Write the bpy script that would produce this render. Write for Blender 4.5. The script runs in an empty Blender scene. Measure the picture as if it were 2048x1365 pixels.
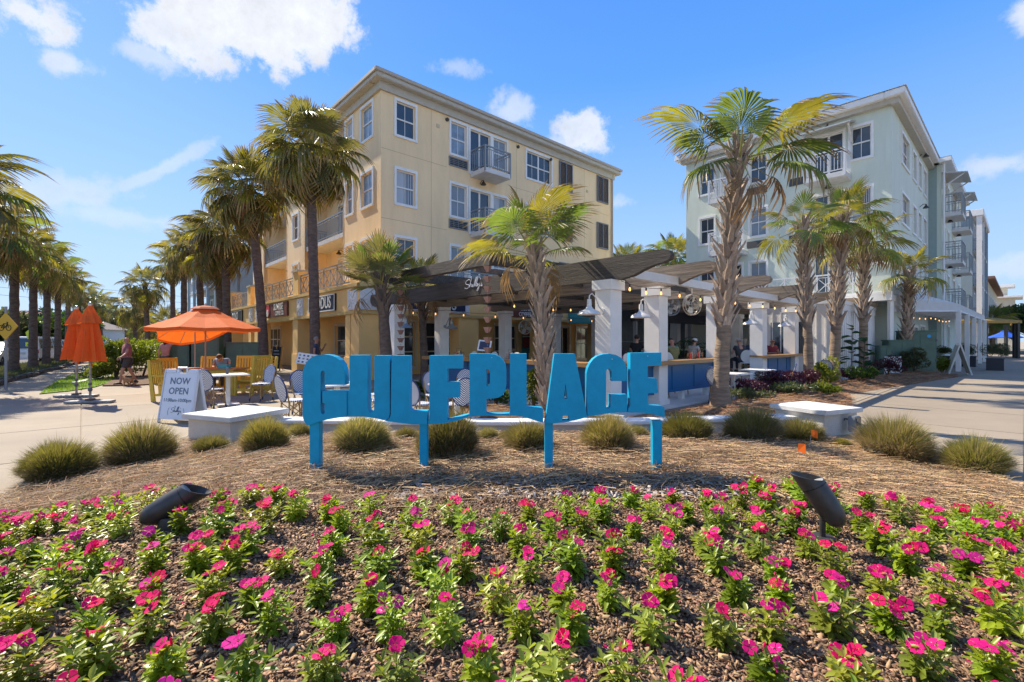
import bpy, math, random
import numpy as np
from mathutils import Matrix, Vector
from math import sin, cos, pi, radians, sqrt, atan2
rnd = random.Random(7)
sc = bpy.context.scene
COL = sc.collection

# ------------------------------------------------------------------ camera
CAMZ = 1.55
FPX = 940.0
cam_d = bpy.data.cameras.new('camera'); cam = bpy.data.objects.new('camera', cam_d); COL.objects.link(cam)
cam.location = (0, 0, CAMZ); cam.rotation_euler = (pi/2, 0, 0)
cam_d.sensor_width = 36; cam_d.lens = 36*FPX/2048; cam_d.clip_start = 0.05; cam_d.clip_end = 3000
sc.camera = cam

# ------------------------------------------------------------------ sky + sun
SUN_AZ = radians(-51)      # measured from +Y, negative = left of the view
SUN_EL = radians(46)
sun_dir = Vector((sin(SUN_AZ)*cos(SUN_EL), cos(SUN_AZ)*cos(SUN_EL), sin(SUN_EL)))
sd = bpy.data.lights.new('sun', 'SUN'); sd.energy = 4.3; sd.angle = radians(0.5); sd.color = (1.0, 0.90, 0.74)
so = bpy.data.objects.new('sun', sd); COL.objects.link(so)
so.rotation_euler = (-sun_dir).to_track_quat('-Z', 'Y').to_euler()
sc.view_settings.view_transform = 'Standard'; sc.view_settings.look = 'None'
sc.view_settings.exposure = 1.08; sc.view_settings.gamma = 1.0
sc.view_settings.use_curve_mapping = False
sc.cycles.max_bounces = 8; sc.cycles.diffuse_bounces = 4; sc.cycles.transparent_max_bounces = 8

world = bpy.data.worlds.new('World'); sc.world = world; world.use_nodes = True
def build_world():
    nt = world.node_tree; N = nt.nodes; L = nt.links; N.clear()
    out = N.new('ShaderNodeOutputWorld'); bg = N.new('ShaderNodeBackground'); bg.inputs[1].default_value = 0.15
    L.new(bg.outputs[0], out.inputs[0])
    sky = N.new('ShaderNodeTexSky'); sky.sky_type = 'NISHITA'; sky.sun_disc = False
    sky.sun_elevation = SUN_EL; sky.sun_rotation = SUN_AZ
    sky.air_density = 1.0; sky.dust_density = 0.6; sky.ozone_density = 2.2
    hs = N.new('ShaderNodeHueSaturation'); hs.inputs['Saturation'].default_value = 1.12; hs.inputs['Value'].default_value = 0.9
    L.new(sky.outputs[0], hs.inputs['Color'])
    tc = N.new('ShaderNodeTexCoord'); sep = N.new('ShaderNodeSeparateXYZ'); L.new(tc.outputs['Generated'], sep.inputs[0])
    def m(op, a, b=None, c=None, clamp=False):
        n = N.new('ShaderNodeMath'); n.operation = op; n.use_clamp = clamp
        for i, v in enumerate((a, b, c)):
            if v is None: continue
            if isinstance(v, (int, float)): n.inputs[i].default_value = v
            else: L.new(v, n.inputs[i])
        return n.outputs[0]
    def sstep(v, a, b):
        n = N.new('ShaderNodeMapRange'); n.interpolation_type = 'SMOOTHSTEP'; L.new(v, n.inputs[0])
        n.inputs[1].default_value = a; n.inputs[2].default_value = b; n.inputs[3].default_value = 0; n.inputs[4].default_value = 1
        return n.outputs[0]
    az = m('ARCTAN2', sep.outputs[0], sep.outputs[1])
    hyp = m('SQRT', m('ADD', m('MULTIPLY', sep.outputs[0], sep.outputs[0]), m('MULTIPLY', sep.outputs[1], sep.outputs[1])))
    el = m('ARCTAN2', sep.outputs[2], hyp)
    def noise(scale, det, rough=0.55):
        n = N.new('ShaderNodeTexNoise'); n.inputs['Scale'].default_value = scale; n.inputs['Detail'].default_value = det
        n.inputs['Roughness'].default_value = rough; L.new(tc.outputs['Generated'], n.inputs['Vector']); return n
    n1 = noise(6.0, 7); n2 = noise(23.0, 10, 0.66)
    nn = m('ADD', m('MULTIPLY', m('SUBTRACT', n1.outputs[0], 0.5), 1.5), m('MULTIPLY', m('SUBTRACT', n2.outputs[0], 0.5), 1.5))
    # (azimuth, elevation, half width, half height, slope, softness)
    clouds = [(-.53, .53, .17, .06, 0, .6, 1), (-.40, .56, .11, .07, 0, .6, 1), (-.62, .49, .10, .045, 0, .6, .95), (-.66, .45, .06, .02, 0, .8, .6),
              (-.81, .45, .085, .05, 0, .6, .95), (-.765, .405, .05, .022, 0, .8, .7), (-.90, .44, .08, .04, 0, .8, .6),
              (-.12, .525, .06, .02, 0, .9, .4), (.005, .455, .05, .035, 0, .8, .6), (.15, .415, .06, .045, 0, .6, .85), (.12, .395, .07, .025, 0, .7, .6),
              (.84, .44, .035, .03, 0, .8, .8), (.80, .255, .07, .025, 0, .8, .6), (.20, .28, .05, .012, 0, .9, .4),
              (-.64, .285, .065, .014, .75, .8, .42), (-.80, .215, .12, .03, .2, .9, .45), (-.66, .20, .22, .018, 0, 1., .35), (-.55, .195, .05, .022, 0, .8, .5),
              (.845, .11, .08, .02, 0, .9, .4), (-.95, .16, .1, .03, 0, .9, .4)]
    rr = random.Random(3)
    for i in range(26):      # unseen clouds outside the view, added large and bright to lift the shaded fronts
        a = rr.uniform(1.15, 5.1); clouds.append((a if a < pi else a-2*pi, rr.uniform(.2, .9), rr.uniform(.14, .3), rr.uniform(.06, .14), 0, .6, rr.uniform(.7, 1)))
    tot = None
    for (ca, ce, hw, hh, sl, soft, amt) in clouds:
        da = m('SUBTRACT', az, ca); de = m('SUBTRACT', m('SUBTRACT', el, ce), m('MULTIPLY', da, sl))
        da = m('DIVIDE', da, hw); de = m('DIVIDE', de, hh)
        e = m('SQRT', m('ADD', m('MULTIPLY', da, da), m('MULTIPLY', de, de)))
        e = m('ADD', e, m('MULTIPLY', nn, 1.5 if amt > .55 else 2.0))
        v = m('MULTIPLY', sstep(e, 1.05, 1.05-soft), amt)
        tot = v if tot is None else m('MAXIMUM', tot, v)
    shade = m('ADD', 0.70, m('MULTIPLY', n2.outputs[0], 0.60))
    cc = N.new('ShaderNodeMixRGB'); cc.blend_type = 'MULTIPLY'; cc.inputs[0].default_value = 1; cc.inputs[1].default_value = (2.8, 2.93, 3.2, 1)
    L.new(shade, cc.inputs[2])
    # pale air low over the horizon
    hz = m('MULTIPLY', sstep(el, 0.42, -0.02), 0.62)
    mh = N.new('ShaderNodeMixRGB'); L.new(hz, mh.inputs[0]); L.new(hs.outputs[0], mh.inputs[1]); mh.inputs[2].default_value = (2.0, 2.6, 3.3, 1)
    rp = N.new('ShaderNodeValToRGB'); L.new(m('DIVIDE', el, .8, clamp=True), rp.inputs[0]); cr = rp.color_ramp
    stops = ((0, (.55,.68,.80)), (.18, (.44,.60,.80)), (.38, (.27,.48,.82)), (.62, (.105,.34,.84)), (1, (.055,.23,.72)))
    cr.elements[0].position = 0; cr.elements[0].color = (*stops[0][1], 1); cr.elements[1].position = 1; cr.elements[1].color = (*stops[-1][1], 1)
    for q_, c_ in stops[1:-1]: e_ = cr.elements.new(q_); e_.color = (*c_, 1)
    gr = N.new('ShaderNodeMixRGB'); gr.blend_type = 'MULTIPLY'; gr.inputs[0].default_value = 1; L.new(rp.outputs[0], gr.inputs[1]); gr.inputs[2].default_value = (3.15,3.5,3.95,1)
    m3 = N.new('ShaderNodeMixRGB'); m3.inputs[0].default_value = .86; L.new(mh.outputs[0], m3.inputs[1]); L.new(gr.outputs[0], m3.inputs[2])
    mx = N.new('ShaderNodeMixRGB'); L.new(tot, mx.inputs[0]); L.new(m3.outputs[0], mx.inputs[1]); L.new(cc.outputs[0], mx.inputs[2])
    L.new(mx.outputs[0], bg.inputs[0])
build_world()

# ------------------------------------------------------------------ materials
MATS = {}
def M(name, col, rough=.6, var=0., nscale=4., bump=0., bscale=40., metal=0., objvar=0., island=0., trans=0., spec=.5,
      emit=None, stretch=None, col2=None, hue=0., coat=0., tcol=None):
    if name in MATS: return MATS[name]
    m = bpy.data.materials.new(name); m.use_nodes = True; nt = m.node_tree; N = nt.nodes; L = nt.links
    p = N['Principled BSDF']; p.inputs['Roughness'].default_value = rough; p.inputs['Metallic'].default_value = metal
    p.inputs['Specular IOR Level'].default_value = spec; p.inputs['Coat Weight'].default_value = coat
    tc = N.new('ShaderNodeTexCoord'); vec = tc.outputs['Object']
    if stretch:
        mp = N.new('ShaderNodeMapping'); mp.inputs['Scale'].default_value = stretch; L.new(vec, mp.inputs[0]); vec = mp.outputs[0]
    c = N.new('ShaderNodeRGB'); c.outputs[0].default_value = (*col, 1); cur = c.outputs[0]
    if var > 0 or col2:
        n = N.new('ShaderNodeTexNoise'); n.inputs['Scale'].default_value = nscale; n.inputs['Detail'].default_value = 7; n.inputs['Roughness'].default_value = .62
        L.new(vec, n.inputs['Vector'])
        r = N.new('ShaderNodeMapRange'); L.new(n.outputs[0], r.inputs[0]); r.inputs[1].default_value = .32; r.inputs[2].default_value = .68
        mx = N.new('ShaderNodeMixRGB'); L.new(r.outputs[0], mx.inputs[0]); L.new(cur, mx.inputs[1])
        mx.inputs[2].default_value = (*(col2 if col2 else [max(0, x*(1-var)) for x in col]), 1); cur = mx.outputs[0]
    if objvar > 0 or island > 0 or hue > 0:
        rv = None
        if island > 0:
            g = N.new('ShaderNodeNewGeometry'); rv = g.outputs['Random Per Island']; amt = island
        else:
            g = N.new('ShaderNodeObjectInfo'); rv = g.outputs['Random']; amt = objvar
        h = N.new('ShaderNodeHueSaturation'); L.new(cur, h.inputs['Color'])
        r = N.new('ShaderNodeMapRange'); L.new(rv, r.inputs[0]); r.inputs[3].default_value = 1-amt; r.inputs[4].default_value = 1+amt
        L.new(r.outputs[0], h.inputs['Value'])
        if hue > 0:
            w = N.new('ShaderNodeTexWhiteNoise'); w.noise_dimensions = '1D'; L.new(rv, w.inputs['W'])
            r2 = N.new('ShaderNodeMapRange'); L.new(w.outputs[0], r2.inputs[0]); r2.inputs[3].default_value = .5-hue; r2.inputs[4].default_value = .5+hue
            L.new(r2.outputs[0], h.inputs['Hue'])
        cur = h.outputs[0]
    L.new(cur, p.inputs['Base Color'])
    if bump > 0:
        n = N.new('ShaderNodeTexNoise'); n.inputs['Scale'].default_value = bscale; n.inputs['Detail'].default_value = 6
        L.new(vec, n.inputs['Vector']); b = N.new('ShaderNodeBump'); b.inputs['Strength'].default_value = bump; b.inputs['Distance'].default_value = .02
        L.new(n.outputs[0], b.inputs['Height']); L.new(b.outputs[0], p.inputs['Normal'])
    if emit:
        p.inputs['Emission Color'].default_value = (*emit[0], 1); p.inputs['Emission Strength'].default_value = emit[1]
    if trans > 0:
        t = N.new('ShaderNodeBsdfTranslucent'); ms = N.new('ShaderNodeMixShader'); ms.inputs[0].default_value = trans
        if tcol:
            mm = N.new('ShaderNodeMixRGB'); mm.blend_type = 'MULTIPLY'; mm.inputs[0].default_value = 1; L.new(cur, mm.inputs[1]); mm.inputs[2].default_value = (*tcol, 1); L.new(mm.outputs[0], t.inputs[0])
        else: L.new(cur, t.inputs[0])
        L.new(p.outputs[0], ms.inputs[1]); L.new(t.outputs[0], ms.inputs[2]); L.new(ms.outputs[0], N['Material Output'].inputs[0])
    MATS[name] = m; return m

def stripes(name, fn, ca, cb, rough=.5, duty=.5):
    """two woven colours; fn builds a phase value from the object coordinates"""
    m = bpy.data.materials.new(name); m.use_nodes = True; N = m.node_tree.nodes; L = m.node_tree.links; p = N['Principled BSDF']
    p.inputs['Roughness'].default_value = rough
    tc = N.new('ShaderNodeTexCoord'); s = N.new('ShaderNodeSeparateXYZ'); L.new(tc.outputs['Object'], s.inputs[0])
    def mm(op, a, b=None):
        n = N.new('ShaderNodeMath'); n.operation = op
        for i, v in enumerate((a, b)):
            if v is None: continue
            if isinstance(v, (int, float)): n.inputs[i].default_value = v
            else: L.new(v, n.inputs[i])
        return n.outputs[0]
    ph = fn(mm, s.outputs[0], s.outputs[1], s.outputs[2])
    g = mm('GREATER_THAN', mm('FRACT', ph), duty)
    mx = N.new('ShaderNodeMixRGB'); L.new(g, mx.inputs[0]); mx.inputs[1].default_value = (*ca, 1); mx.inputs[2].default_value = (*cb, 1)
    L.new(mx.outputs[0], p.inputs['Base Color']); MATS[name] = m; return m

# ------------------------------------------------------------------ mesh building
class MB:
    def __init__(s): s.v = []; s.f = []
    def add(s, vs, fs, T=None):
        b = len(s.v)
        s.v += [tuple(T @ Vector(p)) for p in vs] if T is not None else [tuple(p) for p in vs]
        s.f += [tuple(b+i for i in f) for f in fs]; return s
    def box(s, x0, x1, y0, y1, z0, z1, T=None):
        return s.add([(x0,y0,z0),(x1,y0,z0),(x1,y1,z0),(x0,y1,z0),(x0,y0,z1),(x1,y0,z1),(x1,y1,z1),(x0,y1,z1)],
                     [(0,3,2,1),(4,5,6,7),(0,1,5,4),(1,2,6,5),(2,3,7,6),(3,0,4,7)], T)
    def cbox(s, c, d, T=None):
        return s.box(c[0]-d[0]/2, c[0]+d[0]/2, c[1]-d[1]/2, c[1]+d[1]/2, c[2]-d[2]/2, c[2]+d[2]/2, T)
    def bar(s, a, b, w, h=None, up=(0,0,1)):
        """rectangular bar from a to b"""
        a = Vector(a); b = Vector(b); d = (b-a); L = d.length; d.normalize(); h = h or w
        upv = Vector(up)
        if abs(d.dot(upv)) > .98: upv = Vector((0,1,0))
        x = d.cross(upv).normalized(); y = x.cross(d)
        vs = []
        for p in (a, b):
            for sx, sy in ((-1,-1),(1,-1),(1,1),(-1,1)): vs.append(p+x*sx*w/2+y*sy*h/2)
        return s.add(vs, [(0,1,2,3)[::-1],(4,5,6,7),(0,1,5,4),(1,2,6,5),(2,3,7,6),(3,0,4,7)])
    def tube(s, pts, r, n=8, cap=True):
        pts = [Vector(p) for p in pts]; R = r if isinstance(r, (list, tuple)) else [r]*len(pts)
        vs = []; prev = None
        for i, p in enumerate(pts):
            d = (pts[min(i+1, len(pts)-1)]-pts[max(i-1, 0)]).normalized()
            ref = prev if prev is not None else (Vector((0,0,1)) if abs(d.z) < .9 else Vector((1,0,0)))
            x = (ref - d*ref.dot(d)).normalized(); prev = x; y = d.cross(x)
            for k in range(n):
                a = 2*pi*k/n; vs.append(p+(x*cos(a)+y*sin(a))*R[i])
        fs = []
        for i in range(len(pts)-1):
            for k in range(n):
                fs.append((i*n+k, i*n+(k+1)%n, (i+1)*n+(k+1)%n, (i+1)*n+k))
        if cap: fs.append(tuple(range(n))[::-1]); fs.append(tuple(range((len(pts)-1)*n, len(pts)*n)))
        return s.add(vs, fs)
    def lathe(s, prof, n=16, T=None, sx=1, sy=1):
        vs = []; fs = []
        for (r, z) in prof:
            for k in range(n): vs.append((r*cos(2*pi*k/n)*sx, r*sin(2*pi*k/n)*sy, z))
        for i in range(len(prof)-1):
            for k in range(n): fs.append((i*n+k, i*n+(k+1)%n, (i+1)*n+(k+1)%n, (i+1)*n+k))
        if prof[0][0] > 1e-4: fs.append(tuple(range(n))[::-1])
        if prof[-1][0] > 1e-4: fs.append(tuple(range((len(prof)-1)*n, len(prof)*n)))
        return s.add(vs, fs, T)
    def prism(s, poly, y0, y1, T=None, holes=()):
        """poly in XZ, extruded along Y; holes are closed loops"""
        from mathutils.geometry import tessellate_polygon
        loops = [list(poly)] + [list(h) for h in holes]
        flat = [p for l in loops for p in l]; n = len(flat)
        tris = tessellate_polygon([[Vector((p[0], p[1], 0)) for p in l] for l in loops])
        vs = [(p[0], y0, p[1]) for p in flat] + [(p[0], y1, p[1]) for p in flat]
        fs = [tuple(t) for t in tris] + [tuple(n+i for i in t[::-1]) for t in tris]
        b = 0
        for l in loops:
            for i in range(len(l)):
                j = (i+1) % len(l); fs.append((b+i, b+j, n+b+j, n+b+i))
            b += len(l)
        return s.add(vs, fs, T)
    def mesh(s, name, mat=None, smooth=False, bevel=0, fix=True):
        me = bpy.data.meshes.new(name); me.from_pydata(s.v, [], s.f)
        if fix or bevel:
            import bmesh
            bm = bmesh.new(); bm.from_mesh(me)
            bmesh.ops.recalc_face_normals(bm, faces=bm.faces)
            if bevel: bmesh.ops.bevel(bm, geom=[e for e in bm.edges if len(e.link_faces) == 2 and e.calc_face_angle(0) > .5], offset=bevel, segments=2, affect='EDGES', clamp_overlap=True)
            bm.to_mesh(me); bm.free()
        if mat: me.materials.append(mat)
        if smooth:
            me.polygons.foreach_set('use_smooth', [True]*len(me.polygons))
            try: me.set_sharp_from_angle(angle=radians(40))
            except Exception: pass
        me.update(); return me
    def build(s, name, mat=None, parent=None, smooth=False, bevel=0, **kw):
        return obj(name, s.mesh(name, mat, smooth, bevel), parent, **kw)

def obj(name, me, parent=None, loc=(0,0,0), rot=(0,0,0), scale=(1,1,1), kind=None, label=None):
    o = bpy.data.objects.new(name, me); COL.objects.link(o)
    if parent: o.parent = parent
    o.location = loc; o.rotation_euler = rot; o.scale = scale if isinstance(scale, (tuple, list)) else (scale,)*3
    if kind: o['kind'] = kind
    if label: o['label'] = label
    return o
def thing(name, label, cat, loc=(0,0,0), rz=0, group=None):
    o = bpy.data.objects.new(name, None); COL.objects.link(o); o.location = loc; o.rotation_euler = (0,0,rz); o.empty_display_size = .1
    o['label'] = label; o['category'] = cat
    if group: o['group'] = group
    return o
def tag(o, label, cat, group=None):
    o['label'] = label; o['category'] = cat
    if group: o['group'] = group
    return o
def copy_tree(o, loc=None, rz=None, label=None, parent=None):
    c = o.copy(); COL.objects.link(c)
    if parent: c.parent = parent
    if loc is not None: c.location = loc
    if rz is not None: c.rotation_euler = (0,0,rz)
    if label: c['label'] = label
    for ch in list(o.children): copy_tree(ch, parent=c)
    return c
def np_mesh(name, co, faces_flat, nv, mat):
    """faces all with nv corners"""
    me = bpy.data.meshes.new(name); nf = len(faces_flat)//nv
    me.vertices.add(len(co)); me.vertices.foreach_set('co', np.asarray(co, dtype=np.float32).ravel())
    me.loops.add(nf*nv); me.loops.foreach_set('vertex_index', np.asarray(faces_flat, dtype=np.int32))
    me.polygons.add(nf); me.polygons.foreach_set('loop_start', np.arange(0, nf*nv, nv, dtype=np.int32))
    me.update(calc_edges=True); me.validate()
    for m_ in (mat if isinstance(mat, (list, tuple)) else [mat]): me.materials.append(m_)
    return me

def text_mesh(s, size, depth, mat, spacing=1.0, bold=0.0, sx=1.0, align='CENTER'):
    cu = bpy.data.curves.new('lettering', 'FONT'); cu.body = s; cu.size = size; cu.extrude = depth; cu.align_x = align; cu.align_y = 'CENTER'
    cu.space_character = spacing; cu.offset = bold; cu.resolution_u = 3
    o = bpy.data.objects.new('lettering', cu); COL.objects.link(o)
    dg = bpy.context.evaluated_depsgraph_get(); me = bpy.data.meshes.new_from_object(o.evaluated_get(dg))
    bpy.data.objects.remove(o); bpy.data.curves.remove(cu)
    me.transform(Matrix.Rotation(pi/2, 4, 'X') @ Matrix.Diagonal((sx, 1, 1, 1)))
    me.materials.clear(); me.materials.append(mat); return me
def stroke_mb(strokes, r, T, n=5):
    mb = MB()
    for st in strokes:
        # smooth the hand stroke
        P = [Vector((a, 0, b)) for a, b in st]; Q = []
        for i in range(len(P)-1):
            p0 = P[max(i-1,0)]; p1 = P[i]; p2 = P[i+1]; p3 = P[min(i+2, len(P)-1)]
            for t in (0, .33, .66):
                Q.append(.5*((2*p1)+(-p0+p2)*t+(2*p0-5*p1+4*p2-p3)*t*t+(-p0+3*p1-3*p2+p3)*t**3))
        Q.append(P[-1]); mb.tube([T @ q for q in Q], r, n)
    return mb
# hand lettering of the cafe's name, traced in a 200 x 120 box
SCRIPT = [[(62,92),(50,96),(28,88),(16,72),(26,60),(50,54),(56,42),(44,28),(22,24),(8,30)],
          [(84,104),(72,70),(62,30),(66,42),(76,58),(82,52),(80,36),(88,34)],
          [(88,40),(98,50),(100,42),(92,34),(102,32),(112,48),(128,96),(134,110),(136,98),(122,60),(118,36),(124,34)],
          [(124,36),(138,70),(150,112),(152,100),(138,56),(134,36),(144,34),(150,46),(142,56),(136,50)],
          [(152,54),(152,42),(162,42),(168,56),(168,40),(160,8),(146,-8),(146,4),(172,36)],
          [(180,96),(182,84)], [(184,40),(194,54),(192,44),(200,36),(196,28),(184,32)],
          [(72,118),(78,112),(84,120)], [(78,112),(80,104)]]

# ------------------------------------------------------------------ places
U = Vector((sin(radians(47.5)), cos(radians(47.5)), 0)); V = Vector((-cos(radians(47.5)), sin(radians(47.5)), 0))
RZ = radians(42.5)
def sm(x): x = min(1, max(0, x)); return x*x*(3-2*x)
MOUND = [(-.8,8.1),(4.5,8.2),(6.4,8.7),(8.7,11.75),(9.9,13.5),(11.8,14.9),(15.4,17.4),(19.4,20.2),(21.6,22.6),(17.4,21.9),(12.6,18.2),(2.2,9.35),(1.2,9.7),(-1.6,12.4),(-2.4,11.2)]
def poly_dist(x, y, poly):
    inside = False; d = 1e9; n = len(poly)
    for i in range(n):
        x1, y1 = poly[i]; x2, y2 = poly[(i+1) % n]
        if (y1 > y) != (y2 > y) and x < (x2-x1)*(y-y1)/(y2-y1)+x1: inside = not inside
        dx, dy = x2-x1, y2-y1; t = max(0, min(1, ((x-x1)*dx+(y-y1)*dy)/(dx*dx+dy*dy)))
        d = min(d, math.hypot(x-x1-t*dx, y-y1-t*dy))
    return d if inside else -d
def hbed(x, y):
    return .37*sm((5.15-abs(x))/3.3)*(1-.72*sm((y-5.0)/2.6))-.012
def hmound(x, y):
    d = poly_dist(x, y, MOUND); return .22*sm(d/1.3)-.01
def gz(x, y):
    if y < 7.55: return max(0, hbed(x, y))
    return max(0, hmound(x, y))
def ray(px, py, Y): return Vector(((px-1024)/FPX*Y, Y, CAMZ+(682-py)/FPX*Y))
def G(px, py):
    """where the line of sight through a photo pixel meets the ground"""
    Y = 1.0; st = .02
    while Y < 200:
        p = ray(px, py, Y)
        if p.z <= gz(p.x, p.y): return Vector((p.x, p.y, gz(p.x, p.y)))
        Y += st*max(1, Y/8)
    return ray(px, py, 100)
def spot(px, Y): x = (px-1024)/FPX*Y; return Vector((x, Y, gz(x, Y)))
# ------------------------------------------------------------------ shared materials
MP = M
white_trim = M('white_trim', (.80,.79,.76), .45, var=.10, nscale=3)
white_col = M('white_painted_column', (.86,.83,.78), .5, var=.10, nscale=2, bump=.1, bscale=60)
stucco_up = M('pale_yellow_stucco', (.92,.685,.40), .85, var=.16, nscale=1.1, stretch=(1,1,.22), bump=.35, bscale=45)
stucco_low = M('ochre_stucco', (.92,.59,.225), .85, var=.14, nscale=.8, bump=.35, bscale=45)
stucco_green = M('sage_stucco', (.64,.70,.60), .85, var=.14, nscale=1.1, stretch=(1,1,.22), bump=.3, bscale=45)
stucco_grey = M('blue_grey_stucco', (.25,.33,.38), .85, var=.1, nscale=.6, bump=.2)
glass_dark = M('dark_window_glass', (.045,.06,.08), .06, var=.4, nscale=1.2, spec=.9)
glass_blue = M('curtained_window_glass', (.26,.33,.40), .10, var=.45, nscale=2.5, spec=.9, objvar=.25)
def _bl(mm, x, y, z): return mm('MULTIPLY', z, 22)
glass_blind = stripes('window_with_blinds', _bl, (.30,.34,.38), (.16,.19,.22), .15, .45)
glass_curtain = stripes('window_with_curtain', lambda mm,x,y,z: mm('ADD', mm('MULTIPLY', mm('LESS_THAN', x, .42), .6), mm('MULTIPLY', mm('SINE', mm('MULTIPLY', x, 70)), .12)), (.05,.07,.10), (.42,.44,.47), .12, .42)
dark_metal = M('dark_grey_metal', (.10,.10,.11), .5)
rail_grey = M('grey_rail_metal', (.26,.28,.30), .45, metal=.3)
rail_white = M('pale_rail_metal', (.62,.63,.64), .45)
roof_metal = M('pale_metal_roof', (.55,.55,.53), .4, metal=.2, var=.1)
wood_dark = M('weathered_dark_wood', (.10,.083,.066), .8, nscale=2.2, col2=(.045,.037,.03), bump=.5, bscale=9, stretch=(9,.45,9))
wood_grey = M('weathered_grey_wood', (.32,.25,.185), .85, nscale=2.2, col2=(.12,.095,.072), bump=.6, bscale=9, stretch=(9,.45,9), objvar=.2)
wood_tan = M('oiled_counter_wood', (.42,.24,.085), .45, nscale=3, col2=(.28,.14,.05), stretch=(1,1,8))
blue_panel = M('blue_painted_panel', (.005,.13,.33), .4, var=.15, nscale=5)
sign_blue = M('turquoise_blue_paint', (.001,.36,.585), .45, spec=.3, var=.16, nscale=9, bump=.12, bscale=160)
yellow_paint = M('yellow_painted_wood', (.72,.48,.055), .5, var=.2, nscale=9)
orange_cloth = M('orange_canvas', (.85,.17,.02), .8, var=.12, nscale=6, trans=.35, bump=.2, bscale=120)
alu = M('brushed_aluminium', (.55,.55,.55), .3, metal=.8)
concrete = M('concrete_pavement', (.30,.245,.175), .85, nscale=.45, col2=(.225,.18,.13), bump=.35, bscale=60, objvar=.06)
bamboo = M('bamboo_frame', (.42,.26,.09), .5, var=.4, nscale=14)
skin = M('skin', (.50,.26,.17), .5); skin2 = M('tanned_skin', (.40,.19,.12), .5)
black_pl = M('black_plastic', (.02,.02,.022), .4)
navy = M('navy_paint', (.012,.022,.075), .4)
util_green = M('green_utility_enamel', (.085,.165,.115), .45, var=.35, nscale=2)

# ------------------------------------------------------------------ ground
def grid_mesh(name, x0, x1, y0, y1, st, hf, mat, keep=None):
    nx = int((x1-x0)/st)+1; ny = int((y1-y0)/st)+1; co = []; idx = {}
    fs = []
    for j in range(ny):
        for i in range(nx):
            x = x0+i*st; y = y0+j*st; co.append((x, y, hf(x, y)))
    for j in range(ny-1):
        for i in range(nx-1):
            a = j*nx+i
            if keep and not keep(x0+(i+.5)*st, y0+(j+.5)*st): continue
            fs += [a, a+1, a+1+nx, a+nx]
    me = np_mesh(name, co, fs, 4, mat); me.polygons.foreach_set('use_smooth', [True]*len(me.polygons)); return me
ground_m = M('sandy_soil', (.36,.31,.24), .95, nscale=.15, col2=(.27,.24,.18), bump=.2, bscale=20)
MB().add([(-900,-60,-.04),(900,-60,-.04),(900,1500,-.04),(-900,1500,-.04)], [(0,1,2,3)]).build('ground', ground_m, kind='structure')
# pavement of poured slabs, laid square with the buildings
pav = MB().add([(-60,1.0,-.02),(90,1.0,-.02),(90,110,-.02),(-60,110,-.02)], [(0,1,2,3)]).build('pavement', M('pavement_base', (.31,.25,.18), .9, nscale=.6, col2=(.24,.19,.14), bump=.2, bscale=40), kind='structure')
slab_sz = 2.9
slab_me = MB().box(.009, slab_sz-.009, .009, slab_sz-.009, -.10, 0).mesh('slab', concrete, bevel=.006)
for i in range(-9, 15):
    for j in range(-9, 15):
        c = U*((i+.5)*slab_sz)+V*((j+.5)*slab_sz)
        if not (2.5 < c.y < 34 and abs(c.x) < c.y*1.25+3 and c.x > -17-(c.y-16.9)*.72-1.0): continue
        if c.x < -17.2-(c.y-16.9)*.72: continue
        p = U*(i*slab_sz)+V*(j*slab_sz)
        o = obj('slab', slab_me, pav, (p.x, p.y, 0), (0,0,RZ))
# street on the left
def strip(name, off0, off1, z, mat, y0=8, y1=190, step=4, kind='structure', thick=0):
    mb = MB(); ys = list(np.arange(y0, y1, step)); vs = []; fs = []
    for y in ys:
        xc = -18.4-.745*(y-16.9)
        for off in (off0, off1): vs.append((xc-off*1.27, y, z))
        if thick:
            for off in (off0, off1): vs.append((xc-off*1.27, y, z-thick))
    k = 4 if thick else 2
    for i in range(len(ys)-1):
        a = i*k; b = a+k; fs.append((a, a+1, b+1, b))
        if thick: fs += [(a, b, b+2, a+2), (a+1, a+3, b+3, b+1)]
    if thick: fs += [(0,2,3,1)]
    mb.add(vs, fs); return mb.build(name, mat, kind=kind)
asphalt = M('asphalt', (.085,.085,.088), .9, nscale=2, col2=(.06,.06,.062), bump=.3, bscale=90)
grass_m = M('lawn_grass_base', (.10,.20,.025), .95, nscale=4, col2=(.16,.24,.04), bump=.8, bscale=70)
strip('planting_strip', 0.05, 2.4, .07, M('planting_soil', (.10,.075,.05), .95, var=.4, nscale=8, bump=.6))
strip('road', 2.5, 11.5, -.005, asphalt)
strip('verge', 11.6, 60, .03, M('verge_grass', (.14,.18,.05), .95, nscale=1, col2=(.2,.19,.09), bump=.8, bscale=50))
strip('road_line', 6.9, 7.05, -.001, M('yellow_road_paint', (.6,.42,.05), .7))
# rough stone kerb round the planting strip: one stone after another
stone_m = M('kerb_stone', (.16,.13,.10), .9, var=.5, nscale=6, bump=.8, bscale=18, objvar=.3)
kerb = strip('kerb', -.02, .03, .05, stone_m, thick=.12)
sme = []
for k in range(4):
    mb = MB(); mb.box(-.36, .36, -.14, .14, -.05, .15)
    me = mb.mesh('kerb_stone', stone_m, bevel=.04, smooth=True)
    for v in me.vertices: v.co += Vector([rnd.uniform(-.02,.02) for _ in range(3)])
    sme.append(me)
d_st = Vector((-.745, 1, 0)).normalized()
p = Vector((-14.6, 11.8, 0))
for i in range(70):
    obj('kerb_stone', sme[i % 4], kerb, p+Vector((-.08-.12*sin(i*.7),0,0)), (0,0,atan2(d_st.y, d_st.x)+rnd.uniform(-.1,.1)), (1,1,rnd.uniform(.8,1.2)))
    p = p+d_st*.74

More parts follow.
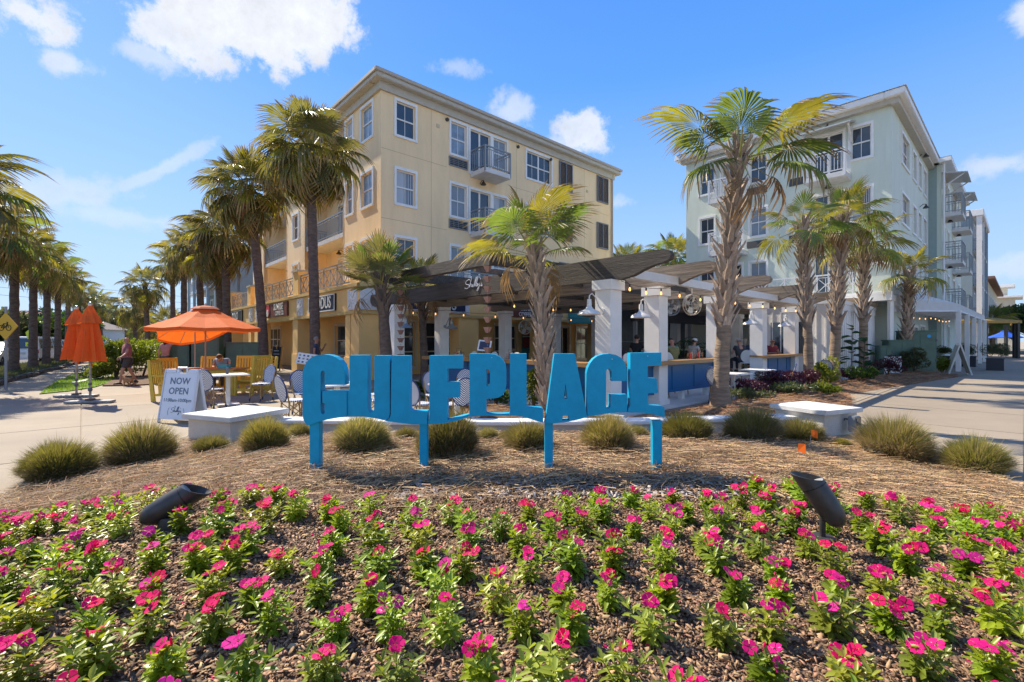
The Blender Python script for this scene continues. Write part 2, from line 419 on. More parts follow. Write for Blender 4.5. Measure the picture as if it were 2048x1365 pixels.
def flat_poly(name, pts, z, mat, parent=None, thick=.0, **kw):
    mb = MB(); mb.prism([(a, b) for a, b in pts], -z, -z+max(thick, .001)) if thick else mb.add([(a, b, z) for a, b in pts], [tuple(range(len(pts)))])
    if thick:
        mb = MB(); n = len(pts); mb.add([(a,b,z) for a,b in pts]+[(a,b,z-thick) for a,b in pts], [tuple(range(n))]+[(i,(i+1)%n,n+(i+1)%n,n+i) for i in range(n)])
    return mb.build(name, mat, parent, **kw)
def gp(px, py): p = ray(px, py, 940*CAMZ/(py-682.)); return (p.x, p.y)
lawn_pts = [gp(79,789),gp(96,775),gp(114,764),gp(146,751),gp(182,742),gp(222,742),gp(246,750),gp(222,765),gp(190,775),gp(140,783)]
flat_poly('lawn', lawn_pts, .03, grass_m, thick=.06, kind='structure')
bed_left = [gp(150,758),gp(190,744),gp(240,736),gp(320,736),gp(345,745),gp(335,768),gp(270,772),gp(205,773),gp(222,764)]
bark_brown = M('planting_bed_bark', (.17,.095,.05), .95, var=.5, nscale=20, bump=1, bscale=60)
flat_poly('planting_bed', bed_left, .045, bark_brown, thick=.06, kind='structure')
flat_poly('garden_path', [gp(140,770),gp(146,766),gp(222,750),gp(222,753)], .05, white_trim, thick=.05, kind='structure')

# raised flower bed and the mulched mound by the palms
soil = M('bark_soil', (.22,.13,.08), .95, nscale=30, col2=(.10,.06,.038), bump=1, bscale=70)
obj('flower_bed', grid_mesh('flower_bed', -5.6, 5.8, .4, 7.5, .1, hbed, soil), kind='structure')
obj('mulch_mound', grid_mesh('mulch_mound', -2.6, 22, 7.9, 23, .25, hmound, M('brown_mulch', (.20,.115,.06), .95, nscale=3, col2=(.10,.055,.03), bump=1, bscale=50), keep=lambda x, y: poly_dist(x, y, MOUND) > -.3), kind='structure')

# pine straw: one object of many needles
def straw(name, n, pts_fn, mat, seed, ln=(.10,.24), w=.0022, lift=.03):
    R = np.random.RandomState(seed); X, Y, Z = pts_fn(R, n); n = len(X)
    a = R.uniform(0, 2*pi, n); L = R.uniform(ln[0], ln[1], n); t = R.uniform(-.22, .22, n); bend = R.uniform(-.5, .5, n)
    dx = np.cos(a); dy = np.sin(a); nx = -dy; ny = dx
    z0 = Z+R.uniform(0, lift, n); co = np.zeros((n, 6, 3), dtype=np.float32)
    for k, s in enumerate((-.5, 0, .5)):
        off = bend*L*(.25-s*s)
        for j, sd_ in enumerate((-1, 1)):
            co[:, 2*k+j, 0] = X+dx*L*s+nx*(off+sd_*w/2); co[:, 2*k+j, 1] = Y+dy*L*s+ny*(off+sd_*w/2)
            co[:, 2*k+j, 2] = z0+np.abs(t)*L*(s+.5)+.004+(sd_*w*.35)
    base = (np.arange(n)*6)[:, None]; f = np.array([0,1,3,2, 2,3,5,4])[None, :]+base
    me = np_mesh(name, co.reshape(-1, 3), f.ravel(), 4, mat)
    return obj(name, me, kind='stuff')
straw_m = M('pine_straw_needles', (.39,.25,.125), .7, island=.78, hue=.022, trans=.15)
hb = np.vectorize(hbed); hm = np.vectorize(hmound)
def pts_bed(R, n):
    X = R.uniform(-5.1, 5.4, n); Y = R.uniform(3.2, 7.3, n)
    back = 3.52+.20*np.sin(X*1.3)+.10*np.sin(X*4.1)+np.where(np.abs(X) > 3, .25, 0)
    edge = np.clip((Y-back+.25)/.5, 0, 1); k = R.uniform(0, 1, n) < edge
    X = X[k]; Y = Y[k]; return X, Y, np.maximum(hb(X, Y), -.0)
tag(straw('pine_straw', 46000, pts_bed, straw_m, 5, (.12,.30), .0036, .05), 'dry tan pine straw spread behind the flowers round the grass clumps', 'pine straw')
def pts_mound(R, n):
    X = R.uniform(-2.4, 20, n); Y = R.uniform(8, 21, n); z = hm(X, Y); k = z > -.005; return X[k], Y[k], z[k]
tag(straw('pine_straw', 42000, pts_mound, M('brown_pine_straw', (.36,.19,.085), .8, island=.5, hue=.02), 6, (.15,.32), .005), 'brown pine straw under the palms in front of the open-air restaurant', 'pine straw')

# bark chips: one object of many chips
def chips(name, n, seed, xr, yr, size, mat, cond, lift=.022):
    R = np.random.RandomState(seed); X = R.uniform(xr[0], xr[1], n); Y = R.uniform(yr[0], yr[1], n); k = cond(X, Y, R); X = X[k]; Y = Y[k]; n = len(X)
    Z = hb(X, Y); L = R.uniform(size[0], size[1], n)*R.uniform(.6, 1, n); W = L*R.uniform(.25, .68, n); H = R.uniform(.0012, .0042, n)
    a = R.uniform(0, 2*pi, n); p = R.normal(0, .33, n); q = R.normal(0, .4, n)
    c = np.array([(-1,-1),(1,-1),(1,1),(-1,1)], dtype=float); co = np.zeros((n, 8, 3), dtype=np.float32)
    for i in range(8):
        j = i % 4; sx = c[j,0]*R.uniform(.5, 1.1, n); sy = c[j,1]*R.uniform(.25, 1.15, n); x = sx*L/2; y = sy*W/2; z = (H if i >= 4 else 0)+x*p+y*q
        co[:, i, 0] = X+np.cos(a)*x-np.sin(a)*y; co[:, i, 1] = Y+np.sin(a)*x+np.cos(a)*y; co[:, i, 2] = Z+z
    co[:, :, 2] += R.uniform(0, lift, n)[:, None]
    F = np.array([4,5,6,7, 0,1,5,4, 1,2,6,5, 2,3,7,6, 3,0,4,7])
    me = np_mesh(name, co.reshape(-1, 3), (F[None, :]+(np.arange(n)*8)[:, None]).ravel(), 4, mat)
    return obj(name, me, kind='stuff')
chip_m = M('bark_chips', (.34,.20,.11), .8, island=.7, hue=.02, var=.4, nscale=60)
bk = lambda X: 3.52+.20*np.sin(X*1.3)+.10*np.sin(X*4.1)+np.where(np.abs(X) > 3, .25, 0)
tag(chips('bark_mulch', 110000, 11, (-4.4, 4.4), (1.1, 3.9), (.013,.042), chip_m, lambda X, Y, R: (np.abs(X) < Y*1.18+.35) & (Y < bk(X)+.12)), 'reddish brown bark chips between the flowers', 'bark mulch')
tag(chips('bark_mulch', 2600, 12, (-.9, 2.3), (3.5, 4.1), (.03,.085), M('grey_bark_chips', (.38,.33,.29), .8, island=.35), lambda X, Y, R: R.uniform(0,1,len(X)) < .8, .035), 'weathered grey wood chips at the foot of the blue sign', 'bark mulch')
tag(chips('fertiliser_grains', 9000, 13, (-3.4, 3.6), (1.2, 2.9), (.003,.007), M('yellow_grains', (.55,.42,.16), .7, island=.3), lambda X, Y, R: (np.sin(X*5.3+Y*3)+np.sin(X*2.1-Y*6.2)) > .75, .03), 'pale yellow fertiliser grains strewn over the bark', 'fertiliser')

# low white seat wall and its two capped piers
sw = thing('seat_wall', 'low white wall running behind the grass clumps between two piers', 'wall', (0,0,0))
seg = MB(); pts = [(-4.1,7.75),(-2,7.6),(0,7.55),(2,7.62),(4.9,8.1)]
def wall_strip(pts, w, z0, z1):
    mb = MB(); vs = []; n = len(pts)
    for i, (x, y) in enumerate(pts):
        d = Vector((pts[min(i+1,n-1)][0]-pts[max(i-1,0)][0], pts[min(i+1,n-1)][1]-pts[max(i-1,0)][1], 0)).normalized(); q = Vector((-d.y, d.x, 0))*w/2
        for s_, z in ((-1,z0),(1,z0),(1,z1),(-1,z1)): vs.append((x+s_*q.x, y+s_*q.y, z))
    fs = [(3,2,1,0), tuple(4*(n-1)+k for k in range(4))]
    for i in range(n-1):
        for k in range(4): fs.append((4*i+k, 4*i+(k+1)%4, 4*i+4+(k+1)%4, 4*i+4+k))
    return mb.add(vs, fs)
wall_strip(pts, .26, 0, .22).build('wall', M('cream_render', (.60,.55,.47), .8, var=.15, bump=.3), sw)
wall_strip(pts, .36, .222, .28).build('coping', white_trim, sw, bevel=.01)
def pier(loc, rz, label, s=1.16):
    t = thing('pier', label, 'pier', loc, rz)
    MB().box(-s/2+.06, s/2-.06, -s/2+.06, s/2-.06, 0, .36).build('shaft', MATS['cream_render'], t, bevel=.01)
    a = s/2; mb = MB(); mb.add([(-a,-a,.362),(a,-a,.362),(a,a,.362),(-a,a,.362),(-a,-a,.435),(a,-a,.435),(a,a,.435),(-a,a,.435),(0,0,.50)],
        [(3,2,1,0),(0,1,5,4),(1,2,6,5),(2,3,7,6),(3,0,4,7),(4,5,8),(5,6,8),(6,7,8),(7,4,8)])
    mb.build('cap', M('weathered_cap', (.66,.64,.60), .8, var=.22, nscale=3, bump=.2), t, bevel=.006)
    return t
pier((-4.38,7.5,0), radians(-22), 'low square pier with a white pyramid cap beside the now open board', 1.06)
pier((5.22,8.1,0), radians(24), 'low square pier with a white pyramid cap at the right end of the seat wall', .98)
fl = thing('flood_light', 'grey flood light fixed to the side of the right pier', 'flood light', (5.55,7.62,.22), radians(30))
MB().box(-.09,.09,-.06,.06,-.14,.12).build('housing', rail_grey, fl, bevel=.015); MB().box(-.07,.07,-.068,-.061,-.12,.10).build('lens', glass_dark, fl)
MB().tube([(0,.06,.05),(0,.14,.05),(-.05,.2,-.05)], .015).build('bracket', dark_metal, fl)
# ------------------------------------------------------------------ building pieces
def holes_wall(w, z0, z1, holes, th=.22):
    """wall in local x (0..w), y 0..th, outward is -y, with rectangular openings"""
    xs = sorted({0, w, *[h[0] for h in holes], *[h[1] for h in holes]}); zs = sorted({z0, z1, *[h[2] for h in holes], *[h[3] for h in holes]})
    mb = MB(); vid = {}
    def vv(x, y, z):
        k = (round(x,4), y, round(z,4))
        if k not in vid: vid[k] = len(mb.v); mb.v.append((x, y, z))
        return vid[k]
    def solid(i, j):
        if i < 0 or j < 0 or i >= len(xs)-1 or j >= len(zs)-1: return False
        cx = (xs[i]+xs[i+1])/2; cz = (zs[j]+zs[j+1])/2
        return not any(h[0] < cx < h[1] and h[2] < cz < h[3] for h in holes)
    for i in range(len(xs)-1):
        for j in range(len(zs)-1):
            if not solid(i, j): continue
            a, b, c, d = xs[i], xs[i+1], zs[j], zs[j+1]
            mb.f.append((vv(a,0,c), vv(b,0,c), vv(b,0,d), vv(a,0,d))); mb.f.append((vv(a,th,c), vv(a,th,d), vv(b,th,d), vv(b,th,c)))
            if not solid(i-1,j): mb.f.append((vv(a,0,c), vv(a,0,d), vv(a,th,d), vv(a,th,c)))
            if not solid(i+1,j): mb.f.append((vv(b,0,c), vv(b,th,c), vv(b,th,d), vv(b,0,d)))
            if not solid(i,j-1): mb.f.append((vv(a,0,c), vv(a,th,c), vv(b,th,c), vv(b,0,c)))
            if not solid(i,j+1): mb.f.append((vv(a,0,d), vv(b,0,d), vv(b,th,d), vv(a,th,d)))
    return mb
_cache = {}
def win_meshes(w, h, kind):
    k = (round(w,2), round(h,2), kind)
    if k in _cache: return _cache[k]
    tw = .11; fr = MB()
    if kind == 'shutter':
        for a, b, c, d in ((0,w,h-.07,h),(0,w,0,.07),(0,.07,.07,h-.07),(w-.07,w,.07,h-.07),(w/2-.03,w/2+.03,.07,h-.07)): fr.box(a,b,-.09,.0,c,d)
        _l = MB(); n = int((h-.14)/.075)
        for i in range(n):
            z = .07+(i+.5)*(h-.14)/n
            for a, b in ((.075,w/2-.035),(w/2+.035,w-.075)): _l.add([(a,-.075,z-.035),(b,-.075,z-.035),(b,-.03,z+.03),(a,-.03,z+.03),(a,-.06,z-.045),(b,-.06,z-.045),(b,-.015,z+.02),(a,-.015,z+.02)], [(0,1,2,3),(4,7,6,5),(0,4,5,1),(3,2,6,7)])
        r = (fr.mesh('window', M('grey_shutter_frame', (.17,.18,.20), .5)), _l.mesh('louvre', M('brown_grey_louvre', (.085,.08,.085), .6)), None)
    else:
        # outer casing proud of the wall, then sash and glazing bars set back in the opening
        fr.box(-tw, w+tw, -.05, 0, h, h+tw+.02); fr.box(-tw, w+tw, -.06, 0, -tw, 0); fr.box(-tw, 0, -.045, 0, 0, h); fr.box(w, w+tw, -.045, 0, 0, h)
        sa = MB(); s_ = .05
        cols = 2 if kind in ('door','pair','store') else 1
        if kind == 'store': cols = max(2, int(round(w/1.0)))
        for c in range(cols):
            a = c*w/cols; b = (c+1)*w/cols
            sa.box(a, a+s_, .07, .11, 0, h); sa.box(b-s_, b, .07, .11, 0, h); sa.box(a+s_, b-s_, .07, .11, h-s_, h); sa.box(a+s_, b-s_, .07, .11, 0, s_*(2.5 if kind == 'door' else 1))
            if kind != 'door':
                rows = (1/3, 2/3) if kind == 'store' else (.5,)
                for q in rows: sa.box(a+s_, b-s_, .06, .10, h*q-.03, h*q+.03)
                if kind != 'store': sa.box((a+b)/2-.012, (a+b)/2+.012, .085, .10, s_, h-s_)
        pa = MB().add([(0,.102,0),(w,.102,0),(w,.102,h),(0,.102,h)], [(0,1,2,3)])
        fm = white_trim if kind != 'store' else M('cream_window_frame', (.60,.50,.36), .5)
        r = (fr.mesh('window', fm), sa.mesh('sash', fm), pa)
    _cache[k] = r; return r
def put_window(root, face, a0, a1, z0, z1, kind='sash', glass=None, off=0):
    """face R: plane y=off, outward -y.  face L: plane x=off, outward -x"""
    f, s_, pa = win_meshes(a1-a0, z1-z0, kind)
    loc, rz = ((a0, off, z0), 0) if face == 'R' else ((off, a1, z0), -pi/2)
    nm = 'shutter' if kind == 'shutter' else ('door' if kind == 'door' else 'window')
    o = obj(nm, f, root, loc, (0,0,rz))
    if kind == 'shutter': obj('louvre', s_, o)
    else:
        obj('sash', s_, o)
        g = glass if (glass and (glass is not glass_blue) and rnd.random() < .8) else rnd.choice([glass_blue, glass_blind, glass_dark, glass_curtain, glass_curtain])
        key = ('pane', round(a1-a0,2), round(z1-z0,2), g.name)
        if key not in _cache: _cache[key] = pa.mesh('pane', g)
        obj('pane', _cache[key], o)
    return o
def put_wall(root, face, x0, x1, z0, z1, wins, mat, off=0, name='wall', th=.22):
    if face == 'L' and x0 == 0 and off == 0: x0 = .221
    hs = [(a-x0, b-x0, c, d) for a, b, c, d in wins]
    mb = holes_wall(x1-x0, z0, z1, hs, th); me = mb.mesh(name, mat)
    if face == 'R': return obj(name, me, root, (x0, off, 0))
    # mirror for the left face: local x runs from x1 down to x0
    hs = [(x1-b, x1-a, c, d) for a, b, c, d in wins]; me = holes_wall(x1-x0, z0, z1, hs, th).mesh(name, mat)
    return obj(name, me, root, (off, x1, 0), (0,0,-pi/2))
def balcony(root, face, a0, a1, d, zf, off=0, mat=None, hgt=1.08, slab=.24, furn=False):
    w = a1-a0; mat = mat or rail_grey
    key = ('balc', round(w,2), round(d,2), mat.name, round(hgt,2))
    if key not in _cache:
        sl = MB().box(0, w, -d, 0, -slab, 0).mesh('balcony', M('balcony_white', (.66,.65,.62), .6, var=.2), bevel=.01)
        r = MB()
        segs = [((.03,-d+.03),(w-.03,-d+.03)), ((.03,-.02),(.03,-d+.03)), ((w-.03,-.02),(w-.03,-d+.03))]
        for (p, q) in segs:
            L_ = math.hypot(q[0]-p[0], q[1]-p[1])
            for z, t_ in ((hgt,.06),(hgt-.14,.03),(.10,.04)): r.bar((*p,z),(*q,z),t_)
            n = max(2, int(L_/.13))
            for i in range(1, n): r.bar((p[0]+(q[0]-p[0])*i/n, p[1]+(q[1]-p[1])*i/n, .10), (p[0]+(q[0]-p[0])*i/n, p[1]+(q[1]-p[1])*i/n, hgt-.14 if i % 4 else hgt), .022)
        for (x, y) in ((.03,-d+.03),(w-.03,-d+.03)): r.bar((x,y,-slab*.8),(x,y,hgt+.02),.07)
        _cache[key] = (sl, r.mesh('railing', mat))
    sl, r = _cache[key]
    loc, rz = ((a0, off, zf), 0) if face == 'R' else ((off, a1, zf), -pi/2)
    o = obj('balcony', sl, root, loc, (0,0,rz)); obj('railing', r, o); return o
def wall_lamp(root, face, a, z, off=0):
    loc, rz = ((a, off, z), 0) if face == 'R' else ((off, a, z), -pi/2)
    if 'wl' not in _cache:
        mb = MB(); mb.lathe([(.03,.16),(.04,.1),(.16,-.06),(.15,-.07)], 10, Matrix.Translation((0,-.28,0))); mb.tube([(0,0,.05),(0,-.15,.18),(0,-.28,.16)], .018, 6)
        _cache['wl'] = mb.mesh('wall_lamp', M('dark_bronze', (.05,.035,.025), .5))
    return obj('wall_lamp', _cache['wl'], root, loc, (0,0,rz))
def lattice_rail(root, face, a0, a1, z0, off=0, mat=None, h=.95, name='terrace_railing'):
    """posts, rails and crossed bars between posts"""
    mat = mat or rail_grey; w = a1-a0; r = MB(); n = max(1, int(round(w/1.35)))
    for z, t_ in ((h,.06),(.12,.05),(h-.12,.03)): r.bar((0,0,z),(w,0,z),t_)
    for i in range(n+1): r.bar((w*i/n,0,0),(w*i/n,0,h+.03),.05)
    for i in range(n):
        x0 = w*i/n; x1 = w*(i+1)/n; m_ = (x0+x1)/2
        for p, q in (((x0,.12),(m_,h-.12)),((m_,.12),(x0,h-.12)),((m_,.12),(x1,h-.12)),((x1,.12),(m_,h-.12))): r.bar((p[0],0,p[1]),(q[0],.004,q[1]),.026)
        r.bar((m_,0,.12),(m_,0,h-.12),.024)
        for xx in ((x0+m_)/2, (x1+m_)/2): r.bar((xx,.008,.12),(xx,.008,h-.12),.02)
    loc, rz = ((a0, off, z0), 0) if face == 'R' else ((off, a1, z0), -pi/2)
    return r.build(name, mat, root, loc=loc, rot=(0,0,rz))

# ------------------------------------------------------------------ the yellow building
Yb = thing('apartment_building', 'four storey yellow stucco building with shops on the ground floor and pale eaves', 'building', (-5.8,20.8,0), RZ)
FL = (4.0, 7.1, 10.2); EV = 13.0
wr = []  # openings on the right face (a0,a1,z0,z1,kind,glass)
for zf in FL:
    b = zf+.72; t_ = zf+2.25
    wr += [(.75,1.72,b,t_,'sash', glass_blue if zf > 5 else glass_dark), (3.75,4.70,b-.03,t_+.02,'sash',glass_blind if zf < 9 else glass_blue), (4.95,6.28,zf+.03,t_,'door',glass_dark), (6.5,7.45,b,t_,'sash',glass_blue), (9.0,11.05,b,t_,'pair',glass_dark if zf > 9 else glass_blue)]
put_wall(Yb, 'R', 0, 17.3, 3.9, EV, [w[:4] for w in wr], stucco_up)
for a0,a1,z0,z1,k,g in wr: put_window(Yb, 'R', a0, a1, z0, z1, k, g)
for zf in FL:
    for a in (11.75, 15.5): put_window(Yb, 'R', a, a+1.22, zf+.65, zf+2.38, 'shutter')
    gr = MB(); gr.box(0,1.15,-.05,0,0,.06); gr.box(0,1.15,-.05,0,.40,.46); gr.box(0,.05,-.05,0,.06,.40); gr.box(1.1,1.15,-.05,0,.06,.40)
    for i in range(1,4): gr.box(.05,1.1,-.04,-.01,.06+i*.085,.085+i*.085)
    for i in range(1,4): gr.box(i*.28,i*.28+.02,-.045,-.012,.06,.40)
    g = gr.build('air_grille', M('grille_grey', (.20,.21,.22), .5), Yb, loc=(3.62,0,zf+.05))
    MB().box(.04,1.11,-.008,-.003,.05,.41).build('recess', black_pl, g)
balcony(Yb, 'R', 4.96, 6.70, 1.2, 10.2); balcony(Yb, 'R', 4.96, 6.70, 1.2, 7.1)
for zf in FL[:2]: wall_lamp(Yb, 'R', 5.6, zf+2.62)
for a in (3.5, 8.3, 11.0): MB().lathe([(.0,.0),(.09,.0),(.09,.08),(.0,.1)], 10, Matrix.Rotation(pi/2,4,'X')).build('roof_lamp', M('dark_bronze',(0,0,0)), Yb, loc=(a,-.0,12.45))
jt = MB()
for z in (7.02, 10.12): jt.box(.0,3.5,-.004,-.0005,z,z+.018).box(7.7,16.8,-.004,-.0005,z,z+.018)
for x in (2.6, 8.2, 14.2): jt.box(x,x+.016,-.0045,-.0008,3.9,EV-.36)
jt.build('joint', M('stucco_joint', (.50,.38,.21), .9), Yb)
MB().tube([(17.15,-.09,EV),(17.15,-.09,3.9)], .055, 8).build('downpipe', M('gutter_tan', (.42,.36,.28), .5), Yb, smooth=True)
for (x, z) in ((2.9,11.9),(8.1,8.7),(14.4,11.2),(2.8,5.6)): MB().box(x,x+.18,-.03,-.001,z,z+.18).build('vent', M('vent_cream', (.60,.48,.30), .6), Yb, bevel=.006)
# left face: blocks and recesses with balconies
blocks = [(0,4.1,0),(4.1,9.6,1.3),(9.6,13,0),(13,18,1.3),(18,21,0)]
for (a0, a1, rec) in blocks:
    ws = []
    for zf in FL:
        b = zf+.72; t_ = zf+2.25
        if rec: ws += [(a0+.8,a0+1.8,b,t_,'sash',None),(a0+2.2,a0+3.7,zf+.03,t_,'door',None)]
        elif a1-a0 > 4: ws += [(.8,1.95,b,t_,'sash',glass_blue),(2.9,3.7,b,t_,'sash',None)]
        else: ws += [(a0+1.1,a0+2.1,b,t_,'sash',None)]
    put_wall(Yb, 'L', a0, a1, 3.9, EV if a0 < 17 else 10.0, [w[:4] for w in ws if w[3] < (EV if a0 < 17 else 9.9)], stucco_up, off=rec)
    for w in ws:
        if w[3] < (EV if a0 < 17 else 9.9): put_window(Yb, 'L', *w[:4], kind=w[4], glass=w[5], off=rec)
    if rec:
        for zf in FL[1:]: balcony(Yb, 'L', a0+.05, a1-.05, 1.25, zf, off=rec, mat=rail_grey)
        MB().box(0,rec,a0-.22,a0,3.9,EV-.01).box(0,rec,a1,a1+.22,3.9,EV-.01).build('return_wall', stucco_up, Yb)
        for zf in FL[:2]: wall_lamp(Yb, 'L', a0+3.0, zf+2.55, off=rec)
# far end, roof and eaves
MB().box(16.9,17.29,.25,12,3.9,EV-.01).build('end_wall', stucco_up, Yb)
ea = MB(); ea.box(-.42,17.7,-.42,.3,EV,EV+.34); ea.box(-.42,.3,.3,18.4,EV,EV+.34); ea.build('eaves', M('eaves_cream', (.50,.46,.38), .6, var=.15), Yb, bevel=.03)
fr = MB(); fr.box(-.12,17.4,-.12,.0,EV-.34,EV); fr.box(-.12,.0,.0,18,EV-.34,EV); fr.build('frieze', MATS['eaves_cream'], Yb)
gu = MB(); gu.box(-.50,17.78,-.50,-.42,EV+.2,EV+.37); gu.box(-.50,-.42,-.42,18.4,EV+.2,EV+.37); gu.build('gutter', M('gutter_tan', (.42,.36,.28), .5), Yb, bevel=.02)
MB().add([(-.42,-.42,EV+.345),(17.7,-.42,EV+.345),(17.7,18.4,EV+.345),(-.42,18.4,EV+.345),(6,6,EV+1.0),(12,6,EV+1.0),(12,12,EV+1.0),(6,12,EV+1.0)],[(0,1,5,4),(1,2,6,5),(2,3,7,6),(3,0,4,7),(4,5,6,7)]).build('roof', roof_metal, Yb)
# ground floor arcade, 1.86 m in front of the upper walls
AR = 1.86
def arcade(face, length, piers, zt=3.78):
    mb = MB(); c = MB(); p_ = MB()
    def bx(m_, a0, a1, o0, o1, z0, z1):
        if face == 'R': m_.box(a0-AR, a1-AR, -AR+o0, -AR+o1, z0, z1)
        else: m_.box(-AR+o0, -AR+o1, a0-AR, a1-AR, z0, z1)
    s0 = 0 if face == 'R' else .302
    bx(mb, s0, length, 0, .30, 2.62, zt)
    bx(c, s0-(.10 if face == 'R' else .402), length, -.10, .0, zt-.12, zt+.03); bx(c, s0-(.07 if face == 'R' else .372), length, -.07, .0, 2.60, 2.74)
    mb.build('fascia', stucco_low, Yb); c.build('moulding', M('ochre_moulding', (.62,.44,.17), .8, var=.1), Yb, bevel=.02)
    for (a0, a1) in piers:
        q = MB(); bx(q, a0, a1, .001, .75, 0, 2.615); bx(q, a0-.04 if a0 > .1 else a0, a1+.04, -.04, .79, 0, .9); q.build('column', stucco_low, Yb, bevel=.01)
arcade('R', 19, [(0,.82),(4.75,5.9),(10,11),(15,16)])
arcade('L', 26, [(.83,1.3),(7.0,7.75),(14.2,14.9),(15.7,16.3),(21,21.8),(25.2,26)])
MB().box(-AR+.3, 17, -AR+.3, 0, 3.55, 3.75).box(-AR+.3, 0, 0, 24, 3.55, 3.75).build('terrace_floor', stucco_low, Yb)
MB().box(-AR+.02,-AR+.95,-AR+.02,-AR+.85,3.81,4.95).build('parapet', stucco_low, Yb, bevel=.02)
for a in (7.0, 14.2, 15.9, 21.2):
    q = MB().box(-AR+.02,-AR+.7,a-AR,a-AR+.75,3.81,5.0).build('parapet', stucco_low, Yb); MB().box(-.06,.74,-.06,.81,0,.10).build('coping', MATS['eaves_cream'], q, loc=(-AR+.02,a-AR,5.001))
for (a, b) in ((.9,6.9),(7.8,14.1),(16.7,21.1),(22,25.8)): lattice_rail(Yb, 'L', a-AR, b-AR, 3.82, off=-AR+.12)
lattice_rail(Yb, 'R', 1.0-AR, 9-AR, 3.82, off=-AR+.12); lattice_rail(Yb, 'R', 9.1-AR, 18.9-AR, 3.82, off=-AR+.12)
# shop fronts in the recessed ground floor walls
sR = [(.3,1.7,.35,2.45,'store'),(2.3,5.1,.35,2.45,'store'),(6.6,8.2,.3,2.4,'store'),(11.6,12.7,.03,2.4,'door'),(13.4,14.6,.4,2.4,'sash')]
put_wall(Yb, 'R', 0, 17.3, 0, 3.88, [w[:4] for w in sR], stucco_low)
for w in sR: put_window(Yb, 'R', *w[:4], kind=w[4], glass=glass_dark)
MB().box(8.6,10.9,-.07,-.01,.3,2.45).build('poster_panel', M('teal_poster', (.03,.22,.24), .5), Yb)
pp = MB().box(8.6,10.9,-.085,-.072,1.15,2.45).build('poster_panel', M('red_poster', (.25,.012,.02), .5), Yb)
obj('lettering', text_mesh('SWEETS', .42, .004, white_trim), pp, (9.9,-.09,1.42)); MB().box(8.6,10.9,-.10,-.088,1.78,1.83).build('frame', white_trim, pp)
sL = [(.6,2.6,.03,2.35,'store'),(2.7,5.0,.03,2.35,'store'),(7.4,8.3,.03,2.4,'sash'),(8.6,10.6,.03,2.5,'door'),(14.2,17,.2,2.4,'store'),(19,21,.03,2.4,'door')]
put_wall(Yb, 'L', 0, 24, 0, 3.88, [w[:4] for w in sL], stucco_low)
for w in sL: put_window(Yb, 'L', *w[:4], kind=w[4], glass=glass_dark)
# carved plaques on the fascia
pq = MB(); pq.box(-.42,.42,-.05,0,-.42,.42); pq.bar((-.3,-.06,-.3),(.3,-.06,.3),.05); pq.bar((.3,-.062,-.3),(-.3,-.062,.3),.05); pq.bar((0,-.06,-.35),(0,-.06,.35),.05); pq.bar((-.35,-.062,0),(.35,-.062,0),.05)
pq = pq.mesh('plaque', M('white_relief_plaque', (.80,.79,.76), .8, nscale=25, col2=(.60,.60,.60), bump=.8, bscale=40))
obj('plaque', pq, Yb, (.45-AR,-AR,3.2)); obj('plaque', pq, Yb, (4.9-AR,-AR,3.2))
for a in (.55, 6.55, 14.1, 15.6, 22.0): obj('plaque', pq, Yb, (-AR,a-AR,3.2), (0,0,-pi/2))
def shop_sign(face, a0, a1, z0, z1, txt, back, fore, label, edge=None, sizes=None, dome=False):
    loc = Vector((a0-AR, -AR-.02, 0)) if face == 'R' else Vector((-AR-.02, a1-AR, 0)); rz = 0 if face == 'R' else -pi/2
    T = Matrix.Translation((-5.8,20.8,0)) @ Matrix.Rotation(RZ,4,'Z'); wl = T @ loc
    t = thing('shop_sign', label, 'shop sign', (wl.x, wl.y, (z0+z1)/2), RZ+rz)
    w = a1-a0; h = z1-z0
    MB().box(0,w,-.07,0,-h/2,h/2).build('board', back, t, bevel=.01)
    if edge: MB().box(0,w,-.09,-.072,h/2-.05,h/2).box(0,w,-.09,-.072,-h/2,-h/2+.05).box(0,.05,-.09,-.072,-h/2+.05,h/2-.05).box(w-.05,w,-.09,-.072,-h/2+.05,h/2-.05).build('frame', edge, t)
    for (s, size, x, z) in sizes: obj('lettering', text_mesh(s, size, .01, fore, bold=.006, sx=.85), t, (x, -.085, z))
    return t
navy_s = M('navy_sign_board', (.012,.02,.055), .4); pale_letter = M('pale_letter_paint', (.70,.68,.62), .5)
shop_sign('L', 2.15, 5.2, 2.83, 3.55, 'MODUS', navy_s, pale_letter, 'navy board with white serif style capitals on the corner of the yellow building', edge=pale_letter, sizes=[('MODUS', .72, 1.62, 0)])
s2 = shop_sign('L', 8.3, 12.1, 2.86, 3.62, 'x', M('brown_sign_board', (.17,.04,.022), .5), pale_letter, 'brown coffee shop sign with cream capitals and a red emblem', edge=M('brown_edge', (.10,.03,.02), .5), sizes=[('SUNRISE', .50, 2.35, .14), ('COFFEE CO.', .32, 2.55, -.2)])
MB().lathe([(0,-.02),(.36,-.02),(.36,0),(0,.0)], 20, Matrix.Translation((.45,-.1,0)) @ Matrix.Rotation(pi/2,4,'X')).build('emblem', M('emblem_red', (.5,.03,.04), .5), s2)
MB().lathe([(0,-.02),(.2,-.02),(.2,0),(0,.0)], 16, Matrix.Translation((.45,-.125,-.13)) @ Matrix.Rotation(pi/2,4,'X')).build('emblem_cup', pale_letter, s2)
shop_sign('L', 17.6, 21.2, 2.86, 3.6, 'x', black_pl, pale_letter, 'black board with rounded white letters left of the coffee shop sign', edge=rail_grey, sizes=[('YOLO', .7, 1.8, 0)])
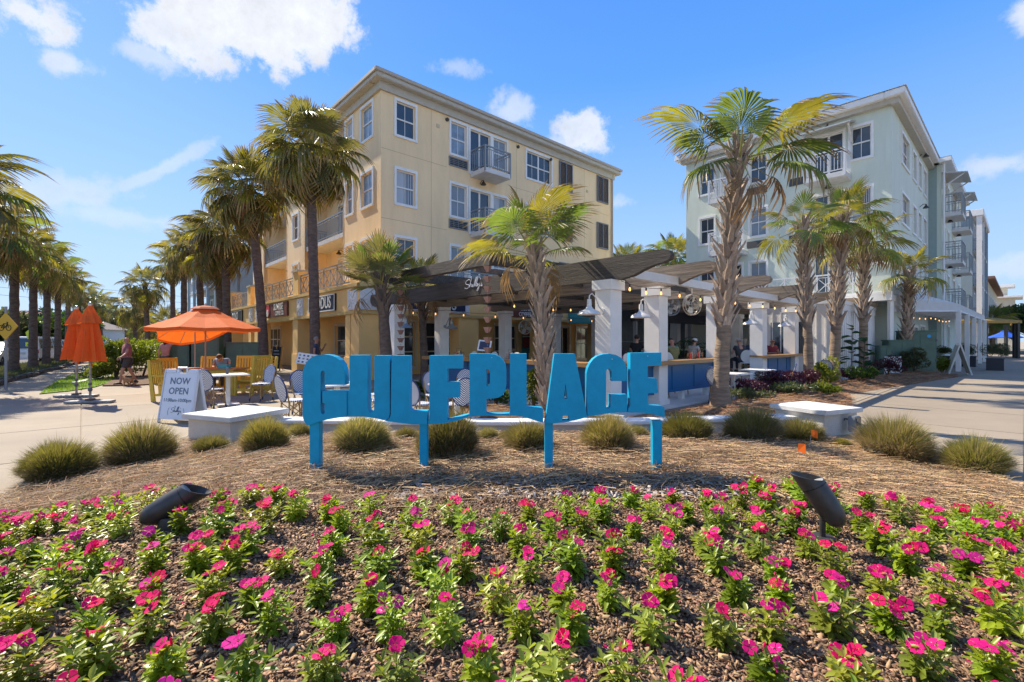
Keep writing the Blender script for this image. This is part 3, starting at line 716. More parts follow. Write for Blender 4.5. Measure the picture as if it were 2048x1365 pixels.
shop_sign('R', 2.0, 5.1, 2.83, 3.45, 'x', navy_s, pale_letter, 'navy board with white capitals seen behind the pergola beams', edge=pale_letter, sizes=[('MODUS', .66, 1.55, 0)])
shop_sign('R', 7.6, 10.6, 2.75, 3.35, 'x', M('brown_sign_board',(0,0,0)), pale_letter, 'brown coffee shop sign behind the tall palm in front of the restaurant', sizes=[('SUNRISE', .34, 1.5, .15), ('COFFEE CO.', .3, 1.5, -.15)])
shop_sign('R', 12.3, 17.5, 2.55, 3.3, 'x', M('teal_board', (.02,.28,.27), .5), pale_letter, 'plain teal fascia board at the far end of the yellow building arcade', sizes=[])

# ------------------------------------------------------------------ teal building further up the street
Tb = thing('apartment_building', 'blue grey building with open galleries beyond the yellow one', 'building', (-25.5,40.5,0), RZ)
wn = [(a, a+1.1, z+.8, z+2.2, 'sash', glass_dark) for z in (0, 3.6, 6.7) for a in (1.2, 4.2, 7.2, 10.2)]
put_wall(Tb, 'R', 0, 9, 0, 9.6, [], stucco_grey); put_wall(Tb, 'L', 0, 14, 0, 9.6, [w[:4] for w in wn], stucco_grey, off=1.6)
for w in wn: put_window(Tb, 'L', *w[:4], kind=w[4], glass=w[5], off=1.6)
for zf in (3.5, 6.6): balcony(Tb, 'L', 0.1, 13.9, 1.6, zf, off=1.6, mat=rail_white)
for a in (.1, 3.5, 7, 10.5, 13.8): MB().box(-.12,.12,a-.12,a+.12,0,9.6).build('post', M('pale_blue_post', (.32,.44,.50), .6), Tb)
MB().box(-.6,9.4,-.5,14.5,9.6,9.9).build('roof', white_trim, Tb, bevel=.03)

# ------------------------------------------------------------------ the sage green building
Gb = thing('apartment_building', 'four storey sage green building with white windows and metal awnings', 'building', (17.7,21.9,0), RZ)
GF = (3.65, 6.65, 9.65); GE = 12.75
wl_ = []
for zf in GF:
    b = zf+.78; t_ = zf+2.3
    wl_ += [(.78,1.58,b,t_,'sash',glass_blue),(1.9,3.15,zf+.03,t_,'door',glass_dark),(5.45,6.3,b,t_,'sash',glass_blue if zf > 9 else glass_blind),(6.75,7.9,zf+.03,t_,'door',glass_blue),(8.35,9.2,b,t_,'sash',glass_dark)]
put_wall(Gb, 'L', 0, 9.9, 0, GE, [w[:4] for w in wl_], stucco_green)
for w in wl_: put_window(Gb, 'L', *w[:4], kind=w[4], glass=w[5])
for zf in GF[1:]:
    balcony(Gb, 'L', 1.55, 3.3, 1.2, zf, mat=rail_white); balcony(Gb, 'L', 6.4, 8.15, 1.2, zf, mat=rail_white)
    MB().box(-.05,0,5.4,6.5,zf+.12,zf+.5).build('air_grille', M('grille_dark', (.06,.06,.065), .5), Gb)
    MB().box(-.05,0,3.4,4.3,zf+.12,zf+.5).build('air_grille', M('grille_dark',(0,0,0)), Gb)
def awning(root, face, a0, a1, z, d=1.0, off=0):
    w = a1-a0; m_ = MB(); m_.add([(0,0,.12),(w,0,.12),(w,-d,-.12),(0,-d,-.12),(0,0,.08),(w,0,.08),(w,-d,-.17),(0,-d,-.17)], [(0,3,2,1),(4,5,6,7),(3,7,6,2),(0,4,7,3),(1,2,6,5)])
    n = int(w/.22)
    for i in range(n+1): m_.bar((w*i/n,0,.13),(w*i/n,-d,-.11),.03)
    loc, rz = ((a0, off, z), 0) if face == 'R' else ((off, a1, z), -pi/2)
    o = m_.build('awning', roof_metal, root, loc=loc, rot=(0,0,rz)); b = MB()
    for x in (.12, w-.12): b.bar((x,0,-.85),(x,-d*.85,-.15),.07); b.bar((x,-.03,-.9),(x,-.03,.05),.06)
    b.build('bracket', M('balcony_white',(0,0,0)), o); return o
awning(Gb, 'L', 1.4, 3.6, 12.15); awning(Gb, 'L', 6.3, 8.3, 12.15)
for zf in GF: wall_lamp(Gb, 'L', 2.5, zf+2.62); wall_lamp(Gb, 'L', 7.3, zf+2.62)
wr2 = []
for zf in GF[0:]:
    for a0, a1, k in ((2.5,4.7,'pair'),(5.95,7.1,'sash'),(7.95,9.05,'sash'),(10.0,11.2,'sash')): wr2.append((a0,a1,zf+.9,zf+2.35,k,glass_dark))
dr = [(3.5,5.2,.03,2.4,'door',glass_dark),(6.2,7.6,.5,2.3,'sash',glass_dark),(8.5,10.4,.03,2.4,'door',glass_dark)]
put_wall(Gb, 'R', 0, 12.3, 0, GE, [w[:4] for w in wr2+dr], stucco_green)
for w in wr2+dr: put_window(Gb, 'R', *w[:4], kind=w[4], glass=w[5])
for zf in GF[1:]: wall_lamp(Gb, 'R', 8.6, zf+2.75)
ge = MB(); ge.box(-.55,12.9,-.55,.2,GE,GE+.30); ge.box(-.55,.2,.2,10.6,GE,GE+.30); ge.build('eaves', white_trim, Gb, bevel=.03)
MB().box(-.3,.0,-.3,0,GE-.28,GE).box(0,12.6,-.3,0,GE-.22,GE).box(-.3,0,0,10.3,GE-.22,GE).build('soffit', MATS['eaves_cream'], Gb)
rf = MB(); rf.add([(-.6,-.6,GE+.31),(12.9,-.6,GE+.31),(12.9,10.5,GE+.31),(-.6,10.5,GE+.31),(4,4,GE+1.1),(9,4,GE+1.1),(9,8,GE+1.1),(4,8,GE+1.1)],[(0,1,5,4),(1,2,6,5),(2,3,7,6),(3,0,4,7),(4,5,6,7)])
for i in range(26): rf.bar((-.6,-.5+i*.43,GE+.34),(0,-.45+i*.43,GE+.42),.05)
rf.build('roof', M('white_metal_roof', (.70,.71,.71), .4), Gb)
MB().box(0,12.3,9.9,10.1,0,GE).build('end_wall', stucco_green, Gb); 
# second floor terrace in front with parapet and white rail
MB().box(-1.6,-.02,-.25,9.9,3.35,3.62).box(-1.6,-1.4,-.25,9.9,3.62,3.75).build('terrace_floor', white_trim, Gb, bevel=.01)
q = MB().box(-1.55,-.3,-.2,1.1,3.63,4.95).build('parapet', stucco_green, Gb); MB().box(-1.62,-.25,-.27,1.17,4.96,5.1).build('coping', white_trim, q)
lattice_rail(Gb, 'L', 1.2, 9.8, 3.76, off=-1.5, mat=rail_white)
tf = MB()
for a in (2.4, 5.6, 9.4): tf.box(-1.5,-1.3,a,a+.2,0,3.34)
tf.build('post', white_trim, Gb)
# further blocks of the same terrace
G2 = thing('apartment_building', 'second sage green block with stacked balconies behind the front one', 'building', (27.2,29.76,0), RZ)
w2 = [(a, a+1.0, zf+.8, zf+2.3, 'sash', glass_dark) for zf in (.2,)+GF for a in (3.2, 10.6)] + [(a, a+1.3, zf+.03, zf+2.3, 'door', glass_dark) for zf in GF for a in (.6, 6.7)]
put_wall(G2, 'R', 0, 13.5, 0, GE, [w[:4] for w in w2], stucco_green)
for w in w2: put_window(G2, 'R', *w[:4], kind=w[4], glass=w[5])
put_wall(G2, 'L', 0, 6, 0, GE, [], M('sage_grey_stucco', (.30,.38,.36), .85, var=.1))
for zf in GF:
    for a in (.2, 6.2): balcony(G2, 'R', a, a+2.3, .95, zf, hgt=1.15); wall_lamp(G2, 'R', a+1.3, zf+2.7) if zf < 9 else awning(G2, 'R', a-.2, a+2.6, 12.1, 1.2)
MB().box(-.5,14,-.5,6,GE,GE+.28).build('eaves', white_trim, G2, bevel=.03); MB().add([(-.5,-.5,GE+.29),(14,-.5,GE+.29),(14,6,GE+.29),(-.5,6,GE+.29),(3,3,GE+1),(11,3,GE+1)],[(0,1,5,4),(1,2,5),(2,3,4,5),(3,0,4)]).build('roof', MATS['white_metal_roof'], G2)
MB().tube([(-.12,-.12,GE),(-.12,-.12,0)], .06).build('downpipe', white_trim, G2)
G3 = thing('apartment_building', 'grey blue block with tall white corner columns beyond the green ones', 'building', (41.4,41.4,0), RZ)
MB().box(0,10,.6,8,0,12.6).build('wall', stucco_grey, G3)
for a in (0, 3.2, 6.4, 9.6): MB().box(a,a+.35,0,.35,0,12.6).build('column', white_trim if a < 4 else stucco_grey, G3)
MB().box(0,.35,3,3.4,0,12.6).build('column', white_trim, G3)
for zf in (3.4,6.5,9.6): balcony(G3, 'R', .4, 9.6, .55, zf, off=.6, slab=.15)
MB().box(-.12,10.2,-.12,8.2,12.62,13.2).build('roof', white_trim, G3, bevel=.04)
for zf in (.3,3.4,6.5,9.6): 
    for a in (1, 4.4, 7.4): put_window(G3, 'R', a, a+1.4, zf+.2, zf+2.4, 'door', glass_dark, off=.59)
G4 = thing('shop_building', 'low cream building with a reddish roof edge at the far end of the walk', 'building', (57.6,57,0), RZ)
w4 = [(a, a+1.6, z+.9, z+2.8, 'sash', glass_blue) for z in (.2, 4.6) for a in (3, 8, 13, 18, 23, 28)]
put_wall(G4, 'R', 0, 32, 0, 9.0, [w[:4] for w in w4], M('cream_stucco', (.66,.56,.38), .85, var=.1)); put_wall(G4, 'L', 0, 6, 0, 9.0, [], MATS['cream_stucco'])
for w in w4: put_window(G4, 'R', *w[:4], kind=w[4], glass=w[5])
MB().box(-.6,33,-.7,6,9.0,9.35).build('roof', M('terracotta_roof', (.22,.11,.07), .7), G4, bevel=.04)
G5 = thing('tower', 'pale look-out tower with stepped flat roofs far down the walk', 'tower', (92,86,0), RZ)
MB().box(0,7,0,5,0,9.5).build('wall', M('pale_stucco', (.55,.52,.42), .85), G5); MB().box(2,5,1,4,9.5,11.6).build('belvedere', MATS['pale_stucco'], G5)
MB().box(-1,8,-1,6,9.5,9.9).build('roof', white_trim, G5, bevel=.05); MB().box(1,6,0,5,11.6,12.1).build('roof', white_trim, G5, bevel=.05)
put_window(G5, 'R', 2.5, 4, 5.5, 7.2, 'sash', glass_dark)
# ------------------------------------------------------------------ palms
def leafmat(name, col, tcol=None, **k): return M(name, col, .42, var=k.pop('var', .3), nscale=3, trans=k.pop('trans', .42), objvar=.28, hue=.012, tcol=tcol, spec=.5, **k)
pl_green = leafmat('palm_leaf_green', (.13,.19,.045), tcol=(2.0,1.8,.9))
pl_dark = leafmat('palm_leaf_dark', (.16,.175,.065), tcol=(1.8,1.5,.8), trans=.42)
pl_yell = leafmat('palm_leaf_yellow_green', (.25,.265,.05), tcol=(1.7,1.4,.6))
pl_brown = leafmat('palm_leaf_dry', (.30,.175,.075), trans=.3)
pl_tip = leafmat('palm_leaf_tip', (.32,.24,.09), trans=.35)
bark_lo = M('palm_bark_ringed', (.34,.245,.165), .9, nscale=2.2, col2=(.14,.10,.07), bump=1., bscale=7, stretch=(1.2,1.2,7))
bark_dk = M('palm_bark_dark', (.165,.12,.095), .95, nscale=5, col2=(.07,.05,.042), bump=1., bscale=14, stretch=(1,1,2.2))
boot_m = M('palm_boot', (.47,.37,.28), .9, nscale=6, col2=(.27,.20,.15), bump=.8, bscale=22, objvar=.28, stretch=(4,4,.6))
boot_dk = M('palm_boot_dark', (.20,.15,.12), .9, nscale=6, col2=(.10,.075,.06), bump=.8, bscale=22, objvar=.25)
def frond_mesh(name, seed, mat, pet=.75, R=.85, n=36, curl=.35, hang=.35, spread=2.05, tips=True, keep=1.0):
    R_ = random.Random(seed); vs = []; fs = []; mi = []
    def addv(p): vs.append(tuple(p)); return len(vs)-1
    # petiole: a flat tapering stalk
    def pz(s): return -.06*pet*s*s
    prev = None
    for i in range(5):
        s = i/4; w = .022-.010*s; x = pet*s; z = pz(s)
        r = [addv((x,-w,z)), addv((x,w,z)), addv((x,0,z-.016))]
        if prev:
            for a in range(3): fs.append((prev[a], prev[(a+1)%3], r[(a+1)%3], r[a])); mi.append(2)
        prev = r
    hx = pet; hz = pz(1)
    dth = 2*spread/(n-1)
    for i in range(n):
        if R_.random() > keep: continue
        th = -spread+i*dth; c = abs(th)/spread
        # the costa carries the middle leaflets further out and bends down
        s0 = .30*R*(1-c)**1.2; bx = hx+s0; bz = hz-curl*.35*s0*s0/R
        L = R*(1-.28*c)*R_.uniform(.88, 1.06); a = th+R_.uniform(-.03,.03)
        dx = cos(a); dy = sin(a); lx, ly = -dy, dx; split = .55+.12*R_.random(); rows = []
        hg = hang*R_.uniform(.5, 1.6); tw = R_.uniform(-.25,.25)
        for s in (.03, .28, split, .76, .90):
            r = L*s; hw = .5*dth*r if s <= split else .5*dth*L*split*max(.04,(1-(s-split)/(1.02-split)))**.62
            x = bx+dx*r; y = dy*r; fx = x-hx
            z = bz-curl*(fx*fx*.55+y*y*.25)/R+(.06*R*(1-c)) - hg*L*max(0, s-split*.8)**2*1.7
            x -= hg*L*max(0, s-.5)**2*.5*dx
            fold = .45*hw
            rows.append((addv((x-lx*hw, y-ly*hw, z+fold+tw*hw)), addv((x, y, z-fold)), addv((x+lx*hw, y+ly*hw, z+fold-tw*hw))))
        s = 1.; r = L; x = bx+dx*r; y = dy*r
        z = bz-curl*((x-hx)**2*.55+y*y*.25)/R+(.06*R*(1-c))-hg*L*(1-split*.8)**2*1.7; x -= hg*L*.125*dx
        tip = addv((x, y, z))
        for k in range(4):
            A, B = rows[k], rows[k+1]
            fs.append((A[0],A[1],B[1],B[0])); fs.append((A[1],A[2],B[2],B[1])); mi += [0 if (k < 3 or not tips) else 1]*2
        fs.append((rows[4][0], rows[4][1], tip)); fs.append((rows[4][1], rows[4][2], tip)); mi += [1 if tips else 0]*2
    me = bpy.data.meshes.new(name); me.from_pydata(vs, [], fs)
    for m_ in (mat, pl_tip, M('palm_stalk', (.24,.25,.07), .5, objvar=.3)): me.materials.append(m_)
    me.polygons.foreach_set('material_index', mi); me.update(); return me
FR = {}
for k, (mat_) in enumerate((pl_green, pl_dark, pl_yell)):
    FR[mat_.name] = {'up': [frond_mesh('frond', 10+k, mat_, .8, .85, 34, .12, .10, 1.75), frond_mesh('frond', 20+k, mat_, .75, .9, 34, .3, .22, 1.9)],
        'mid': [frond_mesh('frond', 30+k, mat_, .85, .9, 36, .55, .38, 2.05), frond_mesh('frond', 40+k, mat_, .8, .95, 36, .75, .5, 2.05)],
        'low': [frond_mesh('frond', 50+k, mat_, .8, .9, 34, .8, .8, 2.1, keep=.9), frond_mesh('frond', 60+k, mat_, .75, .9, 32, .9, .9, 2.1, keep=.85)]}
dead_fr = [frond_mesh('frond', 70+k, pl_brown, .7, .75, 24, 1.1, 1.0, 1.6, tips=False, keep=.8) for k in range(2)]
def boot_mesh(seed, mat, L=.27):
    R_ = random.Random(seed); mb = MB(); w = .075; rows = []
    for (z, x, hw, t) in ((-.04,-.02,w,.03),(.10,.012,w*.8,.034),(L*.72,.05,w*.52,.028),(L,.085,w*.48,.02)):
        rows.append([(x,-hw,z),(x,hw,z),(x+t,hw*.7,z),(x+t,-hw*.7,z)])
    vs = [p for r in rows for p in r]; fs = []
    for i in range(3):
        for k in range(4): fs.append((4*i+k, 4*i+(k+1)%4, 4*i+4+(k+1)%4, 4*i+4+k))
    b = len(vs); vs += [(.115,-w*.55+R_.uniform(-.01,.01),L+.05+R_.uniform(0,.03)),(.115,w*.5,L+.04+R_.uniform(0,.05))]
    fs += [(12,15,b),(15,14,b),(12,14,b),(13,14,b+1),(12,13,b+1),(14,12,b+1)]
    return MB().add(vs, fs).mesh('boot', mat)
boots = [boot_mesh(i, boot_m, .24+.03*i) for i in range(3)]; boots_dk = [boot_mesh(i+5, boot_dk, .22+.03*i) for i in range(3)]
def palm(label, base, top, r0, r1, nf, kinds=('palm_leaf_green',), fs=1.0, e0=82, e1=-40, dead=3, boot_z=None, bm=None, bstep=.042, bark=None, seed=1, group=None, az_fn=None, bsc=1., stubs=4, stiff=False):
    R_ = random.Random(seed); base = Vector(base); top = Vector(top)
    t = thing('palm_tree', label, 'palm tree', base, 0, group); h = top.z-base.z; off = Vector((top.x-base.x, top.y-base.y, 0))
    def ax(s): return off*(s**1.5)+Vector((0,0,h*s))
    N_ = max(6, int(h/.16)); pts = []; rr = []
    for i in range(N_+1):
        s = i/N_; pts.append(ax(s)+Vector((R_.uniform(-.008,.008), R_.uniform(-.008,.008), 0)))
        rr.append((r0*(1+.35*max(0, .08-s)/.08)*(1-s)+r1*s)*(1+R_.uniform(-.035,.035)))
    pts[0].z -= .1
    MB().tube(pts, rr, 14).build('trunk', bark or bark_lo, t, smooth=True)
    if boot_z:
        z = boot_z[0]-base.z; k = 0
        while z < boot_z[1]-base.z:
            s = max(0, min(1, z/h)); p = ax(s); r = r0*(1-s)+r1*s; a = k*2.39996+R_.uniform(-.2,.2); m_ = R_.choice(bm or boots)
            o = obj('boot', m_, t, (p.x+cos(a)*r*.9, p.y+sin(a)*r*.9, z), (0, R_.uniform(.0,.27), a), bsc*R_.uniform(.85,1.2)); z += bstep; k += 1
    for i in range(stubs):   # cut leaf stalks left standing at the crown
        a = R_.uniform(0, 2*pi); e = radians(R_.uniform(50, 80)); p0 = ax(.97)+Vector((cos(a)*r1,sin(a)*r1,0)); q = p0+Vector((cos(a)*cos(e), sin(a)*cos(e), sin(e)))*R_.uniform(.4,.8)*fs
        MB().tube([p0, q], [.028*fs, .017*fs], 5).build('leaf_stub', boot_m, t)
    for i in range(nf):
        q = (i+.5)/nf; e = radians(e0+(e1-e0)*q**.85+R_.uniform(-9, 9)); a = i*2.39996+R_.uniform(-.25,.25)+seed
        if az_fn: a, e = az_fn(i, a, e)
        kind = 'up' if (stiff or e > radians(48)) else ('mid' if e > radians(2) else 'low'); kn = R_.choice(kinds); m_ = R_.choice(FR[kn][kind])
        s = fs*R_.uniform(.85, 1.1)*(.85 if kind == 'up' else 1)
        p = ax(1)+Vector((cos(a)*r1*.6, sin(a)*r1*.6, -.25*q*fs))
        obj('frond', m_, t, p, (R_.uniform(-.35,.35), -e, a), s)
    for i in range(dead):
        a = R_.uniform(0, 2*pi); obj('dead_frond', R_.choice(dead_fr), t, ax(.985)+Vector((cos(a)*r1, sin(a)*r1, -.1)), (R_.uniform(-.4,.4), radians(R_.uniform(25, 60)), a), fs*R_.uniform(.7,.95))
    return t
def ptop(px, py, Y): return ray(px, py, Y)
# palms in front of the restaurant
b = spot(1096, 9.6); palm('fully booted palm rising behind the sign letters before the yellow wall', b, ptop(1066,492,9.6), .13, .10, 17, ('palm_leaf_yellow_green','palm_leaf_yellow_green','palm_leaf_green'), .84, 86, 6, 3, (b.z+.05, 3.4), None, .030, seed=3, stubs=3)
b = spot(1441, 9.85)
def fewer(i, a, e):
    A = [(195,18),(172,42),(110,66),(60,72),(20,60),(5,48),(352,12),(340,-8),(205,-12),(110,80),(30,30),(250,35),(300,30),(100,40)][i]
    return radians(A[0]), radians(A[1])
palm('tallest leaning palm with a sparse crown, smooth below and booted above', b, ptop(1478,305,9.7), .165, .10, 13, ('palm_leaf_green','palm_leaf_green','palm_leaf_yellow_green'), .96, dead=2, boot_z=(1.85,5.5), bstep=.036, bsc=1.08, seed=5, az_fn=fewer, stubs=7)
b = spot(1618, 14.6); palm('thin palm with cut leaf stalks, left of the three grouped palms', b, ptop(1603,450,14.6), .15, .09, 12, ('palm_leaf_yellow_green','palm_leaf_green'), .74, 70, -35, 3, (2.1, 5.2), None, .036, seed=8, bsc=1.15, stubs=7)
b = spot(1668, 16.4); palm('middle of the three grouped palms with a wide yellow green crown', b, ptop(1688,432,16.4), .18, .11, 24, ('palm_leaf_yellow_green','palm_leaf_green'), .84, 85, -35, 4, (2.1, 6.0), None, .042, seed=9, bsc=1.15)
b = spot(1727, 18.6); palm('right of the three grouped palms with its crown against the sage wall', b, ptop(1727,482,18.6), .175, .105, 22, ('palm_leaf_yellow_green','palm_leaf_green'), .84, 85, -35, 4, (2.3, 5.6), None, .046, seed=12, bsc=1.15)
b = spot(1812, 21.0); palm('slim palm behind the green utility cabinet', b, ptop(1818,545,21.0), .19, .13, 18, ('palm_leaf_yellow_green',), .8, 80, -30, 3, (1.4, 4.7), None, .045, seed=15, bsc=1.1)
b = Vector((-3.55,13.4,0)); palm('palm with a stiff dark green crown before the corner of the yellow building', b, ptop(762,563,13.3), .20, .12, 24, ('palm_leaf_green','palm_leaf_dark'), .92, 84, 12, 2, (2.25, 3.4), boots_dk, .034, bark=bark_dk, seed=21, stubs=2, stiff=True)
b = Vector((-3.2,17.2,0)); palm('small palm partly hidden behind the stiff green one', b, (-3.35,17.2,3.6), .15, .11, 12, ('palm_leaf_yellow_green',), .85, 80, 5, 2, (2.2,3.5), boots_dk, .05, bark=bark_dk, seed=22)
# tall dark palms along the yellow building and up the street
row = [(631,18.6,619,292,15,.20,66,1.16,'tallest palm before the yellow building, with a round dense crown'),
       (529,20.8,497,372,17,.20,58,1.1,'second tall palm, leaning, between the two shop signs'),
       (455,24,450,458,19,.20,52,1.1,'third tall palm of the row beside the yellow building'),
       (446,25.5,432,505,23,.2,34,.9,'palm just behind the third tall one of the row'),
       (404,27.5,396,482,25,.2,38,.95,'palm over the open orange umbrella'),
       (368,31,368,500,27,.2,34,.9,'palm behind the green utility boxes'),
       (346,35,345,527,29,.18,32,.85,'palm at the left end of the row beside the shops'),
       (296,40,290,568,31,.2,34,1.1,'palm standing alone against the sky at the far end of the shops'),
       (334,44,334,650,33,.2,34,1.2,'low palm behind the shrubs beyond the orange umbrella'),
       (272,50,268,608,35,.2,34,1.3,'far palm on the right side of the street')]
for (px, Y, tx, ty, sd_, r, nf, fs, lb) in row:
    x = (px-1024)/FPX*Y; palm(lb, (x,Y,0), ptop(tx,ty,Y), r, r*.82, nf, ('palm_leaf_dark','palm_leaf_dark','palm_leaf_yellow_green'), fs, 86, -68, 7 if Y < 30 else 3, None, bark=bark_dk, seed=sd_, group='palms beside the yellow building', stubs=2)
def street_palm(px, Y, ty, sd_, lb, nf=34, fs=.92, grp='palms on the planting strip along the street'):
    x = (px-1024)/FPX*Y; return palm(lb, (x,Y,.05), ptop(px+rnd.uniform(-4,4), ty, Y), .19, .15, nf, ('palm_leaf_dark','palm_leaf_yellow_green','palm_leaf_green'), fs, 86, -62, 4, None, bark=bark_dk, seed=sd_, group=grp, stubs=0)
street_palm(-125, 14.5, 350, 41, 'nearest street palm whose crown tips enter at the left edge of the photo', 46, 1.3)
street_palm(-48, 19, 440, 42, 'street palm mostly outside the left edge', 40, 1.2)
for i, (px, Y, ty) in enumerate([(28,22.0,485),(66,25.2,508),(93,28.5,528),(116,32,546),(136,37,562)]):
    street_palm(px, Y, ty, 50+i, ['first','second','third','fourth','fifth'][i]+' whole palm from the left on the planting strip')
for i, (px, Y) in enumerate([(160,44),(188,54),(203,62),(218,73),(232,88),(246,108)]):
    street_palm(px, Y, 682-(4.7)*940/Y, 60+i, ['sixth','seventh','eighth','ninth','tenth','eleventh'][i]+' palm of the street row, getting smaller', 26, 1.0)
street_palm(286, 60, 640, 71, 'distant palm before the open sky at the end of the street', 26, 1.3, 'distant palms at the end of the street'); street_palm(262, 80, 645, 72, 'faintest distant palm low over the end of the street', 24, 1.3, 'distant palms at the end of the street')
for i, (px, Y, ty, lb) in enumerate([(1253,42,530,'palm seen over the pergola left of the gap between buildings'),(1348,40,512,'palm seen over the pergola right against the sage building'),(1985,60,640,'palm beside the far look-out tower')]):
    x = (px-1024)/FPX*Y; palm(lb, (x,Y,0), ptop(px,ty,Y), .25, .2, 30, ('palm_leaf_green','palm_leaf_yellow_green'), 1.45, 86, -40, 4, None, seed=80+i, stubs=0)

# ------------------------------------------------------------------ shrubs and trees built from leaves
def leaf_cloud(name, n, rad, blobs, leaf, mat, seed, flat=.0, up=.25, shell=.55):
    """n folded leaves spread through lumpy blobs; 4 triangles each"""
    R = np.random.RandomState(seed); c = np.array([[R.uniform(-1,1),R.uniform(-1,1),R.uniform(-.6,1)] for _ in range(blobs)]); c *= (np.array(rad)*.62)
    bi = R.randint(0, blobs, n); d = R.normal(0,1,(n,3)); d /= np.linalg.norm(d,axis=1)[:,None]
    br = R.uniform(.28,.5,blobs)[bi]; rr = R.uniform(shell,1,n)**.6
    P = c[bi]+d*(np.array(rad)*br[:,None]*rr[:,None]); P[:,2] += rad[2]
    P[:,2] = np.maximum(P[:,2], .02+R.uniform(0,.1,n))
    out = d*.8+R.normal(0,.55,(n,3)); out[:,2] += up; out /= np.linalg.norm(out,axis=1)[:,None]
    ref = R.normal(0,1,(n,3)); side = np.cross(out, ref); side /= np.linalg.norm(side,axis=1)[:,None]; nor = np.cross(side, out)
    L = R.uniform(.7,1.25,n)[:,None]*leaf[0]; W = R.uniform(.8,1.2,n)[:,None]*leaf[1]
    co = np.zeros((n,6,3)); co[:,0] = P; co[:,1] = P+out*L*.45+side*W*.5+nor*W*.18; co[:,2] = P+out*L*.5-nor*W*.05; co[:,3] = P+out*L*.45-side*W*.5+nor*W*.18; co[:,4] = P+out*L-nor*L*.12; co[:,5] = co[:,4]
    base = (np.arange(n)*6)[:,None]; f = (np.array([0,1,2, 1,4,2, 0,2,3, 2,4,3])[None,:]+base).ravel()
    return np_mesh(name, co.reshape(-1,3), f, 3, mat)
def shrub(name, label, cat, loc, rad, n, leaf, mat, seed, blobs=9, rz=0, stems=4, group=None):
    t = thing(name, label, cat, loc, rz, group); obj('foliage', leaf_cloud('foliage', n, rad, blobs, leaf, mat, seed), t)
    mb = MB(); R_ = random.Random(seed)
    for i in range(stems):
        a = R_.uniform(0,6.28); mb.tube([(0,0,-.05),(cos(a)*rad[0]*.2,sin(a)*rad[1]*.2,rad[2]*.7),(cos(a)*rad[0]*.45,sin(a)*rad[1]*.45,rad[2]*1.3)], [.02+.02*rad[2],.015,.008], 5)
    mb.build('stem', M('shrub_stem', (.14,.09,.06), .9), t); return t
L_bright = leafmat('leaf_bright', (.20,.24,.03), tcol=(1.8,1.7,.7)); L_mid = leafmat('leaf_mid', (.07,.13,.025), tcol=(1.6,1.6,.8))
L_dark = leafmat('leaf_dark', (.035,.07,.025)); L_purple = leafmat('leaf_purple', (.085,.018,.035), trans=.3); L_olive = leafmat('leaf_olive', (.12,.14,.05))
for (px, Y, rad, n, sd_, lb) in [(232,19.5,(1.0,.8,.95),4200,1,'bright green shrub behind the walking man'),(285,20.5,(1.3,.9,1.0),5200,2,'large bright green shrub left of the tilted orange umbrella'),(205,18.6,(.6,.5,.45),1500,3,'low shrub on the edge of the lawn'),
        (325,22,(.8,.7,.9),2500,4,'bright shrub behind the woman in pink'),(441,23,(.7,.6,.75),2200,5,'clipped green shrub behind the seated man'),(478,24,(.7,.6,.6),1800,6,'rounded green shrub beside the yellow chairs')]:
    shrub('shrub', lb, 'shrub', spot(px, Y), rad, n, (.11,.055), L_bright if sd_ < 5 else L_mid, sd_)
shrub('shrub', 'dark low shrub with red blooms at the lawn edge', 'shrub', spot(190,19.2), (.7,.4,.28), 1400, (.07,.04), L_dark, 8)
for (px, Y, rad, n, lf, mat_, lb) in [(1485,12.2,(.75,.45,.27),3000,(.06,.03),L_purple,'purple leaved shrub right of the tall leaning palm'),(1560,12.9,(.7,.5,.33),3200,(.06,.03),L_purple,'largest purple leaved shrub before the bar'),(1620,13.6,(.45,.4,.3),1800,(.06,.03),L_purple,'purple leaved shrub at the foot of the thin palm'),
        (1705,17.2,(.7,.5,.3),2000,(.07,.035),L_purple,'purple shrub behind the middle grouped palm'),(1775,18.6,(.6,.5,.38),2000,(.07,.035),L_purple,'reddish purple shrub beside the white meter panel'),
        (1545,14.4,(.55,.35,.30),1400,(.09,.04),L_bright,'bright green shrub below the blue bar panel'),(1650,15.6,(.5,.4,.45),1500,(.1,.05),L_bright,'leggy bright shrub between the grouped palms'),
        (1500,10.9,(.5,.3,.13),900,(.07,.03),L_olive,'low green plants before the purple shrubs'),(1590,11.9,(.65,.3,.13),1000,(.08,.035),L_olive,'low fern like plants near the right pier'),(1655,12.7,(.5,.35,.14),1200,(.08,.035),L_bright,'low yellow tipped plants on the brown straw'),
        (1830,20.3,(.62,.5,.50),2600,(.09,.045),L_olive,'rounded green shrub before the green cabinet'),(1884,22.2,(.5,.4,.42),1600,(.09,.045),L_bright,'green shrub right of the green cabinet'),(1720,16.4,(.6,.4,.22),1200,(.09,.04),L_mid,'low leafy plants at the foot of the right grouped palm'),
        (990,10.4,(.35,.3,.3),1100,(.07,.035),L_mid,'small shrub seen under the letter P'),(1068,10.6,(.3,.3,.50),1500,(.07,.04),L_bright,'upright bright shrub left of the booted palm'),(1172,10.6,(.28,.25,.36),1000,(.07,.04),L_mid,'shrub seen between the letters A and C'),(838,12.6,(.25,.25,.25),900,(.07,.04),L_mid,'small round shrub under the bar counter')]:
    shrub('shrub', lb, 'shrub', spot(px, Y), rad, n, lf, mat_, int(px))
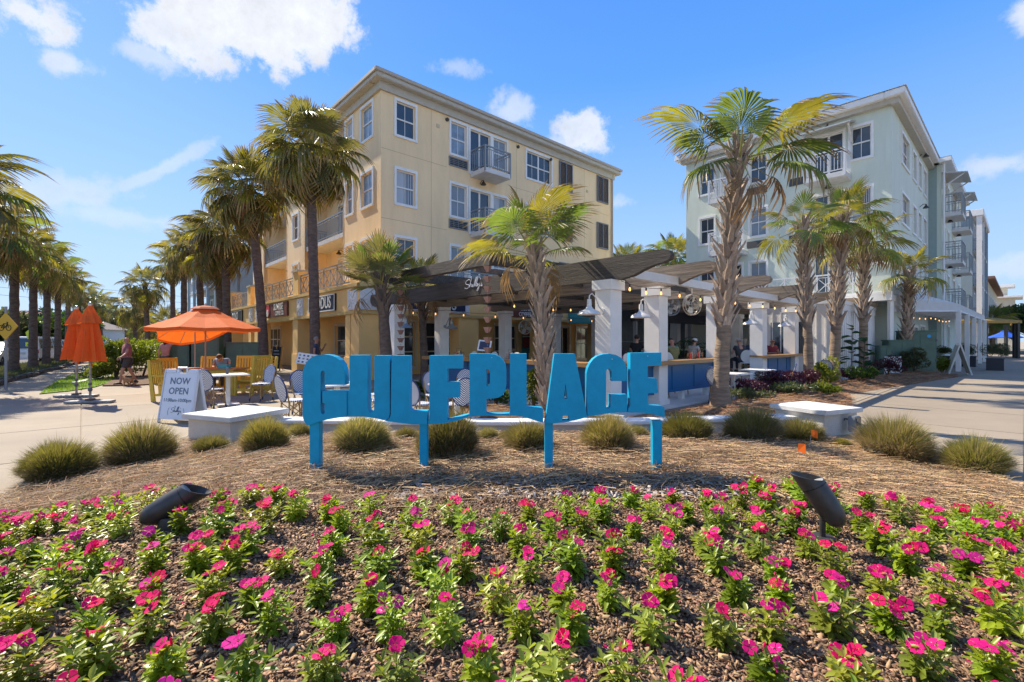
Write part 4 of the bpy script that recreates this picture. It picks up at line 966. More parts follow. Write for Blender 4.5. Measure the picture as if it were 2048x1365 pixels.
# broad leaved fig by the white shed
fg = thing('fig_plant', 'tall broad leaved fig against the white shed', 'plant', spot(1698,17.6)); 
fl_me = MB().add([(0,0,0),(.10,.10,.03),(.24,.13,.01),(.34,0,-.05),(.24,-.13,.01),(.10,-.10,.03),(.17,0,-.02)], [(0,1,6),(1,2,6),(2,3,6),(3,4,6),(4,5,6),(5,0,6)]).mesh('leaf', leafmat('fig_leaf', (.035,.085,.02)), fix=False)
for k in range(3):
    x0 = (-.35,.1,.5)[k]; hh = (1.3,2.0,1.5)[k]; MB().tube([(x0,0,0),(x0*1.2,0,hh)], [.025,.012], 6).build('stem', MATS['shrub_stem'], fg)
    for i in range(13):
        z = hh*(.35+.65*i/12); a = i*2.4; obj('leaf', fl_me, fg, (x0*(1+.2*z/hh), 0, z), (rnd.uniform(-.4,.4), rnd.uniform(-.7,.2), a), rnd.uniform(.9,1.3))
# bushes and trees over the road, far greenery
def tree(label, loc, th, rad, n, leaf, mat_, seed, group=None):
    t = thing('tree', label, 'tree', loc, 0, group); mb = MB(); R_ = random.Random(seed)
    mb.tube([(0,0,-.1),(.1,0,th*.6),(0,.1,th+rad[2]*.6)], [.04*th+.1,.03*th+.07,.05], 8)
    for i in range(6):
        a = R_.uniform(0,6.28); mb.tube([(0,0,th*.8),(cos(a)*rad[0]*.6,sin(a)*rad[1]*.6,th+rad[2]*R_.uniform(.5,1.4))], [.07,.02], 5)
    mb.build('trunk', bark_dk, t); obj('crown', leaf_cloud('crown', n, rad, 16, leaf, mat_, seed), t, (0,0,th)); return t
for i, (px, Y, th, rad, mat_) in enumerate([(-20,42,.6,(4,3,2.2),L_olive),(40,46,.8,(4,3,1.6),L_mid),(75,50,.8,(3.5,3,1.7),L_olive),(112,54,.8,(4,3,2.0),L_mid),(150,62,.8,(4,3,2.4),L_dark),(185,70,1,(4,3,2.4),L_olive),(225,90,1,(5,3,2.6),L_mid),(255,115,1,(6,4,2.6),L_dark),(300,95,1,(5,4,1.6),L_mid)]):
    tree(['olive bush cut by the left edge across the road','green bush behind the first street palm','olive bush behind the white car','green bush under the grey tiled roof','dark tree behind the closed umbrellas','olive tree right of the closed umbrellas','mid green tree at the bend of the street','dark distant tree at the end of the street','low distant trees behind the bright shrub'][i], spot(px,Y), th, rad, 4200, (.42,.26), mat_, 300+i, 'trees and bushes across the street')
for i, (px, Y, th, rad, mat_) in enumerate([(2030,70,2,(4.5,4,2.2),L_olive),(2075,62,2,(4,4,2.4),L_mid),(2055,90,3,(6,5,2.6),L_olive),(2120,55,1,(4,4,2.6),L_mid)]):
    tree(['olive tree at the far right behind the tan sail','green tree cut by the right edge','pale tree rising furthest right','green tree beyond the right edge'][i], spot(px,Y), th, rad, 4200, (.42,.26), mat_, 320+i, 'trees at the right end of the walk')
far = MB(); R_ = random.Random(5)
obj('distant_woods', leaf_cloud('distant_woods', 16000, (150,12,4.5), 90, (2.2,1.5), L_dark, 999), None, (0,260,0), kind='stuff')['label'] = 'distant dark line of woods on the horizon'
# ground cover on the strip and grass on the lawn
def scatter_blades(name, n, fn, h, w, mat, seed, lean=.35):
    R = np.random.RandomState(seed); X, Y, Z = fn(R, n); n = len(X); a = R.uniform(0,2*pi,n); b = R.uniform(0,2*pi,n); H = R.uniform(h[0],h[1],n); l = H*R.uniform(0,lean,n)
    co = np.zeros((n,3,3)); co[:,0] = np.stack([X-np.cos(a)*w, Y-np.sin(a)*w, Z],1); co[:,1] = np.stack([X+np.cos(a)*w, Y+np.sin(a)*w, Z],1); co[:,2] = np.stack([X+np.cos(b)*l, Y+np.sin(b)*l, Z+H],1)
    return obj(name, np_mesh(name, co.reshape(-1,3), np.arange(n*3), 3, mat), kind='stuff')
def lawn_fn(R, n):
    xs = [p[0] for p in lawn_pts]; ys = [p[1] for p in lawn_pts]; X = R.uniform(min(xs),max(xs),n); Y = R.uniform(min(ys),max(ys),n)
    k = np.array([poly_dist(x,y,lawn_pts) > 0 for x,y in zip(X,Y)]); return X[k],Y[k],X[k]*0+.02
tag(scatter_blades('lawn_grass', 26000, lawn_fn, (.04,.09), .012, leafmat('lawn_blade', (.17,.27,.035), tcol=(1.4,1.4,.6)), 31), 'short bright grass on the curved lawn left of the walking man', 'grass')
def strip_fn(R, n):
    Y = 9+ (R.uniform(0,1,n)**1.5)*50; X = -18.4-.745*(Y-16.9)-1.27*R.uniform(.1,2.3,n); return X,Y,X*0+.05
tag(scatter_blades('ground_cover', 30000, strip_fn, (.08,.24), .03, L_olive, 32, .9), 'low yellow green ground cover between the street palms', 'ground cover')
def verge_fn(R, n):
    Y = R.uniform(14,80,n); X = -18.4-.745*(Y-16.9)-1.27*R.uniform(11.7,22,n); return X,Y,X*0+.02
tag(scatter_blades('verge_grass', 20000, verge_fn, (.06,.25), .05, leafmat('verge_blade',(.2,.23,.06)), 33, .9), 'rough grass on the far side of the street', 'grass')

# ------------------------------------------------------------------ clumps of ornamental grass
def clump_mesh(seed, n=6200, R0=.47, H=.50, dry=.35):
    R = np.random.RandomState(seed); a = R.uniform(0,2*pi,n); rho = np.sqrt(R.uniform(0,1,n)); bx = np.cos(a)*rho*.20; by = np.sin(a)*rho*.20
    th = rho*1.22+R.normal(0,.10,n); L = (R0*np.sin(np.clip(th,0,1.5))**2+H*np.cos(np.clip(th,0,1.45))**2)**1*R.uniform(.80,1.07,n)*np.where(R.uniform(0,1,n) > .975, R.uniform(1.05,1.35,n), 1)*(1+.09*np.sin(a*3+seed)+.06*np.sin(a*7+seed*2)); a2 = a+R.normal(0,.25,n)
    bx = np.cos(a)*rho*.27; by = np.sin(a)*rho*.27; th = np.clip(rho**.85*1.45+R.normal(0,.07,n), 0, 1.55); lump = (1+.08*np.sin(a*3+seed)+.06*np.sin(a*7+seed*2))*R.uniform(.84,1.05,n)*np.where(R.uniform(0,1,n) > .975, 1.18, 1)
    tx = np.cos(a2)*np.sin(th)*R0*lump; ty = np.sin(a2)*np.sin(th)*R0*lump; tz = (H*np.cos(th)+.05)*lump; mx_ = bx+(tx-bx)*.35; my_ = by+(ty-by)*.35; mz_ = tz*.62+.10*rho
    pts = []
    for s in (0,.4,.75,1.0):
        q0 = (1-s)**2; q1 = 2*s*(1-s); q2 = s*s; pts.append(np.stack([bx*q0+mx_*q1+tx*q2, by*q0+my_*q1+ty*q2, np.maximum(mz_*q1+tz*q2, .004)],1))
    w = R.uniform(.0016,.0034,n)[:,None]; b = R.uniform(0,2*pi,n); sd_ = np.stack([np.cos(b),np.sin(b),b*0],1)
    co = np.zeros((n,7,3)); 
    for k in range(3): co[:,2*k] = pts[k]-sd_*w*(1,1,.75)[k]; co[:,2*k+1] = pts[k]+sd_*w*(1,1,.75)[k]
    co[:,6] = pts[3]
    base = (np.arange(n)*7)[:,None]; f = (np.array([0,1,3, 0,3,2, 2,3,5, 2,5,4, 4,5,6])[None,:]+base).ravel()
    me = np_mesh('grass_clump', co.reshape(-1,3), f, 3, [leafmat('clump_blade_green', (.225,.21,.065), tcol=(1.6,1.5,.7)), leafmat('clump_blade_dry', (.45,.33,.17))])
    for m_ in me.materials: pass
    dm = (R.uniform(0,1,n) < dry+.35*(rho>.75)-.1).astype(np.int32); me.polygons.foreach_set('material_index', np.repeat(dm,5)); return me
clumps = [clump_mesh(i, dry=d) for i, d in enumerate((.15,.3,.42,.3))]
core = MB().lathe([(.24,0),(.30,.08),(.26,.2),(.13,.29),(0,.31)], 12).mesh('core', M('clump_thatch', (.12,.09,.045), .95, var=.5, nscale=30, bump=1, bscale=60), smooth=True)
CL = [(98,968,168,.80,0,'leftmost grass clump on the pavement edge'),(268,938,150,1,1,'second grass clump from the left, tall and ragged'),(413,917,84,.8,1,'smallest grass clump left of the white pier'),(520,915,118,1.12,0,'grass clump in front of the left pier'),(590,888,70,1.0,2,'grass clump half hidden by the letter G'),
      (714,912,145,.9,2,'grass clump under the letters G and U'),(893,925,165,1.12,1,'tall grass clump under the letters L and F'),(808,892,60,.9,2,'small clump behind the second sign post'),(975,893,60,1,2,'small clump behind the letter F'),(1055,910,118,.9,3,'grass clump left of the third sign post'),(1020,895,60,.8,2,'small grass clump left of the third post clump'),
      (1222,908,135,1,3,'grass clump under the letters C and E'),(1275,888,70,.85,2,'grass clump behind the one under the letter C'),(1378,893,125,1.0,0,'grass clump right of the last sign post'),(1512,893,135,1,2,'tan grass clump left of the right pier'),(1608,893,110,.85,1,'green grass clump before the right pier'),(1800,925,170,.92,2,'wide grass clump right of the right pier'),(1968,953,140,1.0,3,'rightmost grass clump beside the walkway'),(1694,905,45,.85,0,'tiny grass tuft beside the flood light')]
for (px, py, w, hs, v, lb) in CL:
    g = G(px, py-8); s = (w*g.y/940)/.97; t = thing('grass_clump', lb, 'grass clump', (g.x, g.y+.1, g.z-.01), rnd.uniform(0,6), 'ornamental grass clumps'); q1 = rnd.uniform(.9,1.1); tl = (rnd.uniform(-.13,.13), rnd.uniform(-.13,.13), 0); obj('blades', clumps[v], t, rot=tl, scale=(s*q1,s/q1,s*hs*rnd.uniform(.9,1.08))); obj('thatch', core, t, scale=(s,s,s*hs))
# ------------------------------------------------------------------ open-air restaurant under the pergola
RA = (2.05, 10.0); 
def rest(x, y): p = Vector((RA[0], RA[1], 0))+U*x+V*y; return p
def rthing(name, label, cat, x, y, z=0, rz=0, group=None): p = rest(x, y); return thing(name, label, cat, (p.x, p.y, z), RZ+rz, group)
TS = (0, 1.91, 5.16, 8.34, 11.56, 15.06)
Pg = rthing('pergola', 'open-air restaurant pergola with white square columns and dark curved rafters', 'pergola', 0, 0)
def column_mesh():
    c = MB().box(-.2,.2,-.2,.2,0,2.62).mesh('column', white_col, bevel=.006); k = MB().box(-.25,.25,-.25,.25,2.621,2.83).box(-.235,.235,-.235,.235,0,.16).mesh('capital', white_col, bevel=.006); return c, k
cm, km = column_mesh()
for t_ in TS:
    for y in (0, 9.1): o = obj('column', cm, Pg, (t_, y, 0)); obj('capital', km, o)
for y in (3.4, 6.6): o = obj('column', cm, Pg, (15.06, y, 0)); obj('capital', km, o)
# rafters: deep boards along y with a swept nose
def rafter_mesh(y1, nose, mat):
    P = [(-nose,3.31-.02)]
    P = [(-nose+.02,3.27),(-nose-.03,3.19),(-nose,3.11),(-nose+.12,3.06),(-nose+.35,3.03),(-nose+.6,2.955),(-nose+.82,2.87),(-nose+1.1,2.832),(y1-.4,2.832),(y1-.12,2.90),(y1,3.02),(y1+.03,3.16),(y1-.03,3.31),(-nose+.12,3.31)]
    mb = MB(); mb.prism(P, -.075, .075, Matrix.Rotation(pi/2,4,'Z')); return mb.mesh('rafter', mat)
# prism lies in XZ and extrudes along Y; the rotation sends X to Y
ra_d = rafter_mesh(11.0, 1.45, wood_dark); ra_g = rafter_mesh(10.2, 1.45, wood_grey)
for i, t_ in enumerate(TS+(18.4, 21.0)): obj('rafter', ra_g if i else ra_d, Pg, (t_, 0, 0))
# the first rafter's nose is weathered lighter where it has lost its stain
pu = MB()
for a, b in zip(TS[:-1], TS[1:]): pu.box(a+.06, b-.06, -.62, -.50, 2.835, 3.02)
pu.box(15.12,18.35,-.62,-.50,2.835,3.02)
for k, m_ in enumerate([pu]): m_.build('purlin', white_trim, Pg, bevel=.004)
for i in range(7):
    y = .9+i*1.3; mb = MB()
    for a, b in zip(TS[:-1], TS[1:]): mb.box(a+.05, b-.05, y-.04, y+.04, 3.02, 3.16)
    mb.build('cross_beam', wood_dark, Pg)
MB().box(.8,21,2.2,9.9,3.34,3.42).build('roof_panel', M('white_roof_sheet', (.70,.70,.68), .5, trans=.6), Pg)
MB().box(2.4,21,9.9,10,3.34,3.62).box(2.4,2.5,2.6,9.9,3.421,3.74).build('roof_edge', white_trim, Pg)
MB().box(-.25,16.4,-.55,9.9,.0,.045).build('deck', M('white_deck', (.62,.60,.55), .7, var=.12, nscale=2), Pg, bevel=.01)
# dark gutter frame with two rain chains
ch = 3.33
gf = MB(); gf.box(-1.29,-1.11,2.35,6.5,ch,ch+.29); gf.build('gutter_beam', wood_dark, Pg); 
gf = MB(); gf.box(-1.11,2.2,2.35,2.5,ch,ch+.29); gf.build('gutter_beam', wood_dark, Pg); gf = MB(); gf.box(-1.11,2.2,6.35,6.5,ch,ch+.29).box(-1.65,-1.29,6.30,6.56,ch-.12,ch+.05).box(-1.38,-1.295,2.3,2.55,ch-.04,ch+.22); gf.build('gutter_beam', wood_dark, Pg)
MB().box(-1.05,-1.0,2.55,6.3,ch+.02,ch+.2).box(-.9,.8,3.4,3.5,ch-.02,ch+.1).build('gutter_lining', wood_grey, Pg)
cup = MB(); cup.add([(-.03,-.03,-.13),(.03,-.03,-.13),(.03,.03,-.13),(-.03,.03,-.13),(-.075,-.075,0),(.075,-.075,0),(.075,.075,0),(-.075,.075,0)],[(0,1,5,4),(1,2,6,5),(2,3,7,6),(3,0,4,7),(3,2,1,0)]); cup = cup.mesh('cup', M('copper_pink', (.42,.24,.20), .5, metal=.2, var=.3, nscale=8))
for (y, lb) in ((2.42,'rain chain of pinkish square cups hanging from the near gutter corner'),(6.44,'rain chain of square cups hanging from the far gutter end before the left column')):
    t = rthing('rain_chain', lb, 'rain chain', -1.33, y, 3.3, group='copper rain chains'); n = 11
    for i in range(n): obj('cup', cup, t, (0,0,-.02-i*.235), (0,0,.4+rnd.uniform(-.2,.2)))
    mb = MB()
    for i in range(34):
        z = .03-i*.075; mb.tube([(.012*cos(a),.0 if i%2 else .012*cos(a),z+.025*sin(a)) for a in np.linspace(0,2*pi,7)], .003, 4, cap=False)
    mb.build('chain', rail_grey, t)
# name on the dark rafter, in white script
p = rest(-.06, 5.0); sg = thing('script_sign', 'white handwritten name lettering fixed to the dark rafter', 'sign', (p.x, p.y, 2.98), RZ-pi/2)
Tm = Matrix.Translation((0,-.02,0)) @ Matrix.Diagonal((.0042,1,.0034,1))
stroke_mb(SCRIPT, .011, Tm).build('lettering', M('white_sign_paint', (.85,.85,.85), .5), sg, smooth=True)
# counters: planked wooden top, blue panels with battens, white legs
def counter(label, a0, a1, face, off):
    L_ = a1-a0; p = rest(a0, off) if face == 'R' else rest(off, a1)
    t = thing('bar_counter', label, 'bar counter', (p.x, p.y, 0), RZ+(0 if face == 'R' else -pi/2))
    n = 3
    for i in range(n): MB().box(0, L_, -.16+i*.17, -.16+i*.17+.163, 1.02, 1.075).build('plank', wood_tan, t, bevel=.004)
    MB().box(.0,L_,-.175,-.162,.985,1.07).build('edge_board', wood_tan, t)
    MB().box(0.05,L_-.05,.10,.14,.30,.98).build('panel', blue_panel, t)
    bt = MB(); k = max(2, int(round(L_/1.05)))
    for i in range(k+1):
        x = .05+(L_-.1)*i/k; bt.box(max(.05,x-.03), min(L_-.05,x+.03), .085, .099, .30, .98)
    bt.box(.06,L_-.06,.08,.098,.28,.34); bt.box(.06,L_-.06,.08,.098,.93,.985); bt.build('batten', blue_panel, t)
    for i in range(k):
        x = .3+(L_-.6)*i/max(1,k-1); MB().box(x-.06,x+.06,.16,.28,.045,1.0).build('leg', white_col, t)
    return t
counter('wooden topped bar counter with blue panels right of the near corner column', .25, 4.95, 'R', -.15)
counter('short bar counter with blue panel beyond the entrance gap', 8.1, 11.9, 'R', -.15)
counter('wooden topped bar counter behind the sign letters on the left side', .0, 6.9, 'L', -.15)
# kitchen and bar back
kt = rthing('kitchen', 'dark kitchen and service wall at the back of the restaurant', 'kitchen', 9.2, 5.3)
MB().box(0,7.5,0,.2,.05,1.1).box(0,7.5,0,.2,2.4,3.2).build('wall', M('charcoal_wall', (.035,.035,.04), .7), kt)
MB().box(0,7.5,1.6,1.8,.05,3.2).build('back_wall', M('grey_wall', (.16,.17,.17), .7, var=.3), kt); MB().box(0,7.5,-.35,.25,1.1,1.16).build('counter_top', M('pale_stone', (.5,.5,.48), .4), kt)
for a in (.1,2.5,5,7.3): MB().box(a,a+.12,0,.15,1.16,2.4).build('post', rail_grey, kt)
for i in range(3): MB().box(.4+i*2.4,2.2+i*2.4,1.4,1.59,1.5,1.54).build('shelf', rail_grey, kt)
for i in range(0): MB().lathe([(.035,0),(.035,.16),(.012,.2),(.012,.27)], 7).build('bottle', [M('amber_glass',(.2,.08,.01),.2), M('green_glass',(.02,.12,.04),.2), M('clear_glass',(.4,.45,.45),.1)][i%3], kt, loc=(.6+i*.5,1.48,1.541))
# white board-and-batten shed at the far end
sh = thing('shed', 'white board and batten shed at the far end of the restaurant', 'shed', (12.1,17.45,0), RZ)
MB().box(0,6.3,0,3,0,2.95).build('wall', white_col, sh); MB().box(-.05,6.35,-.06,3.05,2.951,3.1).box(-.02,6.32,-.03,-.002,2.7,2.95).build('cornice', white_trim, sh, bevel=.01)
for i in range(22): MB().box(.02+i*.29,.06+i*.29,-.022,-.002,.0,2.69).build('batten', white_col, sh)
for i in range(10): MB().box(-.022,-.002,.05+i*.31,.09+i*.31,.0,2.69).build('batten', white_col, sh)
MB().box(-.018,-.003,1.1,2.3,1.0,2.3).build('hatch', glass_dark, sh)
# gooseneck barn lamps
def barn_lamp(label, x, y, z, face, mat, grp='gooseneck barn lamps'):
    """bolted to the column face; face -y ('R') or -x ('L')"""
    t = rthing('barn_lamp', label, 'lamp', x, y, z, 0 if face == 'R' else -pi/2, grp)
    k = 'barn'+mat.name
    if k not in _cache:
        s = MB().lathe([(.05,.0),(.06,-.02),(.09,-.06),(.20,-.11),(.24,-.17),(.235,-.175),(.19,-.115),(.05,-.05),(0,-.05)], 18, Matrix.Translation((0,-.45,.08))).lathe([(.045,.14),(.05,0)], 12, Matrix.Translation((0,-.45,.08))).mesh('lamp_shade', mat, smooth=True)
        a = MB().tube([(0,0,0),(0,-.12,.08),(0,-.25,.28),(0,-.36,.34),(0,-.44,.30),(0,-.45,.2)], .014, 7).lathe([(.06,0),(.06,.03),(0,.03)], 12, Matrix.Rotation(pi/2,4,'X')).mesh('arm', mat, smooth=True)
        _cache[k] = (s, a)
    obj('lamp_shade', _cache[k][0], t); obj('arm', _cache[k][1], t); return t
lw = M('white_enamel', (.72,.70,.66), .35); lz = M('galvanised_blue_grey', (.28,.34,.38), .35, metal=.4)
barn_lamp('white gooseneck lamp on the left of the near corner column', -.2, .0, 2.18, 'L', lw)
barn_lamp('white gooseneck lamp on the left of the second column', 1.71, .0, 2.18, 'L', lw)
barn_lamp('white gooseneck lamp between the leaning palm and the fourth column', 8.14, .0, 2.18, 'L', lw)
barn_lamp('white gooseneck lamp left of the fifth column', 11.36, .0, 2.18, 'L', lw)
barn_lamp('blue grey gooseneck lamp on the column behind the stiff palm', 0, 8.9, 2.1, 'R', lz); barn_lamp('blue grey gooseneck lamp on the second back column', 1.91, 8.9, 2.1, 'R', lz)
# caged fans
def fan(label, x, y, z, r=.30, mat=None):
    t = rthing('fan', label, 'fan', x, y, z, radians(-20), 'caged fans'); mat = mat or M('cream_fan_cage', (.60,.52,.38), .4, metal=.3)
    c = MB()
    for q, yy in ((1,0),(1,.1),(.7,-.03),(.4,-.05)): c.tube([(r*q*cos(a),yy,r*q*sin(a)) for a in np.linspace(0,2*pi,25)], .007 if q < 1 else .012, 5, cap=False)
    for i in range(12): a = i*pi/6; c.tube([(0,-.05,0),(r*.7*cos(a),-.03,r*.7*sin(a)),(r*cos(a),.0,r*sin(a)),(r*cos(a),.1,r*sin(a))], .004, 4)
    c.build('cage', mat, t); MB().lathe([(.07,0),(.08,.12),(.04,.2),(0,.2)], 12, Matrix.Rotation(-pi/2,4,'X')).build('motor', dark_metal, t, smooth=True)
    for i in range(4):
        a = i*pi/2+.4; MB().add([(0,.05,0),(r*.3,.02,.07),(r*.85,.01,.09),(r*.9,.08,-.05),(r*.3,.08,-.05)], [(0,1,2,3,4)]).build('blade', M('aluminium_blade', (.5,.48,.44), .3, metal=.6), t, rot=(0,a,0))
    MB().tube([(r*1.02*cos(a),.05,r*1.02*sin(a)) for a in np.linspace(-.2,pi+.2,14)], .014, 5).tube([(0,.05,r*1.02),(0,.05,r*1.02+.25)], .016, 6).build('yoke', mat, t); return t
fan('round cream caged fan hanging right of the second column', 4.5, .35, 2.58, .29); fan('small caged fan hanging behind the booted palm', 5.9, 8.6, 2.15, .3); fan('dim caged fan further inside the restaurant', 5.45, 1.5, 2.66, .30, rail_grey)
# string lights with lit bulbs
bulb_me = MB().lathe([(0,-.085),(.020,-.072),(.025,-.045),(.014,-.01),(.010,0)], 8).mesh('bulb', M('lit_bulb', (.9,.5,.2), .3, emit=((1.,.48,.13), 1.1)), smooth=True)
sock = MB().lathe([(.016,0),(.02,.05),(.014,.07)], 8).mesh('socket', black_pl)
def string_lights(label, pts, n, sag=.07):
    t = thing('string_lights', label, 'string lights', pts[0]); mb = MB(); o0 = pts[0]
    for a, b in zip(pts[:-1], pts[1:]):
        mb.tube([a.lerp(b, s)-o0-Vector((0,0,sag*4*s*(1-s))) for s in np.linspace(0,1,9)], .006, 4)
        for i in range(n):
            s = (i+.5)/n; p = a.lerp(b, s)-o0-Vector((0,0,sag*4*s*(1-s)+.07)); q = obj('socket', sock, t, p); obj('bulb', bulb_me, q)
    mb.build('cable', black_pl, t); return t
pts = [rest(x, -.32)+Vector((0,0,2.80)) for x in (.0,)+TS[1:]]; string_lights('string of lit bulbs along the front columns', pts, 3)
string_lights('string of lit bulbs along the back columns', [rest(x, 8.8)+Vector((0,0,2.72)) for x in (0,1.91,5.16,8.34,11.56)], 2)
string_lights('string of lit bulbs crossing the middle of the restaurant', [rest(x, 4.5)+Vector((0,0,2.75)) for x in (1,4.5,8.5)], 4)
# areca palm in a pot inside
ap = rthing('potted_palm', 'feathery dark green palm in a pot inside the restaurant', 'potted palm', 9.0, 3.0, .045)
MB().lathe([(.17,0),(.24,.35),(.26,.38),(.22,.38),(.2,.33),(0,.33)], 16).build('pot', M('pot_white',(.5,.48,.45),.6), ap, smooth=True)
def feather(seed, L=1.5):
    R_ = random.Random(seed); mb = MB(); P = [(L*.75*s**1.3, 0, L*(.95*s-.55*s*s*s)) for s in np.linspace(0,1,9)]; mb.tube(P, [.014-.001*i for i in range(9)], 4)
    for i in range(24):
        s = .25+.75*i/23; x = L*.75*s**1.3; z = L*(.95*s-.55*s**3)
        for sd_ in (-1,1):
            l = .42*sin(pi*min(1,s*.9+.08))*R_.uniform(.8,1.1)+.06; dx = .55*l; dy = sd_*l*.8; w = .016
            mb.add([(x,0,z),(x+dx*.5-w,dy*.5,z+.02),(x+dx*.5+w,dy*.5,z+.02),(x+dx,dy,z-.10*l/.3)], [(0,1,2),(1,3,2)])
    return mb.mesh('frond', leafmat('areca_leaf', (.03,.085,.022)), fix=False)
fm_ = [feather(i) for i in range(3)]
for i in range(15): obj('frond', fm_[i%3], ap, (0,0,.33), (0,radians(-8-rnd.uniform(-6,22)),i*2.4), rnd.uniform(.85,1.25))

# white canopy over the cafe on the right
cn = thing('canopy', 'long white awning on white posts along the sage building', 'canopy', (0,0,0))
A_ = Vector((16.95,21.05,0)); B_ = Vector((22.7,23.9,0)); C_ = Vector((35.2,35.0,0)); D_ = Vector((27.0,30.0,0)); E_ = Vector((17.9,21.95,0))
mb = MB(); vs = [(A_.x,A_.y,2.93),(B_.x,B_.y,3.13),(C_.x,C_.y,3.13),(A_.x,A_.y,3.55),(B_.x,B_.y,3.44),(C_.x,C_.y,3.44),(D_.x,D_.y,4.1),(E_.x,E_.y,4.05)]
mb.add(vs, [(0,1,4,3),(1,2,5,4),(3,4,7),(4,5,6,7)]); mb.build('cloth', M('white_canvas', (.72,.70,.66), .7, trans=.2, var=.1, nscale=2), cn)
pd = (C_-B_)/4
for i in range(5):
    q = B_+pd*i; MB().box(-.10,.10,-.10,.10,0,3.12).build('post', white_col, cn, loc=(q.x,q.y,0), rot=(0,0,RZ), bevel=.01)
fb = MB(); fb.bar((A_.x,A_.y,2.9),(B_.x,B_.y,3.08),.08); fb.bar((B_.x,B_.y,3.08),(C_.x,C_.y,3.08),.08)
for i in range(9):
    q = B_+(C_-B_)*i/8; e = E_+(D_-E_)*i/8; fb.bar((q.x,q.y,3.05),(e.x,e.y,3.05),.05)
fb.build('frame', rail_white, cn)
MB().box(-.08,.08,-.08,.08,0,3.5).build('post', white_col, cn, loc=(A_.x,A_.y,0))
cb = MB(); B2 = B_+(E_-B_)*.15
string_lights('string of small lamps under the white awning', [Vector((19,22.8,2.95)), Vector((23.5,26.2,2.95)), Vector((28,30,2.95))], 5, .12)
# tan sail canopy with black posts and a blue umbrella beyond
tn = thing('canopy', 'tan shade canopy on black posts beyond the white awning', 'canopy', (0,0,0))
mb = MB(); P = [(39.5,42,3.1),(45.6,42.2,3.25),(50,52,3.3),(42,52,4.2),(36.5,42,3.7),(39.0,44,4.0)]
mb.add([(34.8,38.4,3.0),(45.8,42.2,3.15),(53,50,3.2),(42,50,3.1),(34.8,38.4,3.25),(45.8,42.2,3.4),(53,50,3.5),(42,50,4.3),(40.5,44,4.1)],[(0,1,5,4),(1,2,6,5),(4,5,8),(5,6,7,8),(4,8,7)]); mb.build('cloth', M('tan_canvas', (.45,.28,.07), .8, trans=.2, var=.1), tn)
for (x, y) in ((45.3,42.1),(46.2,43.2),(51.5,49)): MB().box(-.11,.11,-.11,.11,0,3.2).build('post', black_pl, tn, loc=(x,y,0))
# ------------------------------------------------------------------ patio furniture
def _chev(mm, x, y, z): return mm('SUBTRACT', mm('MULTIPLY', z, 26), mm('MULTIPLY', mm('ABSOLUTE', y), 22))
weave = stripes('navy_white_chevron_weave', _chev, (.80,.80,.78), (.012,.03,.13), .5, .48)
def _diag(mm, x, y, z): return mm('ADD', mm('MULTIPLY', x, 22), mm('MULTIPLY', mm('ABSOLUTE', y), 22))
weave_s = stripes('navy_white_seat_weave', _diag, (.72,.73,.74), (.012,.03,.13), .5, .55)
navy_bind = M('navy_binding', (.012,.03,.12), .5)
def bistro_parts():
    # back: bent oval, woven; x forward, y across
    mb = MB(); n = 22; vs = []; fs = []
    def pt(q, a): 
        y = .205*q*cos(a); z = .68+.235*q*sin(a); return (-.20-.10*(z-.45)/.45+ .22*y*y, y, z)
    for th in (0, .018):
        for q in (0, .5, 1):
            for k in range(n): p = pt(q, 2*pi*k/n); vs.append((p[0]-th, p[1], p[2]))
    for L_ in range(2):
        b = L_*3*n
        for r in range(2):
            for k in range(n): fs.append((b+r*n+k, b+r*n+(k+1)%n, b+(r+1)*n+(k+1)%n, b+(r+1)*n+k))
    for k in range(n): fs.append((2*n+k, 2*n+(k+1)%n, 5*n+(k+1)%n, 5*n+k))
    back = MB().add(vs, fs).mesh('backrest', weave, smooth=True)
    rim = MB().tube([Vector(pt(1.03, 2*pi*k/24))-Vector((.009,0,0)) for k in range(25)], .014, 6, cap=False).mesh('rim', navy_bind, smooth=True)
    seat = MB().lathe([(0,.435),(.215,.435),(.225,.45),(.215,.465),(0,.462)], 20, sx=1, sy=1).mesh('seat', weave_s, smooth=True)
    legs = []
    for sx, sy in ((1,1),(1,-1),(-1,1),(-1,-1)):
        m_ = MB().tube([(sx*.16,sy*.15,.44),(sx*.20,sy*.185,0)], [.017,.014], 7); legs.append(m_.mesh('leg', bamboo, smooth=True))
    up = MB(); 
    for sy in (1,-1): up.tube([(-.17,sy*.16,.42),(-.215,sy*.185,.6),(-.25,sy*.19,.74)], .015, 6)
    for a, b in (((.19,.175,.1),(-.165,.155,.40)),((-.19,.175,.1),(.165,.155,.40)),((.19,-.175,.1),(-.165,-.155,.40)),((-.19,-.175,.1),(.165,-.155,.40)),((.19,.175,.22),(.19,-.175,.22)),((-.19,.17,.22),(-.19,-.17,.22)),((.18,.16,.40),(.19,-.175,.1)),((-.18,.16,.40),(-.19,-.175,.1))): up.tube([a,b], .009, 5)
    brace = up.mesh('brace', bamboo, smooth=True)
    cuf = MB()
    for sx, sy in ((1,1),(1,-1),(-1,1),(-1,-1)): cuf.tube([(sx*.193,sy*.178,.09),(sx*.199,sy*.184,.02)], .019, 7)
    cuf = cuf.mesh('binding', navy_bind)
    return back, rim, seat, legs, brace, cuf
BP = bistro_parts()
def bistro_chair(label, x, y, rz, grp='navy and white woven bistro chairs', z=0):
    t = thing('bistro_chair', label, 'chair', (x, y, z), rz, grp)
    b = obj('backrest', BP[0], t); obj('rim', BP[1], b); obj('seat', BP[2], t)
    for l in BP[3]: obj('leg', l, t)
    obj('brace', BP[4], t); obj('binding', BP[5], t); return t
